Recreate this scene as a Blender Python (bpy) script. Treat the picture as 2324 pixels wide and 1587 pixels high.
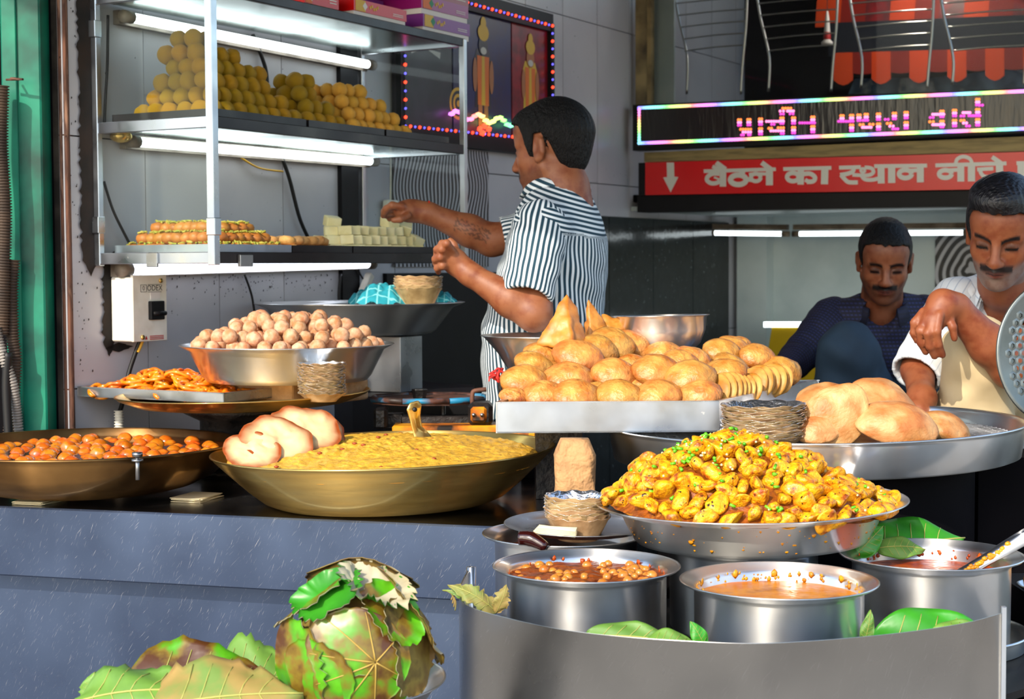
import bpy, bmesh, math, random
import numpy as np
from mathutils import Vector, Matrix, noise as mnoise
for o in list(bpy.data.objects): bpy.data.objects.remove(o)
sc = bpy.context.scene
COL = sc.collection
# ------------------------------------------------------------------ camera (eye at the origin, floor below)
F, CX, CY = 3700.0, 1162.0, 793.5
PITCH, ROLL = math.atan(188.5 / F), math.radians(0.3)
FLOOR = -1.40
cam = bpy.data.cameras.new('camera'); camo = bpy.data.objects.new('camera', cam); COL.objects.link(camo)
RC = Matrix.Rotation(math.pi / 2 - PITCH, 3, 'X') @ Matrix.Rotation(-ROLL, 3, 'Z')
camo.matrix_world = RC.to_4x4()
cam.sensor_fit = 'HORIZONTAL'; cam.sensor_width = 36.0; cam.lens = F * 36.0 / 2324.0
cam.clip_start = 0.05; cam.clip_end = 500
cam.dof.use_dof = True; cam.dof.focus_distance = 3.0; cam.dof.aperture_fstop = 9.0
sc.camera = camo
# ------------------------------------------------------------------ sky, sun, exposure
world = bpy.data.worlds.new('sky'); sc.world = world; world.use_nodes = True
wn = world.node_tree; wn.nodes.clear()
wo = wn.nodes.new('ShaderNodeOutputWorld'); wb = wn.nodes.new('ShaderNodeBackground')
sk = wn.nodes.new('ShaderNodeTexSky'); sk.sky_type = 'NISHITA'; sk.sun_disc = False
SUN = Vector((-0.40, -0.72, 0.56)).normalized()
sk.sun_elevation = math.asin(SUN.z); sk.sun_rotation = math.atan2(SUN.x, SUN.y)
sk.air_density = 1.2; sk.dust_density = 1.5; sk.ozone_density = 1.5
wb.inputs[1].default_value = 0.33
wn.links.new(sk.outputs[0], wb.inputs[0]); wn.links.new(wb.outputs[0], wo.inputs[0])
sl = bpy.data.lights.new('sun', 'SUN'); sl.energy = 4.2; sl.angle = math.radians(0.6); sl.color = (1.0, 0.91, 0.76)
so = bpy.data.objects.new('sun', sl); COL.objects.link(so); so.location = SUN * 20
so.rotation_euler = SUN.to_track_quat('Z', 'Y').to_euler()
vs = sc.view_settings; vs.view_transform = 'Standard'; vs.look = 'None'; vs.gamma = 1.0; vs.exposure = 0.25
vs.use_curve_mapping = False
# ------------------------------------------------------------------ helpers: pixels to places
def ray(px, py): return RC @ Vector(((px - CX) / F, -(py - CY) / F, -1.0))
def P(px, py, d):
    r = ray(px, py); return r * (d / r.y)
def PZ(px, py, z):
    r = ray(px, py); return r * (z / r.z)
def RP(px, py, p0, n):
    r = ray(px, py); return r * (Vector(p0).dot(n) / r.dot(n))
U = Vector((0.5, 0.866, 0)); V = Vector((-0.866, 0.5, 0)); W = -V; UP = Vector((0, 0, 1))
W0 = Vector((-1.05, 4.127, 0))                 # a point of the left wall, which runs along U
KC = W0 + U * 3.127                            # corner of left wall and sign front
def pxof(p):
    q = RC.transposed() @ Vector(p); return (CX + F * q.x / -q.z, CY - F * q.y / -q.z)
# ------------------------------------------------------------------ helpers: objects
def lin(c):
    if isinstance(c, str):
        c = c.lstrip('#'); c = [int(c[i:i + 2], 16) / 255 for i in (0, 2, 4)]
        c = [x / 12.92 if x <= .04045 else ((x + .055) / 1.055) ** 2.4 for x in c]
    return (c[0], c[1], c[2], 1.0)
def tag(o, label=None, cat=None, group=None, kind=None):
    if label: o['label'] = label
    if cat: o['category'] = cat
    if group: o['group'] = group
    if kind: o['kind'] = kind
    return o
def thing(name, label, cat, loc=(0, 0, 0), group=None, rot=None):
    o = bpy.data.objects.new(name, None); COL.objects.link(o); o.location = loc
    o.empty_display_size = 0.05
    if rot: o.rotation_euler = rot
    return tag(o, label, cat, group)
def mesh(name, v, f, mats=(), smooth=True, midx=None, attrs=None):
    me = bpy.data.meshes.new(name)
    v = np.asarray(v, dtype=np.float32).reshape(-1, 3)
    me.from_pydata([tuple(map(float, p)) for p in v], [], [list(map(int, q)) for q in f]) if not isinstance(f, np.ndarray) else _fast(me, v, f)
    if not isinstance(mats, (list, tuple)): mats = [mats]
    for m in mats: me.materials.append(m)
    if smooth: me.polygons.foreach_set('use_smooth', [True] * len(me.polygons))
    if midx is not None: me.polygons.foreach_set('material_index', [int(i) for i in midx])
    if attrs:
        for an, arr in attrs.items():
            arr = np.asarray(arr, dtype=np.float32)
            if arr.ndim == 1:
                a = me.attributes.new(an, 'FLOAT', 'POINT'); a.data.foreach_set('value', arr.ravel())
            else:
                a = me.attributes.new(an, 'FLOAT_COLOR', 'POINT')
                a.data.foreach_set('color', np.concatenate([arr, np.ones((len(arr), 1), np.float32)], 1).ravel())
    me.update(); return me
def _fast(me, v, f):
    n, k = f.shape
    me.vertices.add(len(v)); me.vertices.foreach_set('co', v.ravel())
    me.loops.add(n * k); me.loops.foreach_set('vertex_index', f.astype(np.int32).ravel())
    me.polygons.add(n); me.polygons.foreach_set('loop_start', np.arange(0, n * k, k, dtype=np.int32))
    me.update(calc_edges=True)
def link(name, me, parent=None, loc=(0, 0, 0), rot=None, scale=None):
    o = bpy.data.objects.new(name, me); COL.objects.link(o); o.location = loc
    if rot is not None:
        if isinstance(rot, Matrix): o.rotation_euler = rot.to_euler()
        else: o.rotation_euler = rot
    if scale is not None: o.scale = (scale,) * 3 if isinstance(scale, (int, float)) else scale
    if parent is not None: o.parent = parent
    return o
def wobj(name, v, f, mats, parent=None, origin=None, smooth=True, **k):
    """vertices in world coordinates; origin defaults to the parent's place or the base centre."""
    v = np.asarray(v, dtype=np.float64).reshape(-1, 3)
    if parent is not None and origin is None: origin = parent.location.copy()
    if origin is None: origin = Vector(((v[:, 0].min() + v[:, 0].max()) / 2, (v[:, 1].min() + v[:, 1].max()) / 2, v[:, 2].min()))
    me = mesh(name, v - np.array(origin), f, mats, smooth, **k)
    ploc = parent.location if parent is not None else Vector((0, 0, 0))
    return link(name, me, parent, Vector(origin) - ploc)
class MB:
    """collects shapes of one part"""
    def __init__(s): s.v, s.f, s.m = [], [], []
    def add(s, v, f, m=0):
        b = len(s.v); s.v += [tuple(p) for p in v]; s.f += [[i + b for i in q] for q in f]; s.m += [m] * len(f); return s
    def box(s, c, ax, h, m=0):
        c = Vector(c); v = [c + ax[0] * (h[0] * i) + ax[1] * (h[1] * j) + ax[2] * (h[2] * k) for i in (-1, 1) for j in (-1, 1) for k in (-1, 1)]
        f = [(0, 1, 3, 2), (4, 6, 7, 5), (0, 4, 5, 1), (2, 3, 7, 6), (0, 2, 6, 4), (1, 5, 7, 3)]
        if Vector(ax[0]).cross(Vector(ax[1])).dot(Vector(ax[2])) < 0: f = [q[::-1] for q in f]
        return s.add(v, f, m)
    def obj(s, name, mats, parent=None, smooth=False, origin=None, bevel=0, seg=1):
        o = wobj(name, s.v, s.f, mats, parent, origin, smooth, midx=s.m)
        if bevel:
            bm = bmesh.new(); bm.from_mesh(o.data)
            bmesh.ops.bevel(bm, geom=list(bm.edges), offset=bevel, segments=seg, affect='EDGES', profile=.5, clamp_overlap=True)
            bm.to_mesh(o.data); bm.free()
        return o
XYZ = (Vector((1, 0, 0)), Vector((0, 1, 0)), Vector((0, 0, 1)))
UVZ = (U, V, UP)
def lathe(prof, seg=64, wob=None):
    v, f = [], []
    for (r, z) in prof:
        for i in range(seg):
            a = 2 * math.pi * i / seg; rr, zz = (r, z) if wob is None else wob(r, z, a)
            v.append((rr * math.cos(a), rr * math.sin(a), zz))
    for k in range(len(prof) - 1):
        for i in range(seg):
            j = (i + 1) % seg; f.append((k * seg + i, k * seg + j, (k + 1) * seg + j, (k + 1) * seg + i))
    return v, f
def smoothpts(pts, n=8):
    pts = [Vector(p) for p in pts]; out = []
    for i in range(len(pts) - 1):
        p0 = pts[max(i - 1, 0)]; p1 = pts[i]; p2 = pts[i + 1]; p3 = pts[min(i + 2, len(pts) - 1)]
        for k in range(n):
            t = k / n
            out.append(0.5 * ((2 * p1) + (p2 - p0) * t + (2 * p0 - 5 * p1 + 4 * p2 - p3) * t * t + (3 * p1 - p0 - 3 * p2 + p3) * t ** 3))
    out.append(pts[-1]); return out
def tube(pts, r, seg=8, cap=True, flat=1.0):
    pts = [Vector(p) for p in pts]; n = len(pts)
    rs = r if isinstance(r, (list, tuple)) else [r] * n
    v, f = [], []; t0 = (pts[1] - pts[0]).normalized()
    nrm = t0.orthogonal().normalized()
    for i, p in enumerate(pts):
        t = (pts[min(i + 1, n - 1)] - pts[max(i - 1, 0)]).normalized()
        nrm = (nrm - t * nrm.dot(t)).normalized(); b = t.cross(nrm)
        for k in range(seg):
            a = 2 * math.pi * k / seg; v.append(p + nrm * (math.cos(a) * rs[i]) + b * (math.sin(a) * rs[i] * flat))
    for i in range(n - 1):
        for k in range(seg):
            j = (k + 1) % seg; f.append((i * seg + k, i * seg + j, (i + 1) * seg + j, (i + 1) * seg + k))
    if cap: f.append(tuple(range(seg - 1, -1, -1))); f.append(tuple((n - 1) * seg + k for k in range(seg)))
    return v, f
def tobj(name, pts, r, mats, parent=None, seg=8, sm=0, **k):
    if sm:
        n0 = len(pts)
        if isinstance(r, (list, tuple)):
            r = [float(x) for x in np.interp(np.arange((n0 - 1) * sm + 1) / sm, np.arange(n0), r)]
        pts = smoothpts(pts, sm)
    v, f = tube(pts, r, seg, **k); return wobj(name, v, f, mats, parent)
def ico(r, sub=2):
    bm = bmesh.new(); bmesh.ops.create_icosphere(bm, subdivisions=sub, radius=r)
    v = np.array([p.co[:] for p in bm.verts]); f = np.array([[q.index for q in p.verts] for p in bm.faces]); bm.free(); return v, f
def lump(name, rad, mats, sub=3, amp=.08, freq=1.5, seed=0, amp2=0, freq2=6, smooth=True, shape=None):
    v, f = ico(1.0, sub); out = []
    for p in v:
        q = Vector(p); s = 1 + amp * mnoise.noise(q * freq + Vector((seed * 7.1, seed * 3.3, 1.7)))
        if amp2: s += amp2 * mnoise.noise(q * freq2 + Vector((seed * 2.1, 5.5, seed)))
        q = q * s
        if shape: q = shape(q)
        out.append((q.x * rad[0], q.y * rad[1], q.z * rad[2]))
    return mesh(name, out, f, mats, smooth)
rnd = random.Random(7)
def rrot(a=3.14): return (rnd.uniform(-a, a), rnd.uniform(-a, a), rnd.uniform(-3.14, 3.14))
# ------------------------------------------------------------------ implicit surfaces (bodies, clothes)
class SDF:
    def __init__(s, lo, hi, h):
        s.lo = np.array(lo, np.float32); s.h = h; s.n = np.ceil((np.array(hi) - s.lo) / h).astype(int) + 1
        s.a = np.full(s.n, 1.0, np.float32)
    def win(s, lo, hi, m):
        i0 = np.clip(np.floor((np.array(lo) - m - s.lo) / s.h).astype(int), 0, s.n); i1 = np.clip(np.ceil((np.array(hi) + m - s.lo) / s.h).astype(int) + 1, 0, s.n)
        if np.any(i1 <= i0): return None, None
        sl_ = tuple(slice(a, b) for a, b in zip(i0, i1))
        g = [s.lo[k] + s.h * np.arange(i0[k], i1[k], dtype=np.float32) for k in range(3)]
        return sl_, np.meshgrid(*g, indexing='ij')
    def put(s, sl_, d, k, sub):
        a = s.a[sl_]
        if sub: d = -d; h = np.clip(0.5 - 0.5 * (d - a) / max(k, 1e-6), 0, 1) if k > 0 else None
        if not sub:
            if k <= 0: s.a[sl_] = np.minimum(a, d); return
            h = np.clip(0.5 + 0.5 * (d - a) / k, 0, 1); s.a[sl_] = d * (1 - h) + a * h - k * h * (1 - h)
        else:
            if k <= 0: s.a[sl_] = np.maximum(a, d); return
            h = np.clip(0.5 - 0.5 * (d - a) / k, 0, 1); s.a[sl_] = d * (1 - h) + a * h + k * h * (1 - h)
    def cap(s, p, q, r0, r1, k=.01, sub=False, flat=None):
        p = np.array(p, np.float32); q = np.array(q, np.float32); R = max(r0, r1)
        sl_, g = s.win(np.minimum(p, q) - R, np.maximum(p, q) + R, k + 3 * s.h)
        if sl_ is None: return s
        d = q - p; L = float(d @ d) + 1e-12
        X, Y, Z_ = (g[i] - p[i] for i in range(3))
        t = np.clip((X * d[0] + Y * d[1] + Z_ * d[2]) / L, 0, 1)
        X -= t * d[0]; Y -= t * d[1]; Z_ -= t * d[2]
        if flat is not None:                       # flatten along a direction by a factor
            n, fac = flat; n = np.array(n, np.float32); dn = (X * n[0] + Y * n[1] + Z_ * n[2])
            X += n[0] * dn * (fac - 1); Y += n[1] * dn * (fac - 1); Z_ += n[2] * dn * (fac - 1)
        s.put(sl_, np.sqrt(X * X + Y * Y + Z_ * Z_) - (r0 + (r1 - r0) * t), k, sub); return s
    def ell(s, c, ax, rad, k=.01, sub=False):
        c = np.array(c, np.float32); rad = np.array(rad, np.float32); R = float(rad.max())
        sl_, g = s.win(c - R, c + R, k + 3 * s.h)
        if sl_ is None: return s
        X, Y, Z_ = (g[i] - c[i] for i in range(3)); q = []
        for i in range(3):
            a = ax[i]; q.append((X * a[0] + Y * a[1] + Z_ * a[2]))
        k0 = np.sqrt(sum((q[i] / rad[i]) ** 2 for i in range(3))); k1 = np.sqrt(sum((q[i] / rad[i] ** 2) ** 2 for i in range(3))) + 1e-6
        s.put(sl_, k0 * (k0 - 1) / k1, k, sub); return s
    def grid(s):
        g = [s.lo[k] + s.h * np.arange(s.n[k], dtype=np.float32) for k in range(3)]; return np.meshgrid(*g, indexing='ij', sparse=True)
    def cut(s, n, c, k=0):                         # remove the half space n.p > c
        X, Y, Z_ = s.grid(); d = (X * n[0] + Y * n[1] + Z_ * n[2]) - c; s.a = np.maximum(s.a, np.broadcast_to(d, s.a.shape)); return s
    def out(s):
        a = s.a; sg = a < 0; nx, ny, nz = a.shape
        cor = [(i, j, k) for i in (0, 1) for j in (0, 1) for k in (0, 1)]
        cnt = np.zeros((nx - 1, ny - 1, nz - 1), np.int8)
        for i, j, k in cor: cnt += sg[i:nx - 1 + i, j:ny - 1 + j, k:nz - 1 + k]
        cell = np.argwhere((cnt > 0) & (cnt < 8)); N = len(cell)
        idx = np.full(cnt.shape, -1, np.int32); idx[tuple(cell.T)] = np.arange(N)
        val = {c: a[tuple((cell + np.array(c)).T)] for c in cor}
        acc = np.zeros((N, 3)); w = np.zeros(N)
        for c0 in cor:
            for ax in range(3):
                if c0[ax]: continue
                c1 = list(c0); c1[ax] = 1; c1 = tuple(c1); A, B = val[c0], val[c1]; m = (A < 0) != (B < 0)
                t = np.where(m, A / np.where(m, A - B, 1), 0); p = np.tile(np.array(c0, float), (N, 1)); p[:, ax] += t
                acc[m] += p[m]; w[m] += 1
        V_ = (cell + acc / w[:, None]) * s.h + s.lo
        fs = []
        for ax in range(3):
            o1, o2 = [(1, 2), (2, 0), (0, 1)][ax]
            sl0 = [slice(1, -1)] * 3; sl0[ax] = slice(0, -1); sl1 = list(sl0); sl1[ax] = slice(1, None)
            A, B = sg[tuple(sl0)], sg[tuple(sl1)]; e = np.argwhere(A != B)
            if not len(e): continue
            fl = A[tuple(e.T)]; off = np.ones(3, int); off[ax] = 0; e = e + off
            def ci(d1, d2):
                q = e.copy(); q[:, o1] -= d1; q[:, o2] -= d2; return idx[tuple(q.T)]
            quad = np.stack([ci(1, 1), ci(0, 1), ci(0, 0), ci(1, 0)], 1)
            quad[~fl] = quad[~fl][:, ::-1]; fs.append(quad)
        return V_, np.concatenate(fs)
# ------------------------------------------------------------------ materials
def mat(name, col, rough=.5, metal=0., col2=None, scale=8., lo=.4, hi=.65, detail=4., bump=None, rvar=0., rscale=6., stretch=None,
        spec=.5, coat=0., sss=0., ssr=(1, .4, .2), rand=0., emit=0., attr=None, specks=None, trans=0., ior=1.45, sheen=0., aniso=0., coatr=.1):
    m = bpy.data.materials.new(name); m.use_nodes = True; nt = m.node_tree; N = nt.nodes; L = nt.links
    b = N['Principled BSDF']
    b.inputs['Roughness'].default_value = rough; b.inputs['Metallic'].default_value = metal
    b.inputs['Specular IOR Level'].default_value = spec; b.inputs['Coat Weight'].default_value = coat; b.inputs['Coat Roughness'].default_value = coatr
    b.inputs['Transmission Weight'].default_value = trans; b.inputs['IOR'].default_value = ior
    b.inputs['Sheen Weight'].default_value = sheen; b.inputs['Anisotropic'].default_value = aniso
    if sss: b.inputs['Subsurface Weight'].default_value = sss; b.inputs['Subsurface Radius'].default_value = ssr; b.inputs['Subsurface Scale'].default_value = .01
    if aniso:
        tg_ = N.new('ShaderNodeTangent'); tg_.direction_type = 'RADIAL'; tg_.axis = 'Z'; L.new(tg_.outputs[0], b.inputs['Tangent']); b.inputs['Anisotropic Rotation'].default_value = .25
    tc = N.new('ShaderNodeTexCoord'); src = tc.outputs['Object']
    if stretch:
        mp = N.new('ShaderNodeMapping'); mp.inputs['Scale'].default_value = stretch[:3]
        if len(stretch) > 3: mp.inputs['Rotation'].default_value = stretch[3:6]
        L.new(src, mp.inputs['Vector']); src = mp.outputs[0]
    oi = N.new('ShaderNodeObjectInfo')
    def noise(sc_, det=4., s=None):
        n = N.new('ShaderNodeTexNoise'); n.noise_dimensions = '4D'; n.inputs['Scale'].default_value = sc_; n.inputs['Detail'].default_value = det
        L.new(s or src, n.inputs['Vector'])
        mu = N.new('ShaderNodeMath'); mu.operation = 'MULTIPLY'; mu.inputs[1].default_value = 37.; L.new(oi.outputs['Random'], mu.inputs[0]); L.new(mu.outputs[0], n.inputs['W'])
        return n.outputs['Fac']
    def ramp(fac, stops):
        r = N.new('ShaderNodeValToRGB'); e = r.color_ramp.elements
        while len(e) < len(stops): e.new(.5)
        for i, (p, c) in enumerate(stops): e[i].position = p; e[i].color = lin(c)
        L.new(fac, r.inputs[0]); return r.outputs[0]
    def mix(fac, a, c, mode='MIX'):
        x = N.new('ShaderNodeMix'); x.data_type = 'RGBA'; x.blend_type = mode
        if isinstance(fac, (int, float)): x.inputs[0].default_value = fac
        else: L.new(fac, x.inputs[0])
        for s_, k in ((a, 6), (c, 7)):
            if isinstance(s_, (tuple, list, str)): x.inputs[k].default_value = lin(s_)
            else: L.new(s_, x.inputs[k])
        return x.outputs[2]
    c = None
    if attr:
        at = N.new('ShaderNodeAttribute'); at.attribute_name = attr; c = at.outputs['Color']
        if col2: c = mix(ramp(noise(scale, detail), [(lo, (0, 0, 0)), (hi, (1, 1, 1))]), c, mix(1.0, c, col2 if not isinstance(col2, list) else '#d9a070', 'MULTIPLY'))
    elif col2:
        cs = [col] + (list(col2) if isinstance(col2, list) else [col2]); n = len(cs)
        c = ramp(noise(scale, detail), [(lo + (hi - lo) * i / (n - 1), cs[i]) for i in range(n)])
    if specks:
        for (sc_, th, cc) in specks:
            n_ = noise(sc_, 2.)
            c = mix(ramp(n_, [(th, (0, 0, 0)), (th + .03, (1, 1, 1))]), c if c is not None else col, cc)
    if rand:
        hs = N.new('ShaderNodeHueSaturation'); ma = N.new('ShaderNodeMapRange'); ma.inputs[3].default_value = 1 - rand; ma.inputs[4].default_value = 1 + rand
        L.new(oi.outputs['Random'], ma.inputs[0]); L.new(ma.outputs[0], hs.inputs['Value'])
        mh = N.new('ShaderNodeMapRange'); mh.inputs[3].default_value = .5 + rand * .07; mh.inputs[4].default_value = .5 - rand * .07
        L.new(oi.outputs['Random'], mh.inputs[0]); L.new(mh.outputs[0], hs.inputs['Hue'])
        if c is None: hs.inputs['Color'].default_value = lin(col)
        else: L.new(c, hs.inputs['Color'])
        c = hs.outputs[0]
    if c is None: b.inputs['Base Color'].default_value = lin(col)
    else: L.new(c, b.inputs['Base Color'])
    if rvar:
        r = N.new('ShaderNodeMapRange'); r.inputs[1].default_value = .35; r.inputs[2].default_value = .7; r.inputs[3].default_value = max(.02, rough - rvar); r.inputs[4].default_value = rough + rvar
        L.new(noise(rscale, 5.), r.inputs[0]); L.new(r.outputs[0], b.inputs['Roughness'])
    if bump:
        bl = bump if isinstance(bump, list) else [bump]; prev = None
        for (sc_, st, dist) in bl:
            bp = N.new('ShaderNodeBump'); bp.inputs['Strength'].default_value = st; bp.inputs['Distance'].default_value = dist
            L.new(noise(sc_, 3.), bp.inputs['Height'])
            if prev: L.new(prev, bp.inputs['Normal'])
            prev = bp.outputs[0]
        L.new(prev, b.inputs['Normal'])
    if emit:
        b.inputs['Emission Strength'].default_value = emit
        if attr: L.new(c, b.inputs['Emission Color'])
        else: b.inputs['Emission Color'].default_value = lin(col)
    if aniso:
        out = N['Material Output']; g = N.new('ShaderNodeBsdfAnisotropic'); g.inputs['Roughness'].default_value = rough * .36; mx = N.new('ShaderNodeMixShader'); mx.inputs[0].default_value = .36
        if c is None: g.inputs['Color'].default_value = lin(col)
        else: L.new(c, g.inputs['Color'])
        L.new(b.outputs[0], mx.inputs[1]); L.new(g.outputs[0], mx.inputs[2]); L.new(mx.outputs[0], out.inputs[0])
    return m
def thin_glass(name, tint=(.93, .97, .96), dirt=.04, rough=.02, ior=1.3):
    m = bpy.data.materials.new(name); m.use_nodes = True; nt = m.node_tree; N = nt.nodes; L = nt.links; N.clear()
    o = N.new('ShaderNodeOutputMaterial'); t = N.new('ShaderNodeBsdfTransparent'); t.inputs[0].default_value = lin(tint)
    g = N.new('ShaderNodeBsdfGlossy'); g.inputs['Roughness'].default_value = rough; fr = N.new('ShaderNodeFresnel'); fr.inputs[0].default_value = ior
    d = N.new('ShaderNodeBsdfDiffuse'); d.inputs[0].default_value = (.8, .85, .9, 1)
    a = N.new('ShaderNodeMixShader'); c = N.new('ShaderNodeMixShader'); c.inputs[0].default_value = dirt
    L.new(fr.outputs[0], a.inputs[0]); L.new(t.outputs[0], a.inputs[1]); L.new(g.outputs[0], a.inputs[2])
    L.new(a.outputs[0], c.inputs[1]); L.new(d.outputs[0], c.inputs[2]); L.new(c.outputs[0], o.inputs[0]); return m
M = {}
M['steel'] = mat('stainless_steel', (.87, .87, .87), .42, 1, aniso=.9, rvar=.05, rscale=14, col2=(.60, .60, .61), scale=5)
M['sheet'] = mat('sheet_steel', (.52, .53, .55), .34, 1, rvar=.1, rscale=9, col2=(.40, .41, .43), scale=6)
M['steel_pan'] = mat('spun_steel', (.80, .79, .77), .42, 1, aniso=.9, rvar=.05, rscale=9, col2=(.60, .59, .58), scale=4)
M['steel_dark'] = mat('dull_steel', (.40, .40, .41), .34, 1, rvar=.1, rscale=20, col2=(.28, .28, .29), scale=7)
M['steel_bright'] = mat('bright_sheet', (.56, .60, .66), .34, 1, rvar=.1, rscale=11, col2=(.42, .46, .53), scale=9, lo=.35, hi=.7, specks=[(55, .72, (.9, .9, .92))])
def scratched(name, a, b_, rough, me=1.):
    m = mat(name, a, rough, me, rvar=.1, rscale=5, col2=b_, scale=3, lo=.3, hi=.75)
    nt = m.node_tree; N = nt.nodes; L = nt.links; b = N['Principled BSDF']; prev = b.inputs['Base Color'].links[0].from_socket
    tc = N.new('ShaderNodeTexCoord'); acc = prev
    for (rx, sc_, th) in ((1.05, (1, 1, 1), .73), (1.25, (1, 1, 1), .73), (.8, (1, 1, 1), .74)):
        mp = N.new('ShaderNodeMapping'); mp.inputs['Rotation'].default_value = (0, rx, 0)
        mp2 = N.new('ShaderNodeMapping'); mp2.inputs['Scale'].default_value = (24, 80, 1700)
        n = N.new('ShaderNodeTexNoise'); n.inputs['Scale'].default_value = 1.0; n.inputs['Detail'].default_value = 2
        L.new(tc.outputs['Object'], mp.inputs[0]); L.new(mp.outputs[0], mp2.inputs[0]); L.new(mp2.outputs[0], n.inputs['Vector'])
        r = N.new('ShaderNodeValToRGB'); r.color_ramp.elements[0].position = th - .02; r.color_ramp.elements[1].position = th + .05
        L.new(n.outputs['Fac'], r.inputs[0])
        mx = N.new('ShaderNodeMix'); mx.data_type = 'RGBA'; mx.inputs[7].default_value = (.72, .72, .74, 1)
        L.new(r.outputs[0], mx.inputs[0]); L.new(acc, mx.inputs[6]); acc = mx.outputs[2]
    L.new(acc, b.inputs['Base Color'])
    bp = N.new('ShaderNodeBump'); bp.inputs['Strength'].default_value = .15; bp.inputs['Distance'].default_value = .002
    n = N.new('ShaderNodeTexNoise'); n.inputs['Scale'].default_value = 7; L.new(tc.outputs['Object'], n.inputs['Vector']); L.new(n.outputs['Fac'], bp.inputs['Height'])
    L.new(bp.outputs[0], b.inputs['Normal']); return m
M['counter'] = scratched('scratched_counter_steel', (.088, .125, .215), (.045, .066, .125), .32, .78)  # blue in the base colour stands in for reflected sky and street
M['guard'] = scratched('scratched_guard_steel', (.50, .495, .48), (.36, .36, .355), .26)
M['countertop'] = mat('counter_top_steel', (.30, .30, .32), .2, 1, rvar=.08)
M['brass'] = mat('brass', (.90, .63, .21), .42, 1, aniso=.88, rvar=.05, rscale=12, col2=(.76, .50, .15), scale=6, stretch=(1, 1, 12))
M['brass_dark'] = mat('tarnished_brass', (.38, .21, .075), .42, 1, aniso=.8, rvar=.1, rscale=12, col2=(.17, .09, .035), scale=7, lo=.35, hi=.65)
M['brass_plate'] = mat('brass_plate', (.80, .54, .19), .42, 1, aniso=.7, rvar=.1, rscale=9, col2=(.36, .22, .07), scale=5)
M['tile'] = mat('white_wall_tile', '#b4b3b8', .32, 0, col2='#a7a6ad', scale=3, specks=[(90, .735, '#2a211c')], bump=(45, .12, .002), spec=.4)
M['grout'] = mat('grime_grout', '#231c18', .9, 0, col2='#4a4038', scale=12)
M['grime'] = mat('black_grime', '#0d0a09', .8, 0, col2='#2b1d14', scale=9)
M['white_paint'] = mat('white_board', '#b9c4c4', .45, 0, col2='#a6b3b4', scale=4)
M['granite'] = mat('black_granite', '#0b0d10', .12, 0, col2='#1d2225', scale=30, specks=[(60, .68, '#4c5558'), (24, .70, '#39464a')], bump=(14, .25, .004), spec=.3)
M['black'] = mat('black_panel', '#09090c', .5, 0, col2='#101014', scale=6, spec=.25)
M['dark'] = mat('near_black', '#060508', .85, 0, col2='#0d0a0e', scale=5, spec=.1)
M['iron'] = mat('blackened_iron', '#0c0b0d', .42, .3, col2='#2c2726', scale=26, bump=(70, .8, .004))
M['rust'] = mat('rusted_iron', '#3c241d', .7, .2, col2='#6a4638', scale=24, bump=(60, .5, .003))
M['yellow_iron'] = mat('yellow_enamel_worn', '#d18d14', .45, 0, col2=['#b5620f', '#1c120b'], scale=13, lo=.42, hi=.62, bump=(40, .4, .003))
M['blue_iron'] = mat('blue_enamel_worn', '#1877a0', .5, 0, col2=['#5c3a30', '#2c201d'], scale=14, lo=.45, hi=.6)
M['green'] = mat('green_paint', '#0f7f63', .42, 0, col2=['#0b6350', '#123f35'], scale=7, lo=.4, hi=.72, bump=(30, .12, .002), spec=.4)
M['wood'] = mat('old_wood', '#6d4634', .8, 0, col2=['#432a20', '#97705a'], scale=9, stretch=(6, 6, .8), bump=(12, .5, .004))
M['floor'] = mat('street_dust', '#958e85', .9, 0, col2='#7f7972', scale=2)
M['platform'] = mat('dark_platform', '#16141a', .6, 0, col2='#221f22', scale=4)
M['glass'] = thin_glass('pane_glass', (.95, .98, .97), .003, .02, 1.16)
M['glass_dark'] = thin_glass('dusty_glass', (.80, .82, .83), .003, .02, 1.12)
M['glass_edge'] = mat('green_glass_edge', '#0d3a33', .15, 0, spec=.6)
M['tube'] = mat('tube_glow', (.86, .97, 1.0), .4, emit=3.4)
M['tube_blue'] = mat('tube_glow_cold', (.80, .86, 1.0), .4, emit=2.6)
M['plastic_w'] = mat('white_plastic', '#e2dfd4', .4, 0, col2='#cfc8ba', scale=14)
M['plastic_dirty'] = mat('dirty_plastic', '#8f8478', .6, 0, col2='#5b4f44', scale=12)
M['cable'] = mat('black_cable', '#0c0b0c', .5)
M['cable_y'] = mat('yellow_wire', '#c79a2a', .5)
M['conduit'] = mat('grey_conduit', '#8d8780', .55, 0, col2='#5c544c', scale=12)
M['conduit_b'] = mat('brown_conduit', '#4b3a2d', .7, 0, col2='#2b211b', scale=12)
M['foil'] = mat('foil', (.88, .89, .93), .32, 1, bump=(60, .9, .01))
M['leafbowl'] = mat('pressed_leaf_bowl', '#bb9c70', .75, 0, col2='#94744c', scale=30, bump=(80, .25, .003), rand=.14)
M['mesh_grey'] = mat('sooty_mesh', (.10, .095, .09), .5, 1)
M['leafbowl_base'] = mat('pressed_leaf_base', '#c79a5a', .7, 0, col2='#ab7c40', scale=12)
M['paper'] = mat('brown_paper', '#b58a5c', .8, 0, col2='#98704a', scale=16, bump=(30, .9, .02))
M['paper_cream'] = mat('wrapping_paper', '#bd9a74', .75, 0, col2='#a07c56', scale=24, bump=(36, .8, .012))
M['napkin'] = mat('napkin', '#d8c9a4', .85)
M['laddu'] = mat('yellow_laddu', '#d9a90f', .55, 0, col2=['#c08e08', '#8f6406'], scale=110, lo=.35, hi=.8, bump=(150, .9, .004), sss=.1, ssr=(1, .6, .1), rand=.12, specks=[(70, .745, '#4d3208')])
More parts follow.
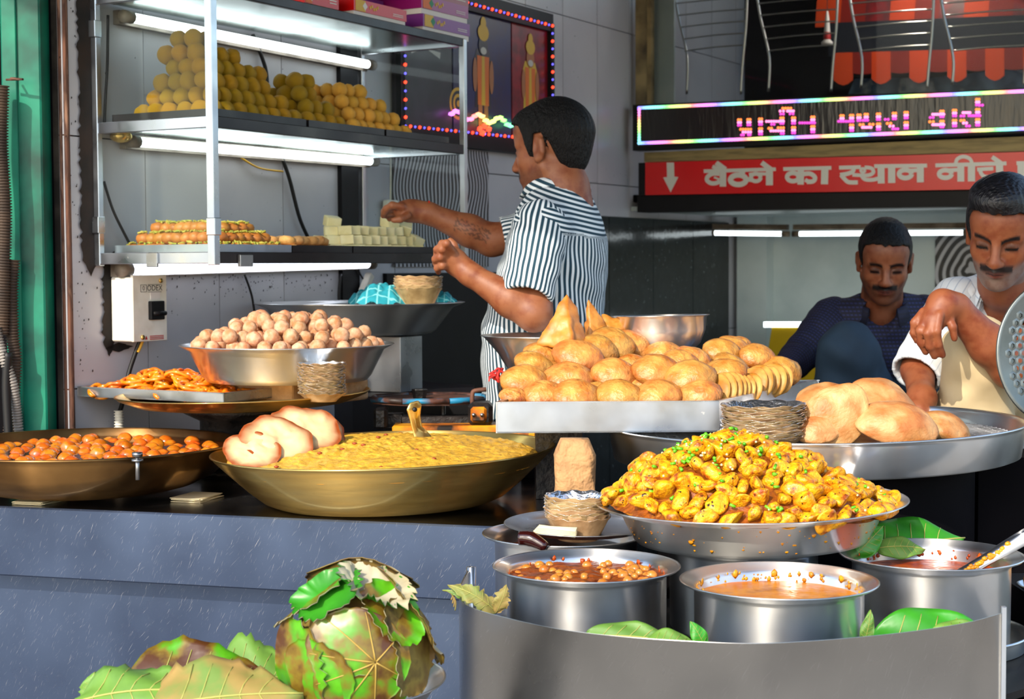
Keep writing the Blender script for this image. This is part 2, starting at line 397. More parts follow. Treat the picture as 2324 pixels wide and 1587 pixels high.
M['besan'] = mat('besan_ball', '#e0a63a', .6, 0, col2='#c78a22', scale=60, bump=(90, .5, .003), rand=.08, specks=[(55, .73, '#3a2410')])
M['peda'] = mat('brown_peda', '#b5742f', .5, 0, col2='#9a5d22', scale=30, bump=(60, .3, .002), rand=.1)
M['pista'] = mat('pistachio_flake', '#b5a648', .6, 0, col2='#86902f', scale=90)
M['cookie'] = mat('baked_cookie', '#d9a869', .7, 0, col2='#bf8746', scale=50, bump=(80, .6, .004), rand=.1)
M['barfi'] = mat('milk_barfi', '#e8deb0', .6, 0, col2='#dccf96', scale=25, bump=(50, .25, .003), sss=.1, rand=.05)
M['sugarball'] = mat('sugared_ball', '#b5794f', .8, 0, col2='#d8b495', scale=70, lo=.38, hi=.75, detail=6, bump=(160, .6, .003), rand=.1)
M['jalebi'] = mat('jalebi', '#f08c10', .22, 0, col2='#d05f06', scale=30, coat=.6, sss=.25, ssr=(1, .4, .05), rand=.14)
M['kachori'] = mat('fried_kachori', '#cf923f', .45, 0, col2=['#bb7626', '#8c4a10'], scale=38, lo=.36, hi=.74, attr='tone', bump=[(45, .9, .010), (150, .4, .003)], coat=.12, coatr=.3, rand=.10)
M['samosa'] = mat('fried_samosa', '#c98838', .48, 0, col2=['#b47226', '#884a12'], scale=34, lo=.35, hi=.75, bump=[(30, .6, .005)], coat=.1, coatr=.3, rand=.06)
M['matri'] = mat('matri_disc', '#cf9a4c', .5, 0, col2='#a8691f', scale=30, bump=(60, .4, .003), rand=.08)
M['puri'] = mat('puffed_puri', '#e2a95c', .5, 0, attr='tone', col2='#e0b890', scale=30, lo=.40, hi=.70, bump=[(30, .6, .008), (150, .35, .003)], rand=.06)
M['halwa'] = mat('semolina_halwa', '#d6a83a', .45, 0, col2='#b98a26', scale=60, bump=[(60, .7, .006), (170, .5, .003)], sss=.12, ssr=(1, .7, .15), coat=.15, coatr=.25)
M['raisin'] = mat('raisin_bits', '#8f3a17', .4)
M['bread'] = mat('fried_bread', '#e9c48e', .5, attr='tone', bump=[(30, .5, .005)], sss=.05)
M['potato'] = mat('spiced_potato', '#e0a410', .42, 0, col2=['#cc8408', '#8c420a'], scale=75, lo=.42, hi=.66, sss=.05, ssr=(1, .5, .05), bump=[(70, .9, .008), (220, .5, .003)], coat=.12, coatr=.3, rand=.12, specks=[(170, .655, '#2c1606')])
M['masala'] = mat('masala_mash', '#9a500a', .5, 0, col2=['#6e3408', '#b8740e'], scale=50, lo=.35, hi=.7, bump=[(60, .9, .008)], specks=[(110, .68, '#2a1a08')])
M['chilli'] = mat('green_chilli', '#4f9e12', .35, 0, col2='#78bd22', scale=60, rand=.15)
M['syrup'] = mat('sugar_syrup', '#4c1c06', .04, 0, col2='#6a2a08', scale=4, spec=.6, coat=.5, coatr=.03)
M['gulab'] = mat('gulab_jamun', '#b4520f', .22, 0, col2='#d17a1e', scale=40, coat=.5, coatr=.08, rand=.16, sss=.1)
M['curry_brown'] = mat('chickpea_gravy', '#6e2d0a', .35, 0, col2=['#8f4413', '#4d1c06'], scale=40, bump=(60, .8, .01), spec=.25)
M['chickpea'] = mat('chickpea', '#c07b2c', .3, 0, col2='#a8591a', scale=40, coat=.3, rand=.12)
M['curry_yellow'] = mat('yellow_curry', '#b4651a', .3, 0, col2=['#c07a1c', '#85420e'], scale=22, lo=.35, hi=.7, spec=.15, bump=(40, .35, .006))
M['curry_red'] = mat('red_curry', '#8f3208', .28, 0, col2=['#b04e14', '#5e1c05'], scale=36, spec=.18, bump=(50, .6, .006))
M['turmeric'] = mat('curry_splash', '#c98c10', .4, 0, col2='#a8620c', scale=40)
M['red_splash'] = mat('red_splash', '#b4500f', .35, 0, col2='#8f340a', scale=30)
M['leaf'] = mat('green_leaf', '#358a1c', .4, 0, col2='#276e16', scale=14, bump=(14, .3, .006), coat=.1, coatr=.3)
M['leaf_lt'] = mat('pale_leaf', '#648a34', .5, 0, col2='#4f7430', scale=14, bump=(14, .3, .006))
M['leaf_mix'] = mat('browning_leaf', '#52a014', .36, 0, col2=['#4a8a14', '#6e5a18', '#4a2a10'], scale=19, lo=.34, hi=.60, bump=(16, .5, .008), coat=.15, coatr=.25)
M['leaf_dry'] = mat('dry_leaf', '#6a5022', .6, 0, col2=['#7d6a2c', '#35240f'], scale=22, bump=(16, .5, .008))
M['leaf_pale'] = mat('leaf_underside', '#b5ac92', .7, 0, col2='#988c68', scale=20, bump=(16, .4, .006))
M['leaf_tan'] = mat('yellowing_leaf', '#a08048', .6, 0, col2=['#8c7a40', '#66803a'], scale=13, bump=(14, .4, .006))
M['leaf_vein'] = mat('leaf_vein', '#a3a052', .5)
M['led_black'] = mat('led_panel', '#0d0b0e', .28, 0, bump=(9, .35, .01), stretch=(5, 5, .7), spec=.6)
M['led_rgb'] = mat('led_rainbow', (1, 1, 1), .4, attr='col', emit=1.6)
M['red_sign'] = mat('red_sign', '#c8060c', .25, 0, col2='#d11a1c', scale=3, spec=.45)
M['letter'] = mat('sign_letter', '#c9c8bd', .4)
M['ledge'] = mat('wood_ledge', '#8f7d4e', .6, 0, col2='#6d5f3c', scale=9, stretch=(1, 1, 8))
M['cream'] = mat('cream_trim', '#8d7d58', .7, 0, col2='#40382a', scale=7)
M['wire'] = mat('wire_metal', (.55, .55, .52), .35, 1)
M['orange'] = mat('reflected_orange', '#d8430a', .6, 0, sss=0)
M['red_cloth'] = mat('reflected_red', '#8a1408', .6)
M['navy'] = mat('navy_cloth', '#0c1524', .7)
M['tarp'] = mat('tarpaulin', '#24303c', .8, 0)
M['yellow_p'] = mat('yellow_plastic', '#c9a406', .45)
M['teal'] = mat('teal_cloth', '#1f9fb0', .85, 0, col2='#157c90', scale=12, bump=(60, .5, .003), sheen=.2)
M['box_purple'] = mat('purple_card', '#74297e', .35)
M['box_magenta'] = mat('magenta_card', '#8d0a66', .3)
M['box_red'] = mat('red_card', '#c4080a', .3)
M['box_dred'] = mat('dark_red_card', '#8a0612', .3)
M['card_white'] = mat('white_card', '#d6d0cc', .6)
M['card_cream'] = mat('cream_card', '#e3cf93', .6)
M['print_gold'] = mat('gold_print', '#c9a02c', .5)
M['print_green'] = mat('green_print', '#0d7a4f', .5)
M['print_orange'] = mat('orange_print', '#d0661a', .5)
M['print_blue'] = mat('blue_print', '#131a52', .4, 0, col2='#251a3c', scale=14)
M['print_maroon'] = mat('maroon_print', '#5c0714', .4, 0, col2='#8a0d1a', scale=22)
M['print_dark'] = mat('dark_print', '#17131c', .4, 0, col2='#2a2430', scale=14)
M['print_skin'] = mat('tan_print', '#a0643a', .5)
M['print_white'] = mat('white_print', '#b8b6ae', .5)
M['print_black'] = mat('black_print', '#121212', .5)
M['print_red'] = mat('red_print', '#b01c1c', .5)
M['hair'] = mat('black_hair', '#060505', .5, 0, col2='#110e0e', scale=60, stretch=(3, 3, 1), bump=[(90, 1., .01), (240, .8, .004)], spec=.3)
M['hair_grey'] = mat('greying_hair', '#0c0b0e', .42, 0, col2=['#17161b', '#4a4850'], scale=60, lo=.4, hi=.85, stretch=(1, 3, 1), bump=[(80, .8, .006)], spec=.5)
M['skin_a'] = mat('brown_skin', '#9a5f3c', .5, attr='col', sss=.15, bump=(220, .12, .001), col2='#d9b8a8', scale=40, lo=.45, hi=.7)
M['shirt_s'] = mat('white_shirt', '#c9d0d8', .8, 0, bump=(12, .3, .01))
M['trouser'] = mat('beige_trousers', '#cdb892', .85, 0, col2='#bda67e', scale=6, bump=(9, .35, .012))
M['jeans'] = mat('faded_jeans', '#2a3f52', .85, 0, col2='#1c2d3e', scale=5, bump=(80, .3, .002))
M['red_thread'] = mat('red_thread', '#b81f14', .7, 0, col2='#8a1a20', scale=60)
M['eye_white'] = mat('eye_white', '#c9b8a8', .3)
M['pupil'] = mat('dark_iris', '#0a0706', .15)
def stripe_mat(name, dark, light, period, duty=.5, extra=None, rough=.8):
    m = bpy.data.materials.new(name); m.use_nodes = True; nt = m.node_tree; N = nt.nodes; L = nt.links; b = N['Principled BSDF']; b.inputs['Roughness'].default_value = rough
    at = N.new('ShaderNodeAttribute'); at.attribute_name = 'sx'
    def tri(sock, per, dut):
        a = N.new('ShaderNodeMath'); a.operation = 'DIVIDE'; a.inputs[1].default_value = per; L.new(sock, a.inputs[0])
        f = N.new('ShaderNodeMath'); f.operation = 'PINGPONG'; f.inputs[1].default_value = .5; L.new(a.outputs[0], f.inputs[0])
        r = N.new('ShaderNodeMapRange'); r.inputs[1].default_value = dut * .5 - .035; r.inputs[2].default_value = dut * .5 + .035; L.new(f.outputs[0], r.inputs[0]); return r.outputs[0]
    fac = tri(at.outputs['Fac'], period, duty)
    mx = N.new('ShaderNodeMix'); mx.data_type = 'RGBA'; mx.inputs[6].default_value = lin(dark); mx.inputs[7].default_value = lin(light); L.new(fac, mx.inputs[0]); c = mx.outputs[2]
    if extra:
        a2 = N.new('ShaderNodeAttribute'); a2.attribute_name = 'sy'; f2 = tri(a2.outputs['Fac'], extra[0], extra[1])
        m2 = N.new('ShaderNodeMix'); m2.data_type = 'RGBA'; m2.inputs[7].default_value = lin(extra[2]); L.new(f2, m2.inputs[0]); L.new(c, m2.inputs[6]); c = m2.outputs[2]
    L.new(c, b.inputs['Base Color'])
    tc = N.new('ShaderNodeTexCoord'); n = N.new('ShaderNodeTexNoise'); n.inputs['Scale'].default_value = 11; L.new(tc.outputs['Object'], n.inputs['Vector'])
    bp = N.new('ShaderNodeBump'); bp.inputs['Strength'].default_value = .35; bp.inputs['Distance'].default_value = .012; L.new(n.outputs['Fac'], bp.inputs['Height']); L.new(bp.outputs[0], b.inputs['Normal']); return m
M['shirt_stripe'] = stripe_mat('navy_white_stripe', '#12394a', '#dfe6ea', .0128, .52)
M['shirt_blue'] = stripe_mat('navy_check', '#15172f', '#232a58', .012, .35, (.012, .4, '#141428'))
M['shirt_white'] = stripe_mat('white_pinstripe', '#a9b4c4', '#d3d8de', .022, .12)
M['wavy'] = stripe_mat('wavy_stripes', '#17171b', '#a8a8ae', .020, .56, rough=.4)
M['check_teal'] = stripe_mat('teal_check', '#7fd0d8', '#1b93a6', .03, .14, (.03, .87, '#7fd0d8'))
# ------------------------------------------------------------------ setting
def st(o): return tag(o, kind='structure')
def slab(name, poly, z0, z1, mats, parent=None, bevel=0):
    n = len(poly); v = [(p[0], p[1], z0) for p in poly] + [(p[0], p[1], z1) for p in poly]
    f = [tuple(range(n - 1, -1, -1)), tuple(range(n, 2 * n))] + [(i, (i + 1) % n, n + (i + 1) % n, n + i) for i in range(n)]
    o = wobj(name, v, f, mats, parent, smooth=False)
    if bevel:
        bm = bmesh.new(); bm.from_mesh(o.data); bmesh.ops.bevel(bm, geom=list(bm.edges), offset=bevel, segments=2, affect='EDGES', clamp_overlap=True); bm.to_mesh(o.data); bm.free()
    return o
fl = st(slab('floor', [(-30, -40), (30, -40), (30, 14), (-30, 14)], FLOOR - .1, FLOOR, M['floor'])); tag(fl, 'dusty grey paved ground in front of and under the stall', 'floor')
def wallp(t, b, z): return W0 + U * t + V * b + UP * z      # b>0 goes into the wall
T0, T1 = -.10, 4.36
wl = st(MB().box(wallp((T0 + T1) / 2, .07, .1), UVZ, ((T1 - T0) / 2, .05, 1.5)).obj('wall_left', M['grout'])); tag(wl, 'left shop wall clad in large white tiles', 'wall')
tile_rows = [(FLOOR, -.93), (-.93, -.30), (-.30, .33), (.33, .96), (.96, 1.6)]
tmesh = {}
for i in range(16):
    t0 = T0 - .001 + i * .29; t1 = min(t0 + .29, T1)
    if t1 - t0 < .05: continue
    for (z0, z1) in tile_rows:
        key = (round(t1 - t0, 3), round(z1 - z0, 3))
        if key not in tmesh:
            m_ = MB().box((0, 0, 0), UVZ, (key[0] / 2 - .0018, .008, key[1] / 2 - .0018)); tmesh[key] = mesh('tile', m_.v, m_.f, M['tile'], False)
        o = link('tile', tmesh[key], wl, wallp((t0 + t1) / 2, .012, (z0 + z1) / 2) - wl.location)
# black panels low on the left wall, dark vertical strip, grime
o = MB().box(wallp(1.85, -.004, -.71), UVZ, (.57, .008, .69)).obj('black_panel', M['black'], wl)
for k in range(4):
    MB().box(wallp(2.66 + .42 * k + .0, -.004, -.60), UVZ, (.208, .008, .80)).obj('granite_panel', M['granite'], wl)
MB().box(wallp(1.085, -.004, .10), UVZ, (.045, .008, .60)).obj('black_strip', M['black'], wl)
# grime patches where the cabinet and box meet the wall
def blotch(name, t, z, w, h, seed, n=40):
    r_ = random.Random(seed); v = [wallp(t, -.0005, z)]
    for i in range(n):
        a = 2 * math.pi * i / n; s = 1 + .22 * math.sin(a * 3 + seed) + r_.uniform(-.14, .14)
        ca, sa = math.cos(a), math.sin(a); k = 1 / max(abs(ca) ** 4 + abs(sa) ** 4, .2) ** .25
        v.append(wallp(t + w * ca * k * (1 + (s - 1) * .5), -.0005, z + h * sa * k * (1 + (s - 1) * .15)))
    f = [(0, i + 1, (i + 1) % n + 1) for i in range(n)]
    return wobj(name, v, f, M['grime'], wl, smooth=False)
def grime(t0, t1, z0, z1, amp, seed, n=70, both=True):
    q = random.Random(seed); L_, R_ = [], []
    for k in range(n + 1):
        z = z0 + (z1 - z0) * k / n; taper = min(1, min(k, n - k) / 5); tm = (t0 + t1) / 2
        L_.append(wallp(tm + (t0 - tm) * taper + amp * q.uniform(-1, 1) * taper, -.0005, z)); R_.append(wallp(tm + (t1 - tm) * taper + (amp * q.uniform(-1, 1) * taper if both else 0), -.0005, z))
    wobj('grime', L_ + R_, [(k, k + 1, n + 2 + k, n + 1 + k) for k in range(n)], M['grime'], wl, smooth=False)
grime(-.050, .012, -.02, 1.2, .006, 1, 120); grime(.020, .062, -.225, .03, .008, 2, 40); grime(.02, .13, -.215, -.19, .010, 3, 10); grime(.012, .12, .0, .045, .006, 4, 10)
q_ = random.Random(9); sm_ = MB()
for k in range(260):
    t = q_.uniform(.0, 1.0); z = -.02 - abs(q_.gauss(0, .035)) if k < 170 else q_.uniform(-.3, .9); t = t if k < 170 else q_.gauss(-.06, .02)
    w_, h_ = q_.uniform(.0008, .0026), q_.uniform(.0008, .004); sm_.add([wallp(t - w_, -.0006, z - h_), wallp(t + w_, -.0006, z - h_ * .4), wallp(t + w_ * .6, -.0006, z + h_), wallp(t - w_ * .8, -.0006, z + h_ * .6)], [(0, 1, 2, 3)])
tag(wobj('grime_specks', sm_.v, sm_.f, M['grime'], wl, smooth=False), kind='stuff')
# jambs left of the wall
pl = Vector((-1.185, 4.03, 0))
gp = st(MB().box((-1.187, 4.03, .1), XYZ, (.048, .05, 1.5)).obj('trim_1', M['green'], bevel=.004)); tag(gp, 'green painted steel post at the far left', 'post')
MB().box((-1.213, 3.978, .1), XYZ, (.018, .006, 1.5)).obj('flange', M['green'], gp, bevel=.002)
v, f = tube([P(35, 178, 3.96), P(25, 178, 3.93), P(52, 180, 3.93), P(14, 181, 3.94)], .003, 6)
wobj('hook', v, f, M['rust'], gp)
bj = st(MB().box((-1.127, 4.11, .1), XYZ, (.018, .05, 1.5)).obj('trim_2', M['dark'])); tag(bj, 'black gap strip between green post and wooden jamb', 'trim')
wj = st(MB().box((-1.104, 4.075, .1), XYZ, (.0115, .03, 1.5)).obj('trim_3', M['wood'], bevel=.003)); tag(wj, 'weathered brown wooden jamb beside white tiles', 'trim')
sw = st(MB().box((-2.1, 4.2, .1), XYZ, (.86, .04, 1.5)).obj('wall_side', M['dark'])); tag(sw, 'dark closed shutter left of green post', 'wall')
# ------------------------------------------------------------------ roof tarpaulin whose edge throws the slanting shade
EA, EB, EC = (P(*q) + SUN * 2.5 for q in ((1245, 575, 4.1), (220, 150, 4.1), (2240, 700, 3.72)))
e0 = EB + (EB - EA) * 1.2; e4 = EC + (EC - EA) * 1.5
edge = [e0, EB, EA, EC, e4]
back = [Vector((p.x + 1.2, 9.0, max(p.z + .9, 2.0))) for p in edge]
v = edge + back + [p + UP * .02 for p in edge] + [p + UP * .02 for p in back]
f = [(i, i + 1, 6 + i, 5 + i) for i in range(4)] + [(10 + i, 15 + i, 16 + i, 11 + i) for i in range(4)] + [(i, 10 + i, 11 + i, i + 1) for i in range(4)]
ro = st(wobj('ceiling', v, f, M['tarp'], smooth=False)); tag(ro, 'dark tarpaulin roof stretched over the stall', 'roof')
# ------------------------------------------------------------------ sign front
NS = U
def S(px, py, off=0.0): return RP(px, py, KC - U * off, NS)
def quadbox(name, pts, thick, mats, parent=None, origin=None, bevel=0):
    """front polygon (list of points) pushed back along U by thick"""
    n = len(pts); v = list(pts) + [p + U * thick for p in pts]
    f = [tuple(range(n)), tuple(range(2 * n - 1, n - 1, -1))] + [(i, n + i, n + (i + 1) % n, (i + 1) % n) for i in range(n)]
    return wobj(name, v, f, mats, parent, origin, smooth=False)
def srect(x0, x1, ya0, ya1, yb0, yb1, off=0.): return [S(x0, ya1, off), S(x1, yb1, off), S(x1, yb0, off), S(x0, ya0, off)]
XR = 2560
led = thing('led_sign', 'black scrolling sign board with rainbow border lights and pink dot lettering', 'sign', S(1440, 340, .10))
quadbox('housing', srect(1436, XR, 238, 342, 190, 290, .10), .07, M['black'], led)
quadbox('panel', srect(1446, XR, 243, 332, 197, 282, .104), .006, M['led_black'], led)
def dots(px_list, r, off, cols):
    v, f, c = [], [], []
    for (px, py), col in zip(px_list, cols):
        p = S(px, py, off); b = len(v)
        for k in range(6):
            a = math.pi * k / 3; v.append(p + W * (math.cos(a) * r) + UP * (math.sin(a) * r))
        v.append(p - U * r * .7)
        f += [(b + k, b + (k + 1) % 6, b + 6) for k in range(6)]; c += [col] * 7
    return v, f, c
def hsv(h, s=.75, vv=1.):
    import colorsys; return colorsys.hsv_to_rgb(h % 1, s, vv)
pl_, cl_ = [], []
n = 210
for k in range(n):
    x = 1450 + (XR - 1450) * k / n
    pl_.append((x, 245 - (x - 1450) * (245 - 207) / 874)); cl_.append(hsv(.83 - x / 178.))
    pl_.append((x, 325 - (x - 1450) * (325 - 292) / 874)); cl_.append(hsv(.05 + x / 170.))
for k in range(12): pl_.append((1450.5, 249 + k * 6.3)); cl_.append(hsv(.83 + k * .06))
v, f, c = dots(pl_, .0075, .106, cl_); o = wobj('border_lights', v, f, M['led_rgb'], led, attrs={'col': c}); tag(o, kind='stuff')
pl_, cl_ = [], []
def Bk(x, y, s, ox, oy, rows=3):
    for r_ in range(rows):
        for c_ in range(2):
            pl_.append((ox + (x + c_ * 6.64 * 5.3 * s / 6.64) / s, oy + (y + r_ * 41 * s / 6.64) / s)); cl_.append([(1, .22, .05), (1, .25, .55), (.55, .05, .4)][r_])
def Rw(x0, x1, y, s, ox, oy, c):
    k = max(1, round((x1 - x0) / (5.3 * s)))
    for i in range(k + 1): pl_.append((ox + (x0 + (x1 - x0) * i / k) / s, oy + y / s)); cl_.append(c)
o1 = (6.64, 1650, 210)
for b_ in ((170, 412), (312, 408), (487, 400), (487, 545), (810, 385), (985, 383), (985, 528), (1275, 370), (1275, 513), (1715, 350), (1860, 345), (1860, 492), (1970, 340), (2080, 330), (2265, 325), (2265, 475)): Bk(*b_, *o1)
OR, PK, MG = (1, .22, .05), (1, .25, .55), (.55, .05, .4)
for r_ in ((205, 355, 555, OR), (240, 355, 597, PK), (215, 250, 640, MG), (320, 350, 637, MG), (595, 850, 435, PK), (670, 710, 480, MG), (630, 670, 540, OR), (660, 850, 578, PK), (770, 850, 533, OR), (815, 850, 620, MG),
           (840, 960, 238, OR), (800, 850, 280, PK), (910, 1000, 280, PK), (810, 850, 325, MG), (950, 995, 322, MG), (1095, 1320, 458, MG), (1680, 1900, 435, MG), (2005, 2050, 485, OR), (2150, 2200, 480, OR), (2040, 2170, 525, PK), (2050, 2120, 420, MG)):
    Rw(r_[0], r_[1], r_[2], *o1, r_[3])
o2 = (5.234, 1880, 200)
for b_ in ((770, 300), (910, 290), (910, 410), (1335, 275), (1335, 395), (1485, 265), (1485, 385), (1760, 135), (1760, 255), (1760, 375)): Bk(*b_, *o2)
for r_ in ((675, 710, 372, MG), (700, 740, 420, OR), (730, 770, 452, PK), (765, 825, 485, MG), (1240, 1370, 312, PK), (1210, 1245, 350, MG), (1205, 1245, 400, OR), (1240, 1370, 435, PK), (1600, 1680, 292, PK), (1575, 1610, 332, MG), (1670, 1800, 328, MG), (1575, 1610, 385, OR), (1605, 1640, 415, PK), (1640, 1675, 450, MG), (1795, 1830, 203, MG)):
    Rw(r_[0], r_[1], r_[2], *o2, r_[3])
v, f, c = dots(pl_, .006, .106, cl_); o = wobj('dot_letters', v, f, M['led_rgb'], led, attrs={'col': c}); tag(o, kind='stuff')
# wooden ledge, red sign
o = tag(quadbox('wooden_ledge', srect(1462, XR, 346, 368, 300, 336, .07), .07, M['ledge']), 'worn yellow-brown wooden ledge between the two signs', 'ledge')
rs = thing('red_sign', 'red sign board with a white down arrow and white Hindi lettering', 'sign', S(1462, 445, .08))
quadbox('board', srect(1464, XR, 369, 443, 338, 424, .08), .03, M['red_sign'], rs)
quadbox('edge_cap', srect(1449, 1464, 370, 444, 369, 443, .081), .05, M['black'], rs)
def strokes(lst, s, ox, oy, off):
    v, f = [], []
    for i, (w, pts) in enumerate(lst):
        pts = [Vector((x, y, 0)) for x, y in pts]
        if len(pts) > 2: pts = smoothpts(pts, 5)
        L_, R_ = [], []
        for k, p in enumerate(pts):
            t = (pts[min(k + 1, len(pts) - 1)] - pts[max(k - 1, 0)]).normalized(); nn = Vector((-t.y, t.x, 0)) * (w / 2); L_.append(p + nn); R_.append(p - nn)
        b = len(v); of = off + i * .00012
        for p in L_: v.append(S(ox + p.x / s, oy + p.y / s, of))
        for p in R_: v.append(S(ox + p.x / s, oy + p.y / s, of))
        m = len(L_)
        for k in range(m - 1): f.append((b + k, b + k + 1, b + m + k + 1, b + m + k))
    return v, f
def ring(cx, cy, rx, ry, n=14): return [(cx + rx * math.cos(2 * math.pi * k / n), cy + ry * math.sin(2 * math.pi * k / n)) for k in range(n + 1)]
Z1 = (5.164, 1450, 340); Z2 = (5.234, 1880, 330)
def letters(name, lst, Zs):
    v, f = strokes(lst, *Zs, .0805); wobj(name, v, f, M['letter'], rs, smooth=False)
arrow = [(325, 150), (412, 150), (415, 315), (462, 320), (372, 500), (285, 325), (330, 320)]
wobj('arrow', [S(1450 + x / 5.164, 340 + y / 5.164, .0808) for x, y in arrow], [(0, 1, 2, 6), (5, 6, 4), (6, 2, 4), (2, 3, 4)], M['letter'], rs, smooth=False)
letters('word', [(42, [(760, 252), (1605, 228)]), (58, [(1015, 232), (905, 150)]), (44, [(965, 240), (862, 196)]), (76, [(985, 235), (985, 432)]),
    (50, [(945, 282), (860, 282), (805, 318), (800, 360), (845, 392), (905, 390), (950, 368)]), (24, [(880, 322), (945, 348)]), (72, [(1212, 240), (1205, 295)]), (62, ring(1165, 352, 92, 56)),
    (46, ring(1370, 325, 56, 44)), (36, [(1290, 288), (1400, 282), (1500, 284)]), (52, [(1255, 345), (1320, 352)]), (82, [(1530, 232), (1530, 416)]), (58, [(1548, 232), (1438, 150)])], Z1)
letters('word', [(44, [(1692, 226), (2255, 212)]), (52, ring(1805, 320, 68, 48)), (76, [(1898, 225), (1895, 408)]), (52, [(1930, 285), (2005, 280), (2062, 320), (2045, 368), (1968, 376)]), (36, [(1975, 340), (1952, 380)]), (84, [(2180, 215), (2175, 404)])], Z1)
letters('word', [(46, [(128, 266), (385, 258)]), (46, [(545, 248), (1172, 240)]), (50, [(300, 266), (292, 308), (235, 335), (140, 352)]), (50, [(150, 350), (198, 405), (245, 438), (350, 440)]), (42, [(285, 350), (400, 356)]),
    (34, ring(410, 298, 24, 22)), (44, [(430, 262), (510, 272), (535, 318), (490, 352), (400, 358)]), (46, [(395, 362), (440, 405), (535, 408), (625, 382)]), (82, [(625, 245), (628, 452)]), (86, [(752, 245), (752, 447)]),
    (56, ring(915, 340, 74, 48)), (46, [(955, 300), (1060, 296)]), (82, [(1093, 242), (1093, 440)])], Z2)
letters('word', [(46, [(1272, 238), (2115, 214)]), (54, ring(1390, 340, 74, 46)), (46, [(1435, 295), (1550, 290)]), (82, [(1573, 236), (1573, 430)]), (86, [(1700, 232), (1700, 428)]), (44, [(1512, 228), (1530, 165), (1600, 134), (1680, 160), (1712, 228)]),
    (44, [(1768, 287), (1960, 275)]), (46, [(1800, 288), (1820, 340), (1870, 374), (2000, 368)]), (86, [(2032, 218), (2036, 410)]), (52, [(2060, 218), (1945, 138)])], Z2)
letters('word', [(46, [(2235, 212), (2560, 204)]), (92, [(2292, 214), (2296, 410)]), (86, [(2440, 214), (2440, 400)])], Z2)
# beam under the sign, recess ceiling
o = tag(quadbox('beam', srect(1446, XR, 444, 482, 428, 462, .06), .12, M['black']), 'black steel beam under the red sign', 'beam')
zb = S(1700, 480).z
rc_ = [KC + W * s + U * q for s, q in ((-.02, -.02), (3.2, -.02), (3.2, 2.0), (-.02, 2.0))]
cb = st(slab('trim_4', [(p.x, p.y) for p in rc_], zb + .012, zb + .03, M['white_paint'])); tag(cb, 'white boarded soffit of the recess below the signs', 'ceiling')
BW = W0 + U * 4.297                                             # recess back wall
bw = st(MB().box(BW + W * 1.9 + U * .05 + UP * -.5, (W, U, UP), (1.9, .05, .95)).obj('wall_back', M['white_paint'])); tag(bw, 'pale back wall of the recess behind seated men', 'wall')
cl = st(MB().box(BW + W * .095 - U * .03 + UP * -.5, (W, U, UP), (.075, .06, .95)).obj('trim_5', M['white_paint'])); tag(cl, 'white column at the corner of the recess', 'column')
# printed panel of rings on the back wall
def bwp(px, py, off): return RP(px, py, BW - U * off, NS)
v, f, sx = [], [], []
nx, ny = 26, 34
for j in range(ny + 1):
    for i in range(nx + 1):
        p = bwp(2122 + (2330 - 2122) * i / nx, 525 + 260 * j / ny, .006); v.append(p); q = Vector((2205, 610, 0)) - Vector(pxof(p) + (0,)); sx.append(q.length * .00115 + .006 * math.sin(math.atan2(q.y, q.x) * 3))
for j in range(ny):
    for i in range(nx): a = j * (nx + 1) + i; f.append((a, a + 1, a + nx + 2, a + nx + 1))
o = wobj('ring_print', v, f, M['wavy'], None, attrs={'sx': sx}); tag(o, 'wall panel printed with black and grey rings behind white-shirted man', 'wall panel')
def tube_light(label, a, b, glow, r=.013, batten=None, group='fluorescent tubes'):
    a, b = Vector(a), Vector(b); d = (b - a).normalized(); t = thing('tube_light', label, 'lamp', a, group)
    tobj('tube', [a, b], r, M[glow], t, 12)
    for p, s in ((a, -1), (b, 1)): tobj('holder', [p - d * s * .006, p + d * s * .028], r * 1.25, M['plastic_dirty'], t, 10)
    if batten is not None: MB().box((a + b) / 2 + batten, (d, batten.normalized(), d.cross(batten.normalized())), ((b - a).length / 2 + .02, .012, .018)).obj('batten', M['plastic_dirty'], t)
    return t
tube_light('short left glowing tube under the recess soffit', bwp(1620, 529, .35), bwp(1778, 531, .35), 'tube', .011, UP * .03)
tube_light('long glowing tube above the head of man in navy shirt', bwp(1812, 531, .35), bwp(2190, 528, .35), 'tube', .011, UP * .03)
o = thing('yellow_board', 'yellow board with a bright top edge left of navy-shirted man', 'board', bwp(1800, 900, .3))
quadbox('sheet', [bwp(1725, 900, .3), bwp(1990, 900, .3), bwp(1990, 742, .3), bwp(1752, 742, .3)], .03, M['yellow_p'], o)
quadbox('glow_edge', [bwp(1733, 743, .305), bwp(1990, 743, .305), bwp(1990, 731, .305), bwp(1733, 731, .305)], .03, M['tube'], o)  # glow painted on the board edge by emission; it is no lamp
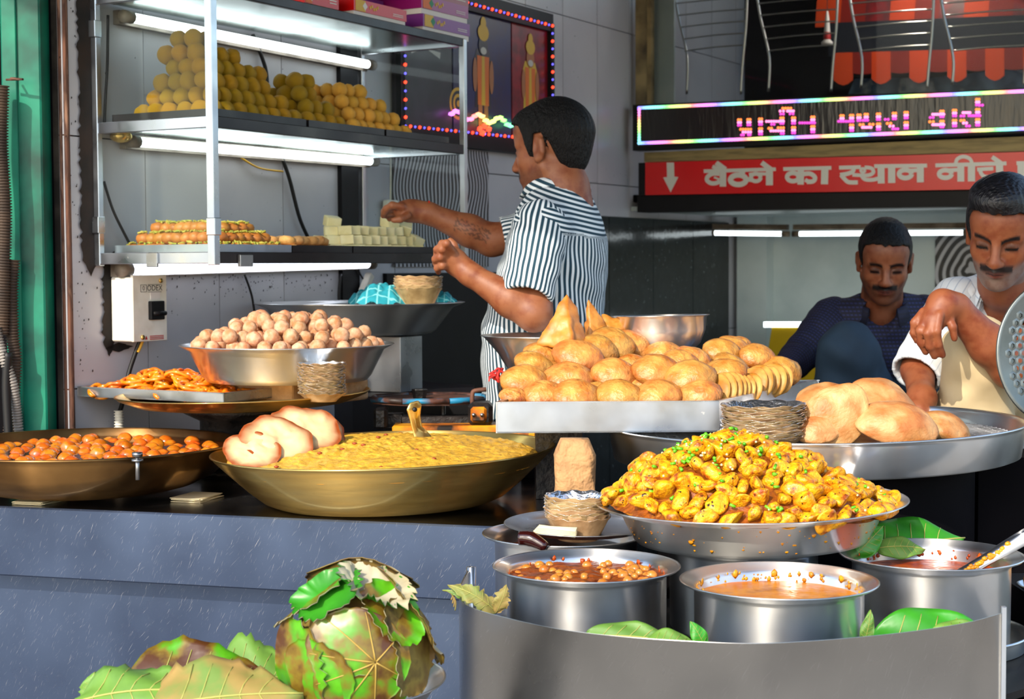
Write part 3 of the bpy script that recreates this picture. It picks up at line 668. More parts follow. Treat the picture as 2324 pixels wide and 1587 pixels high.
# upper window: dusty glass, wire racks, reflected orange awnings modelled behind
win = st(thing('window_1', 'dusty shop window above the scrolling sign', 'window', S(1470, 235)))
quadbox('pane', srect(1476, XR, -60, 238, -60, 195, 0), .006, M['glass_dark'], win)
quadbox('mullion', srect(1466, 1478, -60, 240, -60, 239, .02), .03, M['cream'], win)
quadbox('reflection_strip', srect(1478, 1530, -60, 236, -60, 232, -.06), .01, M['white_paint'], win)  # pale strip standing in for a reflection on the glass
tr = st(quadbox('trim_6', srect(1442, 1466, -60, 238, -60, 238, .03), .04, M['cream'])); tag(tr, 'stained cream post left of the upper window', 'post')
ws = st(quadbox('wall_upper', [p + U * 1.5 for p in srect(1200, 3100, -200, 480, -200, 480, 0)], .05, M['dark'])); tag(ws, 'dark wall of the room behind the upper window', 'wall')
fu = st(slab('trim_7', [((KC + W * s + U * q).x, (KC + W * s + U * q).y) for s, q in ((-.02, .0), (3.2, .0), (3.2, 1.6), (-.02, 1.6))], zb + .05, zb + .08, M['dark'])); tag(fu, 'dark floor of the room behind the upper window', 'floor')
def rack(xs, lab, ybot):
    x0, x1, x2 = xs; t = thing('wire_rack', lab, 'rack', S(x1, ybot, -.25), 'wire racks in the upper window')
    g = lambda px, py: S(px, py, -.25)
    tobj('upright', [g(x0 - 25, -40), g(x0 - 12, 40), g(x0 + 8, 130), g(x0 + 6, ybot)], .0055, M['wire'], t, 6, 5)
    tobj('upright', [g(x1 + 4, -40), g(x1, 60), g(x1 - 8, 150), g(x1 - 12, ybot)], .0055, M['wire'], t, 6, 5)
    for k in range(5):
        y = -6 + 27 * k; tobj('wire', [g(x0 - 18 + 5 * k, y + 14), g((x0 + x1) / 2, y + 5), g(x1, y)], .0032, M['wire'], t, 5, 4)
    return t
rack((1552, 1693, 0), 'leftmost hanging wire rack in the upper window', 214)
rack((1738, 1898, 0), 'middle hanging wire rack in the upper window', 208)
rack((1948, 2116, 0), 'wire rack before the orange canopy in the upper window', 200)
rack((2155, 2335, 0), 'rightmost wire rack in the upper window', 192)
pb = thing('fill_bulb', 'bare bulb hanging in the room behind the upper window', 'lamp', S(2060, -110, -.35))  # unseen lamp added to brighten the shapes behind the glass
link('bulb', mesh('bulb', *ico(.03, 2), mat('fill_bulb_glow', (1, .9, .75), .4, emit=6.)), pb); tobj('flex', [pb.location, pb.location + UP * .6], .003, M['cable'], pb, 6)
pl2 = bpy.data.lights.new('fill_bulb_light', 'POINT'); pl2.energy = 9; pl2.color = (1, .88, .72); pl2.shadow_soft_size = .04; plo = bpy.data.objects.new('fill_bulb_light', pl2); COL.objects.link(plo); plo.parent = pb; plo.location = (0, 0, -.04)
can = thing('awning_reflection', 'orange and red striped canopy with scalloped hem behind the racks', 'canopy', S(1900, 190, -.7))  # street awnings reflected in the pane, modelled as solid stripes
sx_ = [1892 + 43 * k for k in range(13)]
for k in range(12):
    a, b = sx_[k], sx_[k + 1]; y0 = 120 - k * 1.2; yb = [182, 168][k % 2] - k * 1.3
    g = lambda px, py: S(px, py, -.7)
    pts = [g(a, y0)] + [g(a + (b - a) * q, yb + 12 * math.sin(math.pi * q) * (1 if k % 2 == 0 else .2)) for q in (0, .25, .5, .75, 1)] + [g(b, y0 - 1.2)]
    quadbox('stripe', pts[::-1], .006, M['orange' if k % 2 == 0 else 'red_cloth'], can)
for k in range(9):
    a, b = 1850 + 56 * k, 1850 + 56 * (k + 1); quadbox('upper_stripe', [S(a, 62 - k * 3, -.75), S(b, 60 - k * 3, -.75), S(b + 8, -50, -.75), S(a + 8, -50, -.75)], .006, M[('orange', 'red_cloth', 'print_maroon')[k % 3]], can)
quadbox('dark_band', [S(1880, 128, -.72), S(2420, 112, -.72), S(2420, 30, -.72), S(1880, 52, -.72)], .006, M['navy'], can)
o = tag(quadbox('pale_cloth', [S(1925, 214, -.9), S(2420, 200, -.9), S(2420, 158, -.9), S(2260, 160, -.9), S(2120, 176, -.9), S(1940, 178, -.9)], .02, mat('blue_cloth', '#6f8fae', .6, 0, col2=['#2a4a66', '#c9d4dc'], scale=9, lo=.35, hi=.7)), 'pale blue crumpled cloth under the orange canopy hem', 'cloth')
o = thing('hanging_bottle', 'white tapered bottle with red band hanging in the upper window', 'bottle', S(1877, 102, -.4))
bq = S(1877, 102, -.4); v, f = lathe([(0, 0), (.024, 0), (.024, .012), (.014, .02), (.013, .045), (.010, .10), (.004, .14), (0, .14)], 14); wobj('body', np.array(v) + np.array(bq), f, M['card_white'], o)
v, f = lathe([(.0145, .022), (.0152, .024), (.0145, .05), (.013, .052)], 14); wobj('band', np.array(v) + np.array(bq), f, M['print_red'], o)
tobj('string', [bq + UP * .14, bq + UP * .6], .0015, M['wire'], o, 5)
# ------------------------------------------------------------------ glass sweets cabinet
C1 = Vector((-.718, 3.94, 0)); LEN, DEP = 1.15, .385
ZB, ZM, ZT = .037, .352, .672
def cp(a, b, z): return C1 + U * a + V * b + UP * z          # a along the front, b back to the wall
M['rail_shaded'] = mat('shaded_rail', '#211f22', .35, .4, rvar=.1, col2='#2e2a2c', scale=9)  # steel painted dark for the dim surroundings its front reflects
cab = thing('sweets_cabinet', 'steel framed glass cabinet of stacked Indian sweets on the wall', 'cabinet', cp(LEN / 2, DEP, ZB - .03))
def cbox(name, a0, a1, b0, b1, z0, z1, m, par=None, bev=.0015):
    return MB().box(cp((a0 + a1) / 2, (b0 + b1) / 2, (z0 + z1) / 2), UVZ, ((a1 - a0) / 2, (b1 - b0) / 2, (z1 - z0) / 2)).obj(name, M[m], par or cab, bevel=bev)
for (a, b, w) in ((0, 0, .011), (LEN, 0, .009), (0, DEP - .012, .009), (LEN, DEP - .012, .008)):
    cbox('post', a - w, a + w, b - w, b + w, ZB - .03, 1.0 if b == 0 and a == 0 else (1.0 if a == 0 else ZT + .01), 'steel_bright' if a == 0 else 'sheet')
for z, h in ((ZB - .012, .014), (ZM, .014), (ZT, .012)):
    cbox('front_rail', .0, LEN, -.006, .008, z - h, z + h, 'rail_shaded')
    cbox('side_rail', -.006, .008, .0, DEP - .012, z - h, z + h, 'steel_bright')
    cbox('end_rail', LEN - .007, LEN + .006, .0, DEP - .012, z - h, z + h, 'sheet')
M['shelf'] = mat('steel_shelf', (.60, .70, .68), .22, 1, rvar=.06, rscale=5)
for z in (ZB - .012, ZM, ZT):
    cbox('shelf', .008, LEN - .007, .008, DEP - .02, z - .004, z + .002, 'shelf', bev=0)
for (z0, z1) in ((ZB, ZM), (ZM, ZT)):
    cbox('side_pane', -.004, 0, .012, DEP - .03, z0 + .004, z1 - .016, 'glass', bev=0)
    cbox('end_pane', LEN, LEN + .004, .012, DEP - .03, z0 + .004, z1 - .014, 'glass', bev=0)
cbox('side_pane', -.004, 0, .012, DEP - .03, ZT + .014, .99, 'glass', bev=0)
cbox('sliding_pane_edge', .012, .017, -.003, .003, ZB, 1.0, 'glass_edge', bev=0)
for (a, b, z) in ((-.003, DEP - .012, .60), (-.003, DEP - .012, .11), (.0, -.002, .10)):
    cbox('hinge', a - .013, a + .012, b - .013, b + .014, z - .021, z + .021, 'steel_bright')
cbox('clip', -.014, -.006, .17, .205, ZB - .034, ZB + .002, 'sheet')
cbox('clip', .08, .13, -.016, -.006, ZB - .034, ZB - .004, 'steel_dark')
cbox('latch', LEN + .006, LEN + .012, .005, .02, ZT - .06, ZT - .015, 'steel_dark')
# tube lights on the wall in and below the cabinet
tube_light('glowing tube under the top shelf above the yellow laddus', wallp(.10, -.035, .640), wallp(1.155, -.035, .630), 'tube', .013, V * .03)
tube_light('glowing tube under the middle shelf above the barfi', wallp(.115, -.035, .325), wallp(1.165, -.035, .331), 'tube', .013, V * .03)
tube_light('bluish glowing tube below the cabinet over the switch box', wallp(.07, -.04, -.003), wallp(1.135, -.04, .012), 'tube_blue', .0155, V * .03)
o = thing('brass_lamp_cap', 'oval brass cap at the left end of the middle tube', 'lamp cap', wallp(.055, -.03, .335))
v, f = ico(1, 3); v = v * np.array([.028, .028, .016]); R_ = np.array([list(U), list(W), list(UP)]).T
wobj('cap', v @ R_.T + np.array(wallp(.06, -.035, .335)), f, M['brass'], o)
# cables in the cabinet and below
def wcable(name, lab, pts, r=.004, m='cable'):
    o = tobj(name, [wallp(t, -.012 - q, z) for t, z, q in pts], r, M[m], None, 6, 6); return tag(o, lab, 'cable')
wcable('cable', 'thin black cable hanging behind the yellow laddus at left', [(.045, .64, 0), (.04, .52, 0), (.03, .42, 0), (.025, .36, 0)])
wcable('cable', 'black cable drooping at the left behind the brown pedas', [(.02, .22, 0), (.05, .15, 0), (.09, .09, 0), (.12, .05, 0)])
wcable('cable', 'black forked cable behind the tall laddu heap', [(.62, .66, 0), (.66, .60, .0), (.68, .55, 0), (.685, .45, 0)], .006)
wcable('cable', 'thick black cable slanting down behind the white barfi', [(.74, .33, 0), (.78, .26, 0), (.83, .14, 0), (.90, .05, 0)], .006)
wcable('cable', 'thin tan cable joining the thick black one', [(.56, .31, 0), (.64, .285, 0), (.75, .28, 0)], .003, 'cable_y')
wcable('cable', 'thin brown cable hanging below the cabinet at the wall', [(.57, -.02, 0), (.60, -.08, 0), (.615, -.15, 0), (.63, -.22, 0)], .0035)
wcable('cable', 'black cable hanging beside black strip under the cabinet', [(1.03, -.02, 0), (1.02, -.10, 0), (1.05, -.16, 0)], .005)
o = thing('wall_socket_plug', 'white adaptor plug dangling under the right end of cabinet', 'plug', wallp(1.14, -.02, -.08))
MB().box(wallp(1.14, -.03, -.05), ((U * .8 + UP * -.6), V, (U * .6 + UP * .8)), (.012, .012, .035)).obj('body', M['plastic_w'], o, bevel=.003)
tobj('cord', [wallp(1.10, -.02, .02), wallp(1.12, -.02, -.02), wallp(1.16, -.02, -.06), wallp(1.17, -.02, -.10)], .003, M['cable'], o, 6, 4)
o = tag(MB().box(wallp(1.0, -.006, .50), UVZ, (.022, .003, .026)).obj('yellow_sticker', M['card_cream']), 'small yellow sticker on the tiles beside the black strip', 'sticker')
# trays
def tray(label, a0, a1, b0, b1, z, h=.026, m='rail_shaded', name='sweets_tray'):
    t = MB(); w = .0025
    t.box(cp((a0 + a1) / 2, (b0 + b1) / 2, z + w), UVZ, ((a1 - a0) / 2, (b1 - b0) / 2, w))
    for (x0, x1, y0, y1) in ((a0, a1, b0, b0 + w), (a0, a1, b1 - w, b1), (a0, a0 + w, b0, b1), (a1 - w, a1, b0, b1)):
        t.box(cp((x0 + x1) / 2, (y0 + y1) / 2, z + h / 2 + w), UVZ, ((x1 - x0) / 2, (y1 - y0) / 2, h / 2))
    return tag(t.obj(name, M[m]), label, 'tray', 'trays in the cabinet')
ZS = ZM + .015
tray('long dark steel tray under the tallest yellow laddu heap', .03, .40, .02, .35, ZM + .003, .030)
tray('steel tray under the low yellow laddus and besan balls', .41, .76, .02, .35, ZM + .003, .030)
tray('steel tray at the right end of the middle shelf', .77, 1.10, .02, .35, ZM + .003, .030)
tray('bright steel tray under the brown pedas', .03, .33, .02, .35, ZB - .009, .028, 'steel_bright')
tray('steel tray under the baked cookies', .335, .60, .02, .35, ZB - .009, .028)
tray('steel tray under the white barfi squares', .605, 1.10, .02, .35, ZB - .009, .028)
# balls piled in layers; only those that show are kept
LM = [lump('laddu', (1, 1, 1), M['laddu'], 3, .10, 1.6, s, .05, 7) for s in range(4)]
BM_ = [lump('besan_ball', (1, 1, .95), M['besan'], 2, .05, 1.4, s) for s in range(3)]
def heap(a0, a1, b0, b1, z, r, layers, top, meshes, name, label, cat, group, seed):
    r_ = random.Random(seed); n = 0; p = r * 1.93; pz = r * 1.58
    for k in range(layers):
        ins = k * r * .95; ia = ins * .45; na = int((a1 - a0 - ia - ins) / p); nb = int((b1 - b0 - 2 * ins) / p)
        for i in range(max(na, 1)):
            a = a0 + ia + r + p * i + (k % 2) * r * .3
            if k >= top(a) : continue
            for j in range(max(nb, 1)):
                b = b0 + ins + r + p * j
                upper = k + 1 < min(layers, top(a)); edge_ = j < 2 or i < 2 or i >= na - 2
                if (upper and not edge_) or j > nb - 1: continue
                if upper and j >= 2 and i >= 2: continue
                o = link(name, meshes[r_.randrange(len(meshes))], None, cp(a + r_.uniform(-.003, .003), b + r_.uniform(-.004, .004), z + r + k * pz), (r_.uniform(-3, 3), r_.uniform(-3, 3), r_.uniform(-3, 3)), r * r_.uniform(.95, 1.06))
                tag(o, label, cat, group); n += 1
    return n
ntop = lambda a: 6 if a < .19 else (5 if a < .25 else (4 if a < .36 else 3))
heap(.045, .42, .03, .345, ZS, .0235, 6, ntop, LM, 'laddu', 'yellow laddu in the tall heap on the middle shelf', 'sweet', 'yellow laddus in the tall heap', 1)
heap(.425, .62, .03, .30, ZS, .0235, 4, lambda a: 4, LM, 'laddu', 'yellow laddu in the lower heap right of the tall one', 'sweet', 'yellow laddus in the low heap', 2)
heap(.625, .94, .03, .30, ZS, .0225, 4, lambda a: 4 if a < .80 else 3 if a < .88 else 2, BM_, 'besan_ball', 'pale golden besan ball at the right of the middle shelf', 'sweet', 'besan balls on the middle shelf', 3)
PM = []
for s in range(3):
    PM.append(lump('peda', (.019, .024, .016), M['peda'], 2, .08, 1.4, s))
r_ = random.Random(5)
def peda(a, b, z, lab, grp, flake=True):
    o = tag(link('peda', PM[r_.randrange(3)], None, cp(a, b, z), (r_.uniform(-.2, .2), r_.uniform(-.2, .2), r_.uniform(0, 3)), r_.uniform(.95, 1.1)), lab, 'sweet', grp)
    if flake: link('pistachio_flakes', FLK[r_.randrange(3)], o, (0, 0, .012))
FLK = []
for s in range(3):
    m_ = MB(); q = random.Random(s)
    for k in range(7):
        a = q.uniform(0, 6.28); ax = (Vector((math.cos(a), math.sin(a), q.uniform(-.3, .3))).normalized(),); b_ = ax[0].orthogonal().normalized(); m_.box((q.uniform(-.01, .01), q.uniform(-.012, .012), .004), (ax[0], b_, ax[0].cross(b_)), (.007, .0018, .0018))
    FLK.append(mesh('pistachio_flakes', m_.v, m_.f, M['pista'], False))
ZL = ZB - .004
for row, (b0, b1, dz) in enumerate(((.05, .32, .014), (.085, .29, .042), (.11, .26, .068))):
    for i in range(9 - row):
        b = b0 + (b1 - b0) * i / (8 - row)
        for a in ((.06, .105) if row < 2 else (.075,)):
            peda(a + row * .012 + r_.uniform(-.004, .004), b, ZL + dz, 'brown peda with pistachio flakes in the stepped pile', 'pedas in the stepped pile')
    for i in range(6 - row): peda(.15 + i * .032 + row * .01, .055 + row * .03, ZL + dz, 'brown peda with pistachio flakes in the stepped pile', 'pedas in the stepped pile')
cup = thing('plastic_cup', 'small white plastic cup behind the brown sweets', 'cup', cp(.30, .22, ZL + .035))
v, f = lathe([(0, 0), (.030, 0), (.036, .04), (.039, .041), (.039, .044), (.035, .043), (.028, .004), (0, .004)], 24); link('shell', mesh('shell', v, f, M['plastic_w']), cup)
CK = [lump('cookie', (.026, .024, .016), M['cookie'], 2, .12, 1.5, s, shape=lambda q: Vector((q.x, q.y, max(-.75, min(.75, q.z))))) for s in range(3)]
for lay in range(2):
    for i in range(8 - 2 * lay):
        for j in range(3 - lay):
            tag(link('cookie', CK[r_.randrange(3)], None, cp(.355 + .031 * i + .02 * lay, .05 + .055 * j + .02 * lay + r_.uniform(-.006, .006), ZL + .013 + .025 * lay), (r_.uniform(-.2, .2), r_.uniform(-.2, .2), r_.uniform(0, 6))), 'round baked cookie between the pedas and the barfi', 'sweet', 'cookies on the bottom shelf')
bb = MB().box((0, 0, 0), XYZ, (.0185, .0185, .013)); me_b = mesh('barfi_square', bb.v, bb.f, M['barfi'], False)
bm = bmesh.new(); bm.from_mesh(me_b); bmesh.ops.bevel(bm, geom=list(bm.edges), offset=.002, segments=1, affect='EDGES'); bm.to_mesh(me_b); bm.free()
for lay in range(3):
    na, nb = 9 - lay, 4 - lay
    for i in range(na):
        for j in range(nb):
            if lay < 2 and 0 < j < nb - 1 and 1 < i < na - 2: pass
            tag(link('barfi_square', me_b, None, cp(.625 + .0425 * i + .021 * lay + r_.uniform(-.002, .002), .05 + .046 * j + .022 * lay, ZL + .016 + .027 * lay), (r_.uniform(-.08, .08), r_.uniform(-.08, .08), math.radians(15) + r_.uniform(-.12, .12))), 'white milk barfi square in the stepped block', 'sweet', 'barfi squares in the stepped block')
for (a, b, z, rr, lab) in ((.70, .16, .096, (.2, .1, .4), 'loose white barfi square on top at the left of block'), (.90, .10, .098, (.35, -.2, .7), 'tilted white barfi square under the reaching hand'), (.96, .09, .082, (.5, .3, .2), 'broken white barfi square at the right of block'), (.985, .07, .045, (.4, .2, .9), 'crumbled white barfi square by the tray end')):
    tag(link('barfi_square', me_b, None, cp(a, b, ZL + z), rr, 1.15), lab, 'sweet')
# ------------------------------------------------------------------ card boxes on the cabinet
def card(label, a, b, z, la, lb, h, m, turn=0., orn=None, lip=.30):
    ax = (U * math.cos(turn) + V * math.sin(turn), V * math.cos(turn) - U * math.sin(turn), UP)
    c = cp(a, b, z) + ax[0] * la / 2 + ax[1] * lb / 2; t = thing('sweets_box', label, 'box', c, 'card boxes on the cabinet')
    MB().box(c + UP * h * lip / 2, ax, (la / 2 - .003, lb / 2 - .003, h * lip / 2)).obj('base', M['card_white'], t)
    lid = MB().box(c + UP * h * (lip + 1) / 2, ax, (la / 2, lb / 2, h * (1 - lip) / 2)).obj('lid', M[m], t)
    fc = c - ax[1] * (lb / 2 + .0006) + UP * h * (lip + 1) / 2
    if orn:
        o_ = MB(); k = h * (1 - lip) / 2
        o_.box(fc - ax[0] * la * .38, ax, (la * .09, .0004, k * .95), 0); o_.box(fc - ax[0] * la * .30, ((ax[0] + UP).normalized(), ax[1], (UP - ax[0]).normalized()), (k * .5, .0008, k * .5), 1)
        for q in range(5): o_.box(fc - ax[0] * (la * .20 - q * la * .035) + UP * k * .25 * math.sin(q * 2), ax, (la * .012, .0006, k * .25), 2)
        for q in (-.15, -.45): o_.box(fc + ax[0] * la * .33 + UP * k * q, ax, (la * .10, .0004, k * .06), 3)
        vv = np.array([list(p) for p in o_.v])
        for nm, sel, mm in (('corner_print', 0, orn[0]), ('emblem_print', 1, orn[1]), ('script_print', 2, 'print_gold'), ('small_text', 3, 'card_white')):
            p_ = MB(); [p_.add([o_.v[i] for i in q_], [tuple(range(len(q_)))]) for q_, w_ in zip(o_.f, o_.m) if w_ == sel]
            po = wobj(nm, p_.v, p_.f, M[mm], t, smooth=False)
            if sel > 1: tag(po, kind='stuff')
    return t
ZC = ZT + .013
def a_px(px, b=.0):
    q = (px - CX) / F; o_ = C1 + V * b; return (q * o_.y - o_.x) / (U.x - q * U.y)
aA = a_px(966, .02)
card('purple sweets box at the bottom of the right stack', aA, .02, ZC, .26, .16, .052, 'box_purple', 0, ('print_gold', 'print_green'))
card('magenta sweets box on the purple one', aA - .005, .022, ZC + .0525, .26, .16, .052, 'box_magenta', 0, ('print_orange', 'print_green'))
card('dark red sweets box on the magenta one', aA + .0, .03, ZC + .1055, .27, .20, .05, 'box_dred', 0, ('print_gold', 'print_orange'), .02)
card('bright red sweets box topmost at the right', aA + .06, .03, ZC + .156, .20, .18, .05, 'box_red', 0, None, .02)
card('red box with a sweets picture lying open at the front', a_px(812, .01), .012, ZC, a_px(930, .01) - a_px(812, .01), .13, .046, 'box_red', 0, ('print_gold', 'card_white'))
card('red card box at the left end of the row', a_px(700, .02), .02, ZC, .15, .14, .055, 'box_red', 0, ('print_orange', 'card_white'), .12)
card('purple card box behind the open red one', a_px(815, .15), .15, ZC, .14, .13, .095, 'box_purple', 0, None)
card('red and gold card box above the left row', a_px(760, .10), .10, ZC + .0965, .22, .16, .05, 'box_dred', 0, ('print_gold', 'print_orange'), .05)
# ------------------------------------------------------------------ wall picture with string lights
zp0, zp1, tp0, tp1 = .438, .905, 1.33, 2.353
pic = thing('wall_picture', 'dark triptych picture of ornate standing figures framed by string lights', 'picture', wallp(1.84, -.03, zp0))
fr = lambda nm, t0, t1, z0, z1, q0, q1, m: MB().box(wallp((t0 + t1) / 2, -(q0 + q1) / 2, (z0 + z1) / 2), UVZ, ((t1 - t0) / 2, (q1 - q0) / 2, (z1 - z0) / 2)).obj(nm, M[m], pic)
fr('backing', tp0, tp1, zp0, zp1, .004, .02, 'print_dark')
for (a, b, z0, z1) in ((tp0, tp1, zp1 - .03, zp1 + .035), (tp0, tp1, zp0 - .03, zp0 + .02), (tp0, tp0 + .02, zp0, zp1), (tp1 - .02, tp1 + .008, zp0, zp1)): fr('frame', a, b, z0, z1, .006, .04, 'black')
for (t0, t1, m) in ((1.35, 1.66, 'print_dark'), (1.67, 2.06, 'print_blue'), (2.07, 2.333, 'print_maroon')): fr('print_ground', t0, t1, zp0 + .02, zp1 - .03, .02, .024, m)
def fig(tc, zc, s, robe, crown, nm):
    m_ = MB(); o_ = [0]
    def poly(pts, m):
        o_[0] += 1; q = -.0245 - o_[0] * .0003; n = len(pts); m_.add([wallp(tc + x * s, q, zc + y * s) for x, y in pts], [tuple(range(n))], m)
    def oval(x, y, rx, ry, m, n=14): poly([(x + rx * math.cos(6.283 * k / n), y + ry * math.sin(6.283 * k / n)) for k in range(n)], m)
    poly([(-.30, -.55), (.30, -.55), (.24, .10), (.34, .30), (.22, .55), (-.22, .55), (-.34, .30), (-.24, .10)], 3 if robe == 0 else 1)
    poly([(-.17, -.95), (-.03, -.95), (-.03, -.3), (-.18, -.3)], 2); poly([(.03, -.95), (.17, -.95), (.18, -.3), (.03, -.3)], 2)
    poly([(-.2, -.5), (.2, -.5), (.22, .42), (-.22, .42)], 0); poly([(-.07, -.5), (.07, -.5), (.05, .42), (-.05, .42)], 1)
    oval(-.30, .05, .08, .32, 2); oval(.30, .05, .08, .32, 2); oval(0, .62, .17, .2, 4); oval(0, .86, .20, .16, 1); oval(0, 1.03, .10, .13, 1); oval(0, .52, .11, .07, 5)
    wobj(nm, m_.v, m_.f, [M['print_orange'], M['print_gold'], M['print_skin'], M['print_dark'], M[crown], M['print_white']], pic, midx=m_.m, smooth=False)
fig(1.865, .655, .185, 0, 'print_dark', 'printed_figure'); fig(2.20, .655, .17, 1, 'print_skin', 'printed_figure')
m_ = MB()
for k in range(5):
    n = 20; m_.add([wallp(1.70 + (.055 - .011 * k) * math.cos(6.283 * j / n), -.0245 - .0003 * k, .555 + (.055 - .011 * k) * math.sin(6.283 * j / n)) for j in range(n)], [tuple(range(n))], k % 2)
for k in range(11):
    a = math.pi * (k - 5) / 9; m_.add([wallp(1.50 + .01 * math.cos(a), -.0245, .72), wallp(1.50 + .09 * math.sin(a + .12), -.0245, .72 + .09 * math.cos(a + .12)), wallp(1.50 + .09 * math.sin(a - .12), -.0245, .72 + .09 * math.cos(a - .12))], [(0, 1, 2)], 2)
wobj('printed_ornament', m_.v, m_.f, [M['print_gold'], M['print_dark'], M['print_white']], pic, midx=m_.m, smooth=False)
M['bulb_red'] = mat('bulb_red', (1, .05, .02), .3, emit=3.0); M['bulb_blue'] = mat('bulb_blue', (.12, .10, 1), .3, emit=2.2)
sl_ = thing('string_lights', 'string of red and blue bulbs around the wall picture', 'lights', wallp(1.84, -.05, zp0 - .02))
path = [(1.345, zp1 - .005), (2.335, zp1 - .01), (2.335, zp0 + .03), (1.345, zp0 + .015), (1.345, zp1 - .005)]
tobj('wire', [wallp(t, -.043, z) for t, z in path], .002, M['cable'], sl_, 5)
bl = {k: mesh('bulb', ico(r, 1)[0], ico(r, 1)[1], M[m]) for k, r, m in ((0, .0062, 'bulb_red'), (1, .0045, 'bulb_blue'))}
cnt = 0
for (a, b) in zip(path[:-1], path[1:]):
    L_ = math.hypot(b[0] - a[0], b[1] - a[1]); n = int(L_ / .027)
    for k in range(n):
        q = k / n; link('bulb', bl[cnt % 2], sl_, wallp(a[0] + (b[0] - a[0]) * q, -.046, a[1] + (b[1] - a[1]) * q) - sl_.location); cnt += 1
gl = thing('garland_lights', 'rainbow glowing garland across the foot of the wall picture', 'lights', wallp(1.9, -.05, zp0 + .06))
for k in range(22):
    t = 1.62 + .52 * k / 21; c = hsv(.78 + k * .038, .8); key = 'garland%d' % (k % 22)
    mm = mat('garland_%02d' % k, c, .4, emit=2.2); vv, ff = ico(.010, 1)
    link('glow', mesh('glow', vv * np.array([1.3, 1.3, .8]), ff, mm), gl, wallp(t, -.048, zp0 + .075 + .012 * math.sin(k * 1.1)) - gl.location)
for k, (t, z) in enumerate(((1.80, .475), (1.83, .487), (1.86, .478), (1.82, .462), (2.12, .47), (2.14, .462))):
    link('glow', mesh('glow', ico(.011, 1)[0], ico(.011, 1)[1], M['bulb_red']), gl, wallp(t, -.05, z) - gl.location)
# wavy striped wall panel
v, f, sx = [], [], []
nx, ny = 30, 40
for j in range(ny + 1):
    for i in range(nx + 1):
        t = 1.33 + .60 * i / nx; z = .0 + .405 * j / ny; v.append(wallp(t, -.006, z)); sx.append(t + .013 * math.sin(z * 16 + t * 7) + .008 * math.sin(z * 31 - t * 9))
for j in range(ny):
    for i in range(nx): a = j * (nx + 1) + i; f.append((a, a + 1, a + nx + 2, a + nx + 1))
wobj('striped_tile', v, f, M['wavy'], wl, attrs={'sx': sx})['label'] = 'wall panel of wavy black and white stripes'
o = thing('wall_socket', 'small pale wall switch seen through the cabinet end pane', 'switch', wallp(1.30, -.01, .14))
MB().box(wallp(1.30, -.015, .17), UVZ, (.03, .012, .045)).obj('plate', M['plastic_w'], o, bevel=.004)
tobj('cord', [wallp(1.30, -.015, .21), wallp(1.305, -.015, .40)], .003, M['plastic_w'], o, 6)
# ------------------------------------------------------------------ breaker box, its cable and conduits
bx = thing('breaker_box', 'white breaker box with black switch and maker lettering on the tiles', 'switch box', wallp(.115, -.03, -.195))
za, zb_ = -.186, -.004 - .018
MB().box(wallp(.108, -.034, (za + zb_) / 2), UVZ, (.058, .034, (zb_ - za) / 2)).obj('case', M['plastic_w'], bx, bevel=.003)
MB().box(wallp(.113, -.071, (za + zb_) / 2 + .002), UVZ, (.063, .004, (zb_ - za) / 2 + .003)).obj('cover', M['plastic_w'], bx, bevel=.0015)
sw_ = MB().box(wallp(.132, -.078, -.108), UVZ, (.026, .007, .024)).obj('breaker', M['black'], bx, bevel=.002)
tobj('toggle', [wallp(.112, -.088, -.116), wallp(.156, -.088, -.116)], .006, M['black'], bx, 8)
MB().box(wallp(.132, -.0755, -.07), UVZ, (.018, .0005, .011)).obj('rating_plate', M['card_white'], bx)
for (t, z) in ((.152, -.032), (.082, -.176)): tobj('screw', [wallp(t, -.075, z), wallp(t, -.079, z)], .006, M['brass'], bx, 10)
def flat_text(txt, place, size, parent, m, name='lettering'):
    cu = bpy.data.curves.new('txt', 'FONT'); cu.body = txt; cu.size = size; cu.align_x = 'CENTER'; cu.align_y = 'CENTER'; cu.space_character = 1.05
    to = bpy.data.objects.new('txt', cu); COL.objects.link(to); dg = bpy.context.evaluated_depsgraph_get(); me = bpy.data.meshes.new_from_object(to.evaluated_get(dg))
    bpy.data.objects.remove(to); me.materials.clear(); me.materials.append(M[m]); o = link(name, me, parent, place - parent.location)
    o.rotation_euler = Matrix((U, UP, W)).transposed().to_euler(); return o
flat_text('ODEX', wallp(.130, -.0758, -.051), .020, bx, 'print_black'); flat_text('0', wallp(.089, -.0758, -.051), .017, bx, 'print_black', 'logo')
lm = MB()
for (t, z, w, h) in ((.089, -.042, .011, .0005), (.089, -.060, .011, .0005), (.0785, -.051, .0005, .009), (.0995, -.051, .0005, .009), (.130, -.0415, .025, .0005), (.130, -.0605, .025, .0005)): lm.box(wallp(t, -.0758, z), UVZ, (w, .0003, h))
lm.obj('logo_frame', M['print_black'], bx)
wm = MB(); wm.add([wallp(.091, -.0758, -.182), wallp(.101, -.0758, -.182), wallp(.096, -.0758, -.172)], [(0, 1, 2)], 0)
for q in range(3): wm.box(wallp(.135, -.0758, -.174 - q * .004), UVZ, (.026, .0003, .001), 0)
wm.obj('warning_label', M['print_red'], bx)
o = tobj('cable', [wallp(.10, -.05, -.187), wallp(.092, -.04, -.22), wallp(.078, -.03, -.27), wallp(.055, -.03, -.34), wallp(.04, -.03, -.37)], .006, M['cable'], None, 8, 5); tag(o, 'black cable running down from the white breaker box', 'cable')
o = tobj('wire_pair', [wallp(.10, -.06, -.186), wallp(.097, -.055, -.20), wallp(.092, -.05, -.215)], .004, M['cable_y'], None, 6, 3); tag(o, 'short bare yellow wires under the white breaker box', 'cable')
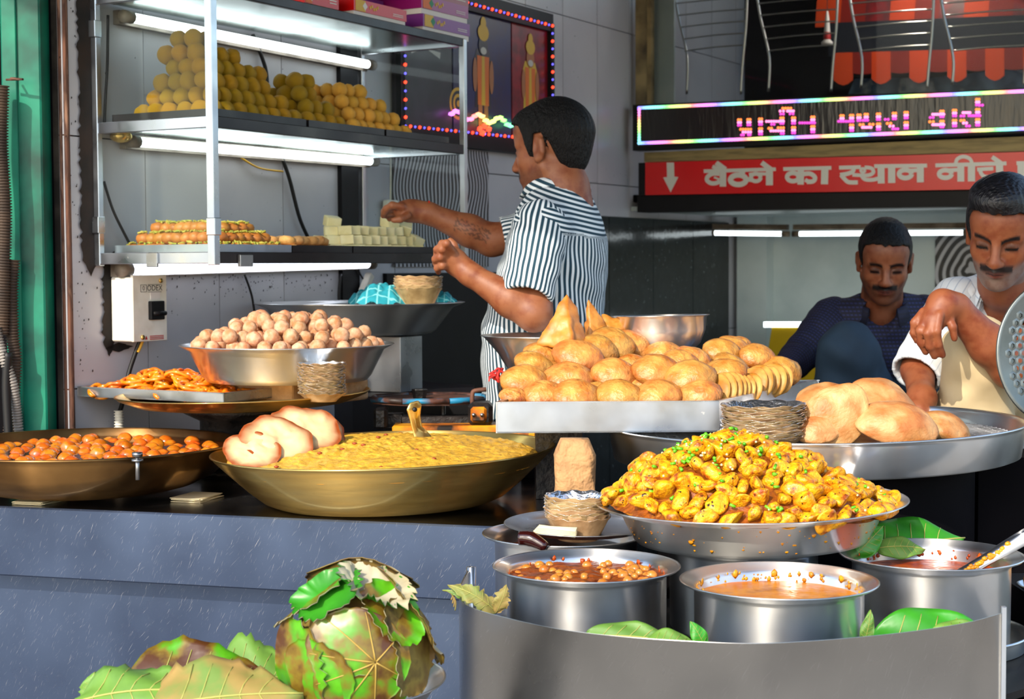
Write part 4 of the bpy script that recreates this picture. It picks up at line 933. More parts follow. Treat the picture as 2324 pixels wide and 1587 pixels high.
def hose(lab, pts, r, m, pitch=.007, amp=.14):
    p = smoothpts(pts, 24); out = [p[0]]; d = 0
    for i in range(1, len(p)):
        out.append(p[i])
    L_ = sum((out[i + 1] - out[i]).length for i in range(len(out) - 1)); n = int(L_ / (pitch / 4)); res = []; acc = 0; i = 0
    cum = [0]
    for k in range(len(out) - 1): cum.append(cum[-1] + (out[k + 1] - out[k]).length)
    for k in range(n + 1):
        s = L_ * k / n; j = min(max(np.searchsorted(cum, s) - 1, 0), len(out) - 2); res.append(out[j].lerp(out[j + 1], (s - cum[j]) / max(cum[j + 1] - cum[j], 1e-9)))
    rr = [r * (1 + amp * (1 if k % 4 < 2 else -1)) for k in range(n + 1)]
    return tag(tobj('ribbed_hose', res, rr, M[m], None, 10), lab, 'hose')
hose('brown ribbed hose hanging straight at the far left edge', [P(4, 195, 3.92), P(2, 330, 3.92), P(10, 470, 3.92), P(8, 600, 3.92), P(4, 760, 3.92)], .016, 'conduit_b')
hose('grey-brown ribbed hose bulging beside the green post', [P(30, 590, 3.94), P(26, 660, 3.94), P(28, 760, 3.94), P(34, 830, 3.94), P(22, 985, 3.94)], .015, 'conduit_b')
hose('pale grey ribbed hose curving down to the left pan', [P(-10, 745, 3.90), P(4, 800, 3.90), P(28, 870, 3.91), P(38, 940, 3.93), P(46, 1040, 3.945)], .0115, 'conduit')
hose('short white ribbed conduit below the breaker box cable', [wallp(.040, -.03, -.362), wallp(.04, -.03, -.42), wallp(.04, -.03, -.55)], .011, 'plastic_w')
tag(tobj('cable', [P(18, 800, 3.9), P(14, 880, 3.9), P(20, 1000, 3.9)], .011, M['cable'], None, 8, 5), 'thick black cable between the hoses at far left', 'cable')
# ------------------------------------------------------------------ steel counter
ZCT = -.50
A_, B_ = PZ(0, 1150, ZCT), PZ(1130, 1197, ZCT); cd = (B_ - A_).normalized(); cn = Vector((-cd.y, cd.x, 0))     # along the front, into the stall
FL, FR = A_ - cd * .75, B_ + cd * .13
ctr = thing('steel_counter', 'long stainless steel counter with scratched front apron', 'counter', Vector((A_.x + .5, A_.y, FLOOR)))
top = [FL, FR, Vector((.14, 4.10, 0)), Vector((-.34, 4.16, 0)), Vector((-.62, 4.72, 0)), Vector((-1.0, 4.10, 0)), Vector((-1.06, 3.93, 0)), Vector((-1.8, 3.93, 0))]
slab('top', [(p.x, p.y) for p in top], ZCT - .006, ZCT, M['countertop'], ctr)
def cfront(name, off, z0, z1, m, th=.012, bev=.002):
    c = (FL + FR) / 2 + cn * (off + th / 2); c.z = (z0 + z1) / 2
    MB().box(c, (cd, cn, UP), ((FR - FL).length / 2, th / 2, (z1 - z0) / 2)).obj(name, M[m], ctr, bevel=bev)
cfront('apron', -.004, ZCT - .146, ZCT + .001, 'counter', .012, .003)
cfront('lower_panel', .058, FLOOR, ZCT - .10, 'counter', .012)
MB().box((.13, 3.6, -.95), XYZ, (.01, .48, .44)).obj('end_panel', M['steel_dark'], ctr)
# ------------------------------------------------------------------ pans
def vessel(name, label, cat, c, prof, m, seg=72, tilt=(0, 0), group=None, part='body', wob=None):
    t = thing(name, label, cat, c, group, rot=(tilt[0], tilt[1], 0)); v, f = lathe(prof, seg, wob); link(part, mesh(part, v, f, M[m]), t); return t
def rim_prof(base, pts, th=.003, bead=.004):
    """outer profile points from base centre to rim, closed back down inside"""
    o_ = [(0, 0), (base, 0)] + pts; r, z = pts[-1]
    o_ += [(r + bead, z + bead * .3), (r + bead, z + bead), (r, z + bead * 1.3), (r - th, z + bead * .4)]
    for (a, b) in reversed(pts[:-1]): o_.append((a - th, b + th * .3))
    o_ += [(base - th, th), (0, th)]; return o_
HC = Vector((-.272, 3.45, ZCT + .005))
hp = vessel('brass_pan', 'wide brass pan heaped with yellow halwa', 'pan', HC, rim_prof(.235, [(.258, .010), (.290, .036), (.328, .072), (.355, .098), (.362, .107)], .003, .003), 'brass', 96, (math.radians(.0), math.radians(-1.2)))
# ladle handle and halwa
def disc_surface(R, rings, seg, fn):
    v, f = [(0, 0, fn(0, 0))], []
    for i in range(1, rings + 1):
        r = R * i / rings
        for k in range(seg):
            a = 2 * math.pi * k / seg; x, y = r * math.cos(a), r * math.sin(a); v.append((x, y, fn(x, y)))
    for k in range(seg): f.append((0, 1 + k, 1 + (k + 1) % seg))
    for i in range(rings - 1):
        for k in range(seg):
            a = 1 + i * seg + k; b = 1 + i * seg + (k + 1) % seg; f.append((a, a + seg, b + seg, b))
    return v, f
def nz(x, y, s, k=0.): return mnoise.noise(Vector((x * s, y * s, k)))
def halwa(x, y):
    r = math.hypot(x, y) / .335
    m_ = .030 * max(0, 1 - (math.hypot(x + .02, (y - .07) * .9) / .36) ** 2) + .008 * max(0, 1 - (math.hypot(x + .10, y) / .2) ** 2)
    return .091 + m_ + (.004 * nz(x, y, 22) + .003 * nz(x, y, 60, 3) + .0035 * nz(x, y, 120, 5)) * (1 if r < .97 else .4) - (.012 if r > .985 else 0) 
v, f = disc_surface(.335, 90, 200, halwa)
o = link('halwa', mesh('halwa', v, f, M['halwa']), None, HC, (0, math.radians(-1.2), 0)); tag(o, 'grainy yellow halwa heaped in the wide brass pan', 'food', kind='stuff')
m_ = MB(); q = random.Random(3)
for k in range(26):
    a, r = q.uniform(0, 6.28), .32 * math.sqrt(q.random()); x, y = r * math.cos(a), r * math.sin(a); vv, ff = ico(1, 1)
    m_.add([(p[0] * .006 + x, p[1] * .004 + y, p[2] * .003 + halwa(x, y) + .001) for p in vv], ff.tolist())
o = link('raisin_pieces', mesh('raisin_pieces', m_.v, m_.f, M['raisin']), None, HC); tag(o, 'red-brown nut and raisin bits dotted over the halwa', 'topping', kind='stuff')
lp = P(948, 985, 3.58)
lad = thing('brass_spatula', 'brass spatula handle standing upright in the halwa', 'spatula', P(965, 1003, 3.58))
tobj('handle', [P(968, 1030, 3.58), P(960, 1000, 3.58), P(948, 975, 3.575), P(942, 948, 3.57), P(940, 925, 3.565), P(940, 913, 3.562)], [.040, .026, .015, .0165, .023, .013], M['brass'], lad, 16, 5, flat=.3)
tobj('hole', [P(941, 930, 3.558), P(942, 930, 3.553)], .005, M['iron'], lad, 10)
# fried breads leaning on the halwa
def bread(label, c, R, rot, seed):
    v, f = disc_surface(1, 14, 44, lambda x, y: 0); n = len(v); out, tone = [], []
    for side in (1, -1):
        for (x, y, z) in v:
            r = math.hypot(x, y); a = math.atan2(y, x); w = 1 + .06 * math.sin(2 * a + seed) + .03 * math.sin(5 * a + 2 * seed) + .015 * math.sin(11 * a + seed)
            zz = side * .04 * math.sqrt(max(0, 1 - r ** 4)) + .13 * nz(x, y, 1.8, seed) + .04 * nz(x, y, 5, seed)
            out.append((x * w * R, y * w * R, zz * R)); e = min(1, max(0, (r - .52) / .42)) ** 1.6; n_ = .5 + .5 * nz(x, y, 5, seed + 9)
            e = min(1, e * (.7 + .6 * n_) + max(0, n_ - .72) * .9); tone.append([a_ * (1 - e) + b_ * e for a_, b_ in zip(lin('#dbbd8e')[:3], lin('#8c3d10')[:3])])
    f2 = f + [tuple(i + n for i in q_[::-1]) for q_ in f]
    seg = 44; b = 1 + 13 * seg
    f2 += [(b + k, b + n + k, b + n + (k + 1) % seg, b + (k + 1) % seg) for k in range(seg)]
    o = link('fried_bread', mesh('fried_bread', out, f2, M['bread'], attrs={'tone': tone}), None, c, rot); return tag(o, label, 'bread', 'fried breads leaning on the halwa')
bread('uppermost pale fried bread resting on the halwa', P(688, 976, 3.42), .076, (math.radians(36), math.radians(15), 0), 1)
bread('middle pale fried bread resting on the halwa', P(628, 1000, 3.36), .074, (math.radians(36), math.radians(12), 0), 2)
bread('lowest pale fried bread at the left rim of the brass pan', P(572, 1024, 3.32), .060, (math.radians(34), math.radians(6), 0), 3)
bread('browned fried bread tucked behind the uppermost one', P(735, 985, 3.46), .052, (math.radians(40), math.radians(30), 0), 4)
# ------------------------------------------------------------------ syrup pan
GC = Vector((-.951, 3.61, ZCT + .012))
gp_ = vessel('syrup_pan', 'dark tarnished brass pan of gulab jamun in syrup', 'pan', GC, rim_prof(.20, [(.240, .010), (.285, .032), (.318, .062), (.331, .086), (.336, .097)], .003, .004), 'brass_dark', 96)
g_in = disc_surface(.325, 6, 72, lambda x, y: .083)
o = link('syrup', mesh('syrup', *g_in, M['syrup']), None, GC); tag(o, 'dark amber sugar syrup filling the tarnished pan', 'syrup', kind='stuff')
bt = P(312, 1056, 3.29)
bo = link('bolt', mesh('bolt', *tube([(0, 0, .018), (0, 0, -.030)], .0045, 8), M['steel_dark']), gp_, bt - GC)
link('bolt_head', mesh('bolt_head', *tube([(0, 0, .018), (0, 0, .026)], .011, 8), M['steel_dark']), bo); link('washer', mesh('washer', *tube([(0, 0, .008), (0, 0, .012)], .012, 12), M['steel_dark']), bo)
GM = [lump('gulab_jamun', (.0195, .0195, .018), M['gulab'], 3, .06, 1.5, s) for s in range(3)]
q = random.Random(11); pts = []
tries = 0
while len(pts) < 120 and tries < 9000:
    tries += 1; a, r = q.uniform(0, 6.28), .284 * math.sqrt(q.random()); p = (r * math.cos(a), r * math.sin(a))
    if GC.x + p[0] < -1.16: continue
    if all((p[0] - s[0]) ** 2 + (p[1] - s[1]) ** 2 > .0405 ** 2 for s in pts): pts.append(p)
for p in pts:
    tag(link('gulab_jamun', GM[q.randrange(3)], None, GC + Vector((p[0], p[1], .080 + q.uniform(-.011, -.001))), (q.uniform(-3, 3), q.uniform(-3, 3), 0)), 'shiny brown gulab jamun floating in the dark syrup', 'sweet', 'gulab jamuns in the syrup pan')
def napkins(label, c, rz):
    t = thing('napkin_stack', label, 'napkins', c, 'napkin stacks under the syrup pan', rot=(0, 0, rz))
    for k in range(4):
        m_ = MB().box((rnd.uniform(-.002, .002), 0, .001 + .0022 * k), XYZ, (.036, .05, .0006)); link('sheet', mesh('sheet', m_.v, m_.f, M['napkin'], False), t, (0, 0, 0), (rnd.uniform(-.02, .02), rnd.uniform(-.01, .01), rnd.uniform(-.12, .12)))
napkins('folded cream napkins under the left of the syrup pan', PZ(92, 1140, ZCT), -.2); napkins('folded cream napkins under the right of the syrup pan', PZ(447, 1133, ZCT), -.3)
# ------------------------------------------------------------------ brass plate with jalebi tray and bowls
PC = Vector((-.652, 3.95, -.333))
pstand = tag(link('plate_stand', mesh('plate_stand', *lathe([(0, 0), (.14, 0), (.14, .02), (.11, .03), (.11, .13), (.15, .15), (.15, .166), (0, .166)], 40), M['iron']), None, (PC.x, PC.y + .02, ZCT)), 'dark iron stand under the brass plate', 'stand')
vessel('brass_plate', 'wide shallow brass plate under the jalebi tray', 'plate', PC, rim_prof(.22, [(.25, .004), (.298, .022), (.304, .028)], .003, .003), 'brass_plate', 80, (0, math.radians(-1.0)))
TFR = PZ(508, 893, -.2945)
def tray4(name, label, pts, z0, h, m, cat='tray', th=.003, lipw=.0):
    t = thing(name, label, cat, Vector((sum(p.x for p in pts) / 4, sum(p.y for p in pts) / 4, z0)))
    slab('floor_sheet', [(p.x, p.y) for p in pts], z0, z0 + th, M[m], t)
    for i in range(4):
        a, b = pts[i], pts[(i + 1) % 4]; d = (b - a).normalized(); n_ = Vector((-d.y, d.x, 0)); c = (a + b) / 2 + n_ * th / 2; c.z = z0 + h / 2
        MB().box(c, (d, n_, UP), ((b - a).length / 2, th / 2, h / 2)).obj('side', M[m], t)
        c2 = (a + b) / 2 + n_ * .005; c2.z = z0 + h + .001
        MB().box(c2, (d, n_, UP), ((b - a).length / 2, .005, .0012)).obj('lip', M[m], t)
    return t
jz = -.318
J = [TFR + V * .47, TFR, TFR + U * .20, TFR + V * .47 + U * .20]
tray4('jalebi_tray', 'rectangular bright steel tray of orange jalebis', J, jz, .022, 'steel_bright')
def jalebi_mesh(seed):
    q = random.Random(seed); m_ = MB()
    R0 = .034; pts = []
    for k in range(46):
        a = k * .42; r = R0 * (.25 + .75 * k / 46) * (1 + .12 * math.sin(a * 2.3 + seed)); pts.append((r * math.cos(a) * (1 + .1 * math.sin(seed)), r * math.sin(a), .006 * math.sin(a * 1.7 + seed) + .004))
    pts += [(R0 * .9 * math.cos(46 * .42 + .3) , -.4 * R0, .008), (-.3 * R0, R0 * .5, .011), (.5 * R0, .6 * R0, .010)]
    p = smoothpts(pts, 2); v, f = tube(p, [.0048 * (1 + .2 * math.sin(i * 1.3)) for i in range(len(p))], 6); m_.add(v, f); return mesh('jalebi', m_.v, m_.f, M['jalebi'])
JM = [jalebi_mesh(s) for s in range(4)]
q = random.Random(2); k = 0
for lay in range(4):
    for i in range(6 - lay):
        for j in range(3 - lay // 2):
            b_, a_ = .055 + .072 * i + .036 * lay + q.uniform(-.012, .012), .042 + .055 * j + .018 * lay + q.uniform(-.008, .008)
            if lay >= 1 and i < 1: continue
            if lay == 3 and i < 1: continue
            c = TFR + V * b_ + U * a_; c.z = jz + .009 + lay * .0125
            tag(link('jalebi', JM[q.randrange(4)], None, c, (q.uniform(-.35, .35), q.uniform(-.35, .35), q.uniform(0, 6)), q.uniform(.95, 1.12)), 'orange syrupy jalebi coil in the bright tray', 'sweet', 'jalebis in the tray')
# leaf bowls
def bowl_mesh(R, h, seed, base=.62, seg=40):
    q = random.Random(seed); ph = [q.uniform(0, 6.28) for _ in range(4)]
    def wob(r, z, a): e = (z / h) ** 2; s = 1 + e * (.018 * math.sin(9 * a + ph[0]) + .014 * math.sin(17 * a + ph[1])) ; return r * s, z + e * .0016 * math.sin(11 * a + ph[2])
    pr = [(0, 0), (R * base, 0), (R * (base + .03), .003), (R * .93, h * .86), (R, h * .97), (R + .001, h), (R * .97, h), (R * .90, h * .84), (R * base - .001, .003), (0, .003)]
    v, f = lathe(pr, seg, wob); mi = [0 if k < 5 else 1 for k in range(len(pr) - 1) for _ in range(seg)]
    return mesh('leaf_bowl', v, f, [M['leafbowl'], M['foil']], True, mi)
def bowl_stack(R, h, n, dz, c, label_top, label, group, seed):
    ms = [bowl_mesh(R, h, seed + s) for s in range(4)]; q = random.Random(seed)
    for k in range(n):
        o = link('leaf_bowl', ms[q.randrange(4)], None, Vector(c) + Vector((q.uniform(-.0015, .0015), q.uniform(-.0015, .0015), dz * k)), (q.uniform(-.02, .02), q.uniform(-.02, .02), q.uniform(0, 6)))
        tag(o, label_top if k == n - 1 else label, 'bowl', group)
bowl_stack(.054, .020, 22, .0033, P(731, 911, 3.745), 'topmost foil lined leaf bowl of the stack on the brass plate', 'leaf bowl nested in the stack on the brass plate', 'leaf bowls on the brass plate', 21)
# sugared ball pan
LC = Vector((-.552, 4.0, -.276))
pk = thing('paper_parcel', 'cream paper wrapped block under the steel pan of sugared balls', 'parcel', Vector((-.590, 4.053, -.329)))
MB().box((-.590, 4.053, -.3025), UVZ, (.062, .10, .026)).obj('wrapping', M['paper_cream'], pk, bevel=.006, seg=2)
o = tag(MB().box((-.425, 4.03, -.3025), UVZ, (.05, .05, .026)).obj('paper_parcel', M['paper_cream'], bevel=.006, seg=2), 'smaller paper block behind the leaf bowl stack', 'parcel')
vessel('steel_pan', 'steel pan piled with pinkish sugared balls', 'pan', LC, rim_prof(.195, [(.206, .012), (.238, .075), (.256, .084), (.260, .087)], .002, .002), 'steel_pan', 80)
SM = [lump('sugared_ball', (.0192, .0192, .0185), M['sugarball'], 2, .07, 1.5, s) for s in range(4)]
q = random.Random(4); n = 0
for lay, (R_, zz) in enumerate(((.225, .088), (.196, .112), (.145, .134), (.085, .150))):
    pts = []; tr_ = 0
    while tr_ < 1500:
        tr_ += 1; a, r = q.uniform(0, 6.28), R_ * math.sqrt(q.random()); p = (r * math.cos(a), r * math.sin(a))
        if all((p[0] - s[0]) ** 2 + (p[1] - s[1]) ** 2 > .0375 ** 2 for s in pts): pts.append(p)
    for p in pts:
        if p[1] > .10 and lay < 2: continue
        tag(link('sugared_ball', SM[q.randrange(4)], None, LC + Vector((p[0], p[1], zz + q.uniform(-.004, .004))), (q.uniform(-3, 3),) * 3, q.uniform(.94, 1.08)), 'sugar dusted round sweet in the pile on the steel pan', 'sweet', 'sugared balls in the steel pan')
o = link('sugar_bed', mesh('sugar_bed', *disc_surface(.236, 8, 48, lambda x, y: .074), M['sugarball']), None, LC); tag(o, 'bed of loose sugar under the sugared balls', 'sugar', kind='stuff')
# rear steel pan on a box stand, cloth and bowls in it
tb = tag(slab('rear_table', [(-.33, 4.22), (-.11, 4.22), (-.11, 4.75), (-.30, 4.95), (-.52, 4.75), (-.44, 4.48)], FLOOR, -.345, M['black']), 'black rear table behind the counter', 'table')
BC = Vector((-.428, 4.60, -.186))
st_ = thing('pan_stand', 'upright steel box stand under the rear pan', 'stand', Vector((-.335, 4.50, -.345)))
MB().box((-.325, 4.52, -.267), (U, V, UP), (.055, .055, .077)).obj('box', M['sheet'], st_, bevel=.002)
vessel('steel_pan', 'rear steel pan holding a teal cloth and leaf bowls', 'pan', BC, rim_prof(.20, [(.214, .010), (.262, .072), (.290, .083), (.294, .085)], .002, .002), 'steel_pan', 80)
v, f = disc_surface(1, 24, 64, lambda x, y: 0); vv, sx, sy = [], [], []
for (x, y, z) in v:
    r = math.hypot(x, y); h = .052 * max(0, 1 - r ** 2.2) + .013 * nz(x, y, 3.0, 4) + .006 * nz(x, y, 7, 2); vv.append((x * .088, y * .10, max(h, -.002) + .06)); sx.append(x * .088); sy.append(y * .1)
o = link('checked_cloth', mesh('checked_cloth', vv, f, M['check_teal'], attrs={'sx': sx, 'sy': sy}), None, P(862, 690, 4.52) - UP * .058); tag(o, 'crumpled teal checked cloth in the rear pan', 'cloth')
v2 = [(a * .6, b * .5, c * .55 + .025) for a, b, c in vv]
o = link('checked_cloth', mesh('checked_cloth', v2, f, M['check_teal'], attrs={'sx': sx, 'sy': sy}), None, P(995, 692, 4.56) - UP * .05); tag(o, 'corner of teal cloth right of the rear bowl stack', 'cloth')
bowl_stack(.066, .05, 9, .0042, P(949, 696, 4.50), 'topmost leaf bowl of the stack in the rear pan', 'leaf bowl nested in the stack in the rear pan', 'leaf bowls in the rear pan', 31)
# ------------------------------------------------------------------ old weighing scale
sc_ = thing('weighing_scale', 'old blackened weighing scale with yellow base and blue rimmed plate', 'scale', P(985, 985, 4.0))
def pbox(name, x0, x1, y0, y1, d0, d1, m, par, bev=.003):
    a, b = P(x0, y1, d0), P(x1, y0, d0); c = (a + b) / 2; c.y = (d0 + d1) / 2
    return MB().box(c, XYZ, ((b.x - a.x) / 2, (d1 - d0) / 2, (b.z - a.z) / 2)).obj(name, M[m], par, bevel=bev)
pbox('base_bar', 890, 1170, 966, 992, 3.88, 3.98, 'yellow_iron', sc_)
pbox('foot', 1200, 1290, 982, 1010, 3.765, 3.822, 'yellow_iron', sc_)
pbox('tie', 1140, 1205, 974, 1000, 3.80, 3.90, 'yellow_iron', sc_)
pbox('pedestal', 905, 1130, 988, 1050, 3.90, 4.06, 'iron', sc_)
pbox('beam', 910, 1080, 944, 968, 3.95, 4.0, 'iron', sc_)
pbox('end_block', 848, 877, 927, 975, 3.90, 3.96, 'iron', sc_, .006)
pbox('linkage', 872, 915, 940, 975, 3.97, 4.02, 'iron', sc_)
pbox('housing', 1062, 1118, 915, 968, 3.88, 3.97, 'iron', sc_, .01)
pbox('dial_plate', 1068, 1104, 924, 960, 3.873, 3.885, 'yellow_iron', sc_, .006)
for x in (1075, 1094): tobj('dial_screw', [P(x, 942, 3.875), P(x, 942, 3.866)], .005, M['steel_dark'], sc_, 10)
pbox('support', 1000, 1010, 916, 948, 3.98, 4.02, 'iron', sc_)
cpl = P(972, 908, 4.02); ng = 8
v = [(cpl.x + .145 * math.cos(a), cpl.y + .11 * math.sin(a), cpl.z + dz) for dz in (-.006, .006) for a in [math.pi * (2 * k + 1) / ng for k in range(ng)]]
wobj('plate', v, [tuple(range(ng - 1, -1, -1)), tuple(range(ng, 2 * ng))] + [(i, (i + 1) % ng, ng + (i + 1) % ng, ng + i) for i in range(ng)], M['rust'], sc_, smooth=False)
for k in range(ng):
    a0, a1 = math.pi * (2 * k + 1) / ng, math.pi * (2 * k + 3) / ng
    tobj('rim', [(cpl.x + .147 * math.cos(a0), cpl.y + .112 * math.sin(a0), cpl.z + .005), (cpl.x + .147 * math.cos(a1), cpl.y + .112 * math.sin(a1), cpl.z + .005)], .007, M['blue_iron'], sc_, 8)
tobj('hook', [P(1072, 918, 3.93), P(1072, 895, 3.93), P(1078, 887, 3.93), P(1104, 884, 3.93)], .0055, M['rust'], sc_, 8, 3)
wt = P(952, 898, 3.98); tag(link('iron_weight', mesh('iron_weight', *lathe([(0, 0), (.015, 0), (.0195, .022), (.0185, .024), (0, .024)], 6), M['iron'], False), None, (wt.x, wt.y, cpl.z + .0065)), 'hexagonal iron weight on the scale plate', 'weight')
# ------------------------------------------------------------------ stove and puri pan
PU = Vector((.626, 3.38, -.396))
tag(link('stove', mesh('stove', *lathe([(0, 0), (.325, 0), (.325, .97), (.325, 1.003), (.27, 1.003), (.25, .96), (0, .96)], 40), M['dark']), None, (PU.x, PU.y, FLOOR)), 'black stove under the wide steel puri pan', 'stove')
tag(slab('dark_filler', [(.965, 3.36), (1.60, 3.30), (1.60, 3.50), (.965, 3.52)], FLOOR, -.400, M['dark']), 'black sooty box right of the stove under the puri pan', 'box')  # block added so the area beside and under the pan stays black
pp = vessel('puri_pan', 'wide steel pan with mesh floor holding puffed puris', 'pan', PU, rim_prof(.405, [(.415, .004), (.424, .062), (.427, .068)], .003, .003), 'steel', 110, (0, math.radians(-1.0)))
link('mesh_floor', mesh('mesh_floor', *disc_surface(.412, 4, 64, lambda x, y: .040), M['mesh_grey']), pp)
wm_ = MB()
for k in range(-20, 21):
    h = math.sqrt(max(0, .405 ** 2 - (k * .02) ** 2))
    wm_.box((k * .02, 0, .0415), XYZ, (.0016, h, .0012)); wm_.box((0, k * .02, .0425), XYZ, (h, .0016, .0012))
o = link('mesh_wires', mesh('mesh_wires', wm_.v, wm_.f, M['steel_dark'], False), pp); tag(o, kind='stuff')
def puri_tone(me, seed):
    a = me.attributes.new('tone', 'FLOAT_COLOR', 'POINT'); c0, c1 = lin('#dcb47e'), lin('#a4601f')
    for i, vt in enumerate(me.vertices):
        x, y, z = vt.co.x / .088, vt.co.y / .08, vt.co.z / .05; e = max(0, min(1, .5 + .9 * z - .25 + 1.1 * nz(x, y, 1.6, seed) )) * .75 + max(0, min(1, (math.hypot(x, y) - .86) * 5)) * .4; e = min(1, e)
        a.data[i].color = [p_ * (1 - e) + q_ * e for p_, q_ in zip(c0, c1)]
    return me
def puri_mesh(seed, fold=False):
    def shp(q):
        x, y, z = q; r = math.hypot(x, y); z *= .50 * (1 - .45 * r ** 4)
        if z > 0: z *= 1.2
        z += .05 * nz(x, y, 2.4, seed)
        return Vector((x * (1 + .05 * math.sin(3 * math.atan2(y, x) + seed)), y, z))
    return puri_tone(lump('puri', (.088, .080, .070), M['puri'], 4, .07, 1.4, seed, .03, 4, shape=shp), seed)
PUM = [puri_mesh(s) for s in range(4)]
def puri(label, c, rot, k, s=1.0): return tag(link('puri', PUM[k], None, c, rot, s), label, 'puri', 'puffed puris in the wide pan')
R3 = math.radians
puri('puffed puri at the left of the pile leaning up', P(1882, 922, 3.28), (R3(35), R3(-8), .3), 0, (.80, .80, .9))
puri('thin puri standing on edge across the pile', P(1893, 950, 3.12), (R3(78), R3(-38), .0), 1, (.86, .72, .36))
puri('tall puffed puri at the back of the pile', P(1996, 930, 3.26), (R3(55), R3(10), 0), 2, (.86, .92, .9))
puri('large pale puffed puri at the front of the pile', P(2032, 962, 3.12), (R3(38), R3(6), .1), 3, (.92, .72, .92))
puri('browned puri lying at the right of the pile', P(2142, 972, 3.22), (R3(24), R3(14), .4), 0, (.74, .62, .7))
puri('low puri beside the leaf bowl stack', P(1852, 972, 3.13), (R3(30), R3(-4), 0), 1, (.62, .6, .7))
puri('brown topped puri hidden behind the pile', P(1948, 915, 3.42), (R3(25), 0, 2.5), 2, .75)
puri('flat puri under the pile', P(1940, 990, 3.22), (R3(5), 0, .9), 3, (.9, .9, .3))
bowl_stack(.0805, .024, 18, .0037, Vector((P(1733, 960, 3.13).x, 3.13, PU.z + .043)), 'topmost foil lined leaf bowl of the wide stack by the puris', 'leaf bowl nested in the wide stack by the puris', 'leaf bowls by the puris', 41)
# ------------------------------------------------------------------ snack tray
zt0 = -.332
T_ = [PZ(1125, 915, -.2715), PZ(1632, 912, -.2715), PZ(1857, 864, -.2715), Vector((.06, 3.72, 0))]
for p in T_: p.z = 0
tray4('snack_tray', 'big bright steel tray heaped with kachoris and samosas', T_, zt0, .0605, 'steel_bright')
stb = thing('tray_block', 'dark block under the left of the snack tray', 'block', (.10, 3.55, ZCT)); MB().box((.10, 3.58, (ZCT + zt0) / 2), XYZ, (.05, .10, (zt0 - ZCT) / 2 - .001)).obj('body', M['iron'], stb)
def kach(seed):
    def shp(q):
        x, y, z = q; r = math.hypot(x, y); return Vector((x, y, z * (1 - .35 * r ** 3) + .09 * nz(x, y, 1.8, seed)))
    me = lump('kachori', (.054, .045, .029), M['kachori'], 3, .10, 1.3, seed, .045, 4, shape=shp)
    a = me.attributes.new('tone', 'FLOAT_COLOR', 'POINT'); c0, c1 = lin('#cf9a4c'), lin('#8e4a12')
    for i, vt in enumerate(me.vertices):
        x, y, z = vt.co.x / .054, vt.co.y / .045, vt.co.z / .029; e = min(1, max(0, (math.hypot(x, y) - .60) * 1.9)) * .65 + max(0, mnoise.noise(Vector((x, y, z)) * 1.7 + Vector((seed, 0, 3)))) * .75 + (.25 if z < -.3 else 0); e = min(1, e)  # rims and undersides coloured darker to paint in shading outlines
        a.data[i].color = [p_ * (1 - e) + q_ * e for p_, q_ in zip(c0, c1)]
    return me
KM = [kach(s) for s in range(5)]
q = random.Random(8)
zo = lambda X, Y, d: P(1080 + X / 2.834, 680 + Y / 2.834, d)
# zoom x, zoom y, depth, tilt toward the viewer, roll, scale
KL = [(315, 525, 3.40, 50, 4, 1.0), (600, 505, 3.42, 52, 6, 1.02), (375, 425, 3.50, 48, 25, .85), (660, 365, 3.52, 55, 10, 1.06), (435, 352, 3.58, 40, 10, .82), (885, 480, 3.43, 70, 4, .92), (805, 315, 3.60, 50, 28, .86), (880, 285, 3.64, 62, 22, .98), (1015, 290, 3.68, 60, 40, .82),
      (1165, 460, 3.43, 72, 2, .98), (1375, 502, 3.40, 66, 0, 1.02), (1005, 425, 3.56, 55, 0, .75), (1320, 405, 3.55, 60, 15, .78), (1395, 385, 3.62, 60, 20, .84), (1215, 345, 3.66, 50, 5, .8), (1590, 345, 3.70, 62, 14, .92), (1670, 325, 3.76, 60, 25, .85),
      (1590, 478, 3.47, 50, -6, .96), (1650, 440, 3.58, 55, 30, .86), (1815, 370, 3.68, 82, 12, .80), (1950, 468, 3.66, 74, -6, .94), (560, 440, 3.60, 50, 10, .75), (745, 480, 3.52, 50, 30, .72),
      (240, 620, 3.33, 40, 10, .55), (440, 612, 3.34, 62, 5, .84), (645, 622, 3.33, 64, -4, .96), (790, 600, 3.38, 60, 0, .66), (920, 618, 3.33, 62, 6, .92), (1060, 572, 3.42, 60, 10, .62), (1170, 618, 3.33, 64, -4, .92), (1275, 598, 3.40, 60, 10, .66), (1440, 615, 3.34, 64, 0, .86), (1535, 600, 3.40, 60, 10, .60), (1680, 290, 3.82, 55, 0, .6)]
KLAB = lambda i, X, Y: 'golden kachori of the lowest row behind the tray front lip' if Y > 570 else ('golden kachori on the right shoulder of the heap' if X > 1500 else ('golden kachori high in the heap below the samosas' if Y < 400 and X < 1100 else 'plump golden kachori in the middle rows of the heap'))
for i, (X, Y, d, ti, ro_, s) in enumerate(KL):
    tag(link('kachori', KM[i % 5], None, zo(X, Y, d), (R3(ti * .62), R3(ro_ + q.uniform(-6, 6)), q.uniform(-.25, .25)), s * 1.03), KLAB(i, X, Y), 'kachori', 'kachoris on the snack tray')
for i in range(5):
    for j in range(4):
        c = T_[0].lerp(T_[1], .14 + .18 * i).lerp(T_[3].lerp(T_[2], .14 + .18 * i), .2 + .2 * j); c.z = zt0 + .03
        tag(link('kachori', KM[(i + j) % 5], None, c, (q.uniform(-.3, .3), q.uniform(-.3, .3), q.uniform(0, 6)), .95), 'golden fried kachori in the heap on the snack tray', 'kachori', 'kachoris on the snack tray')
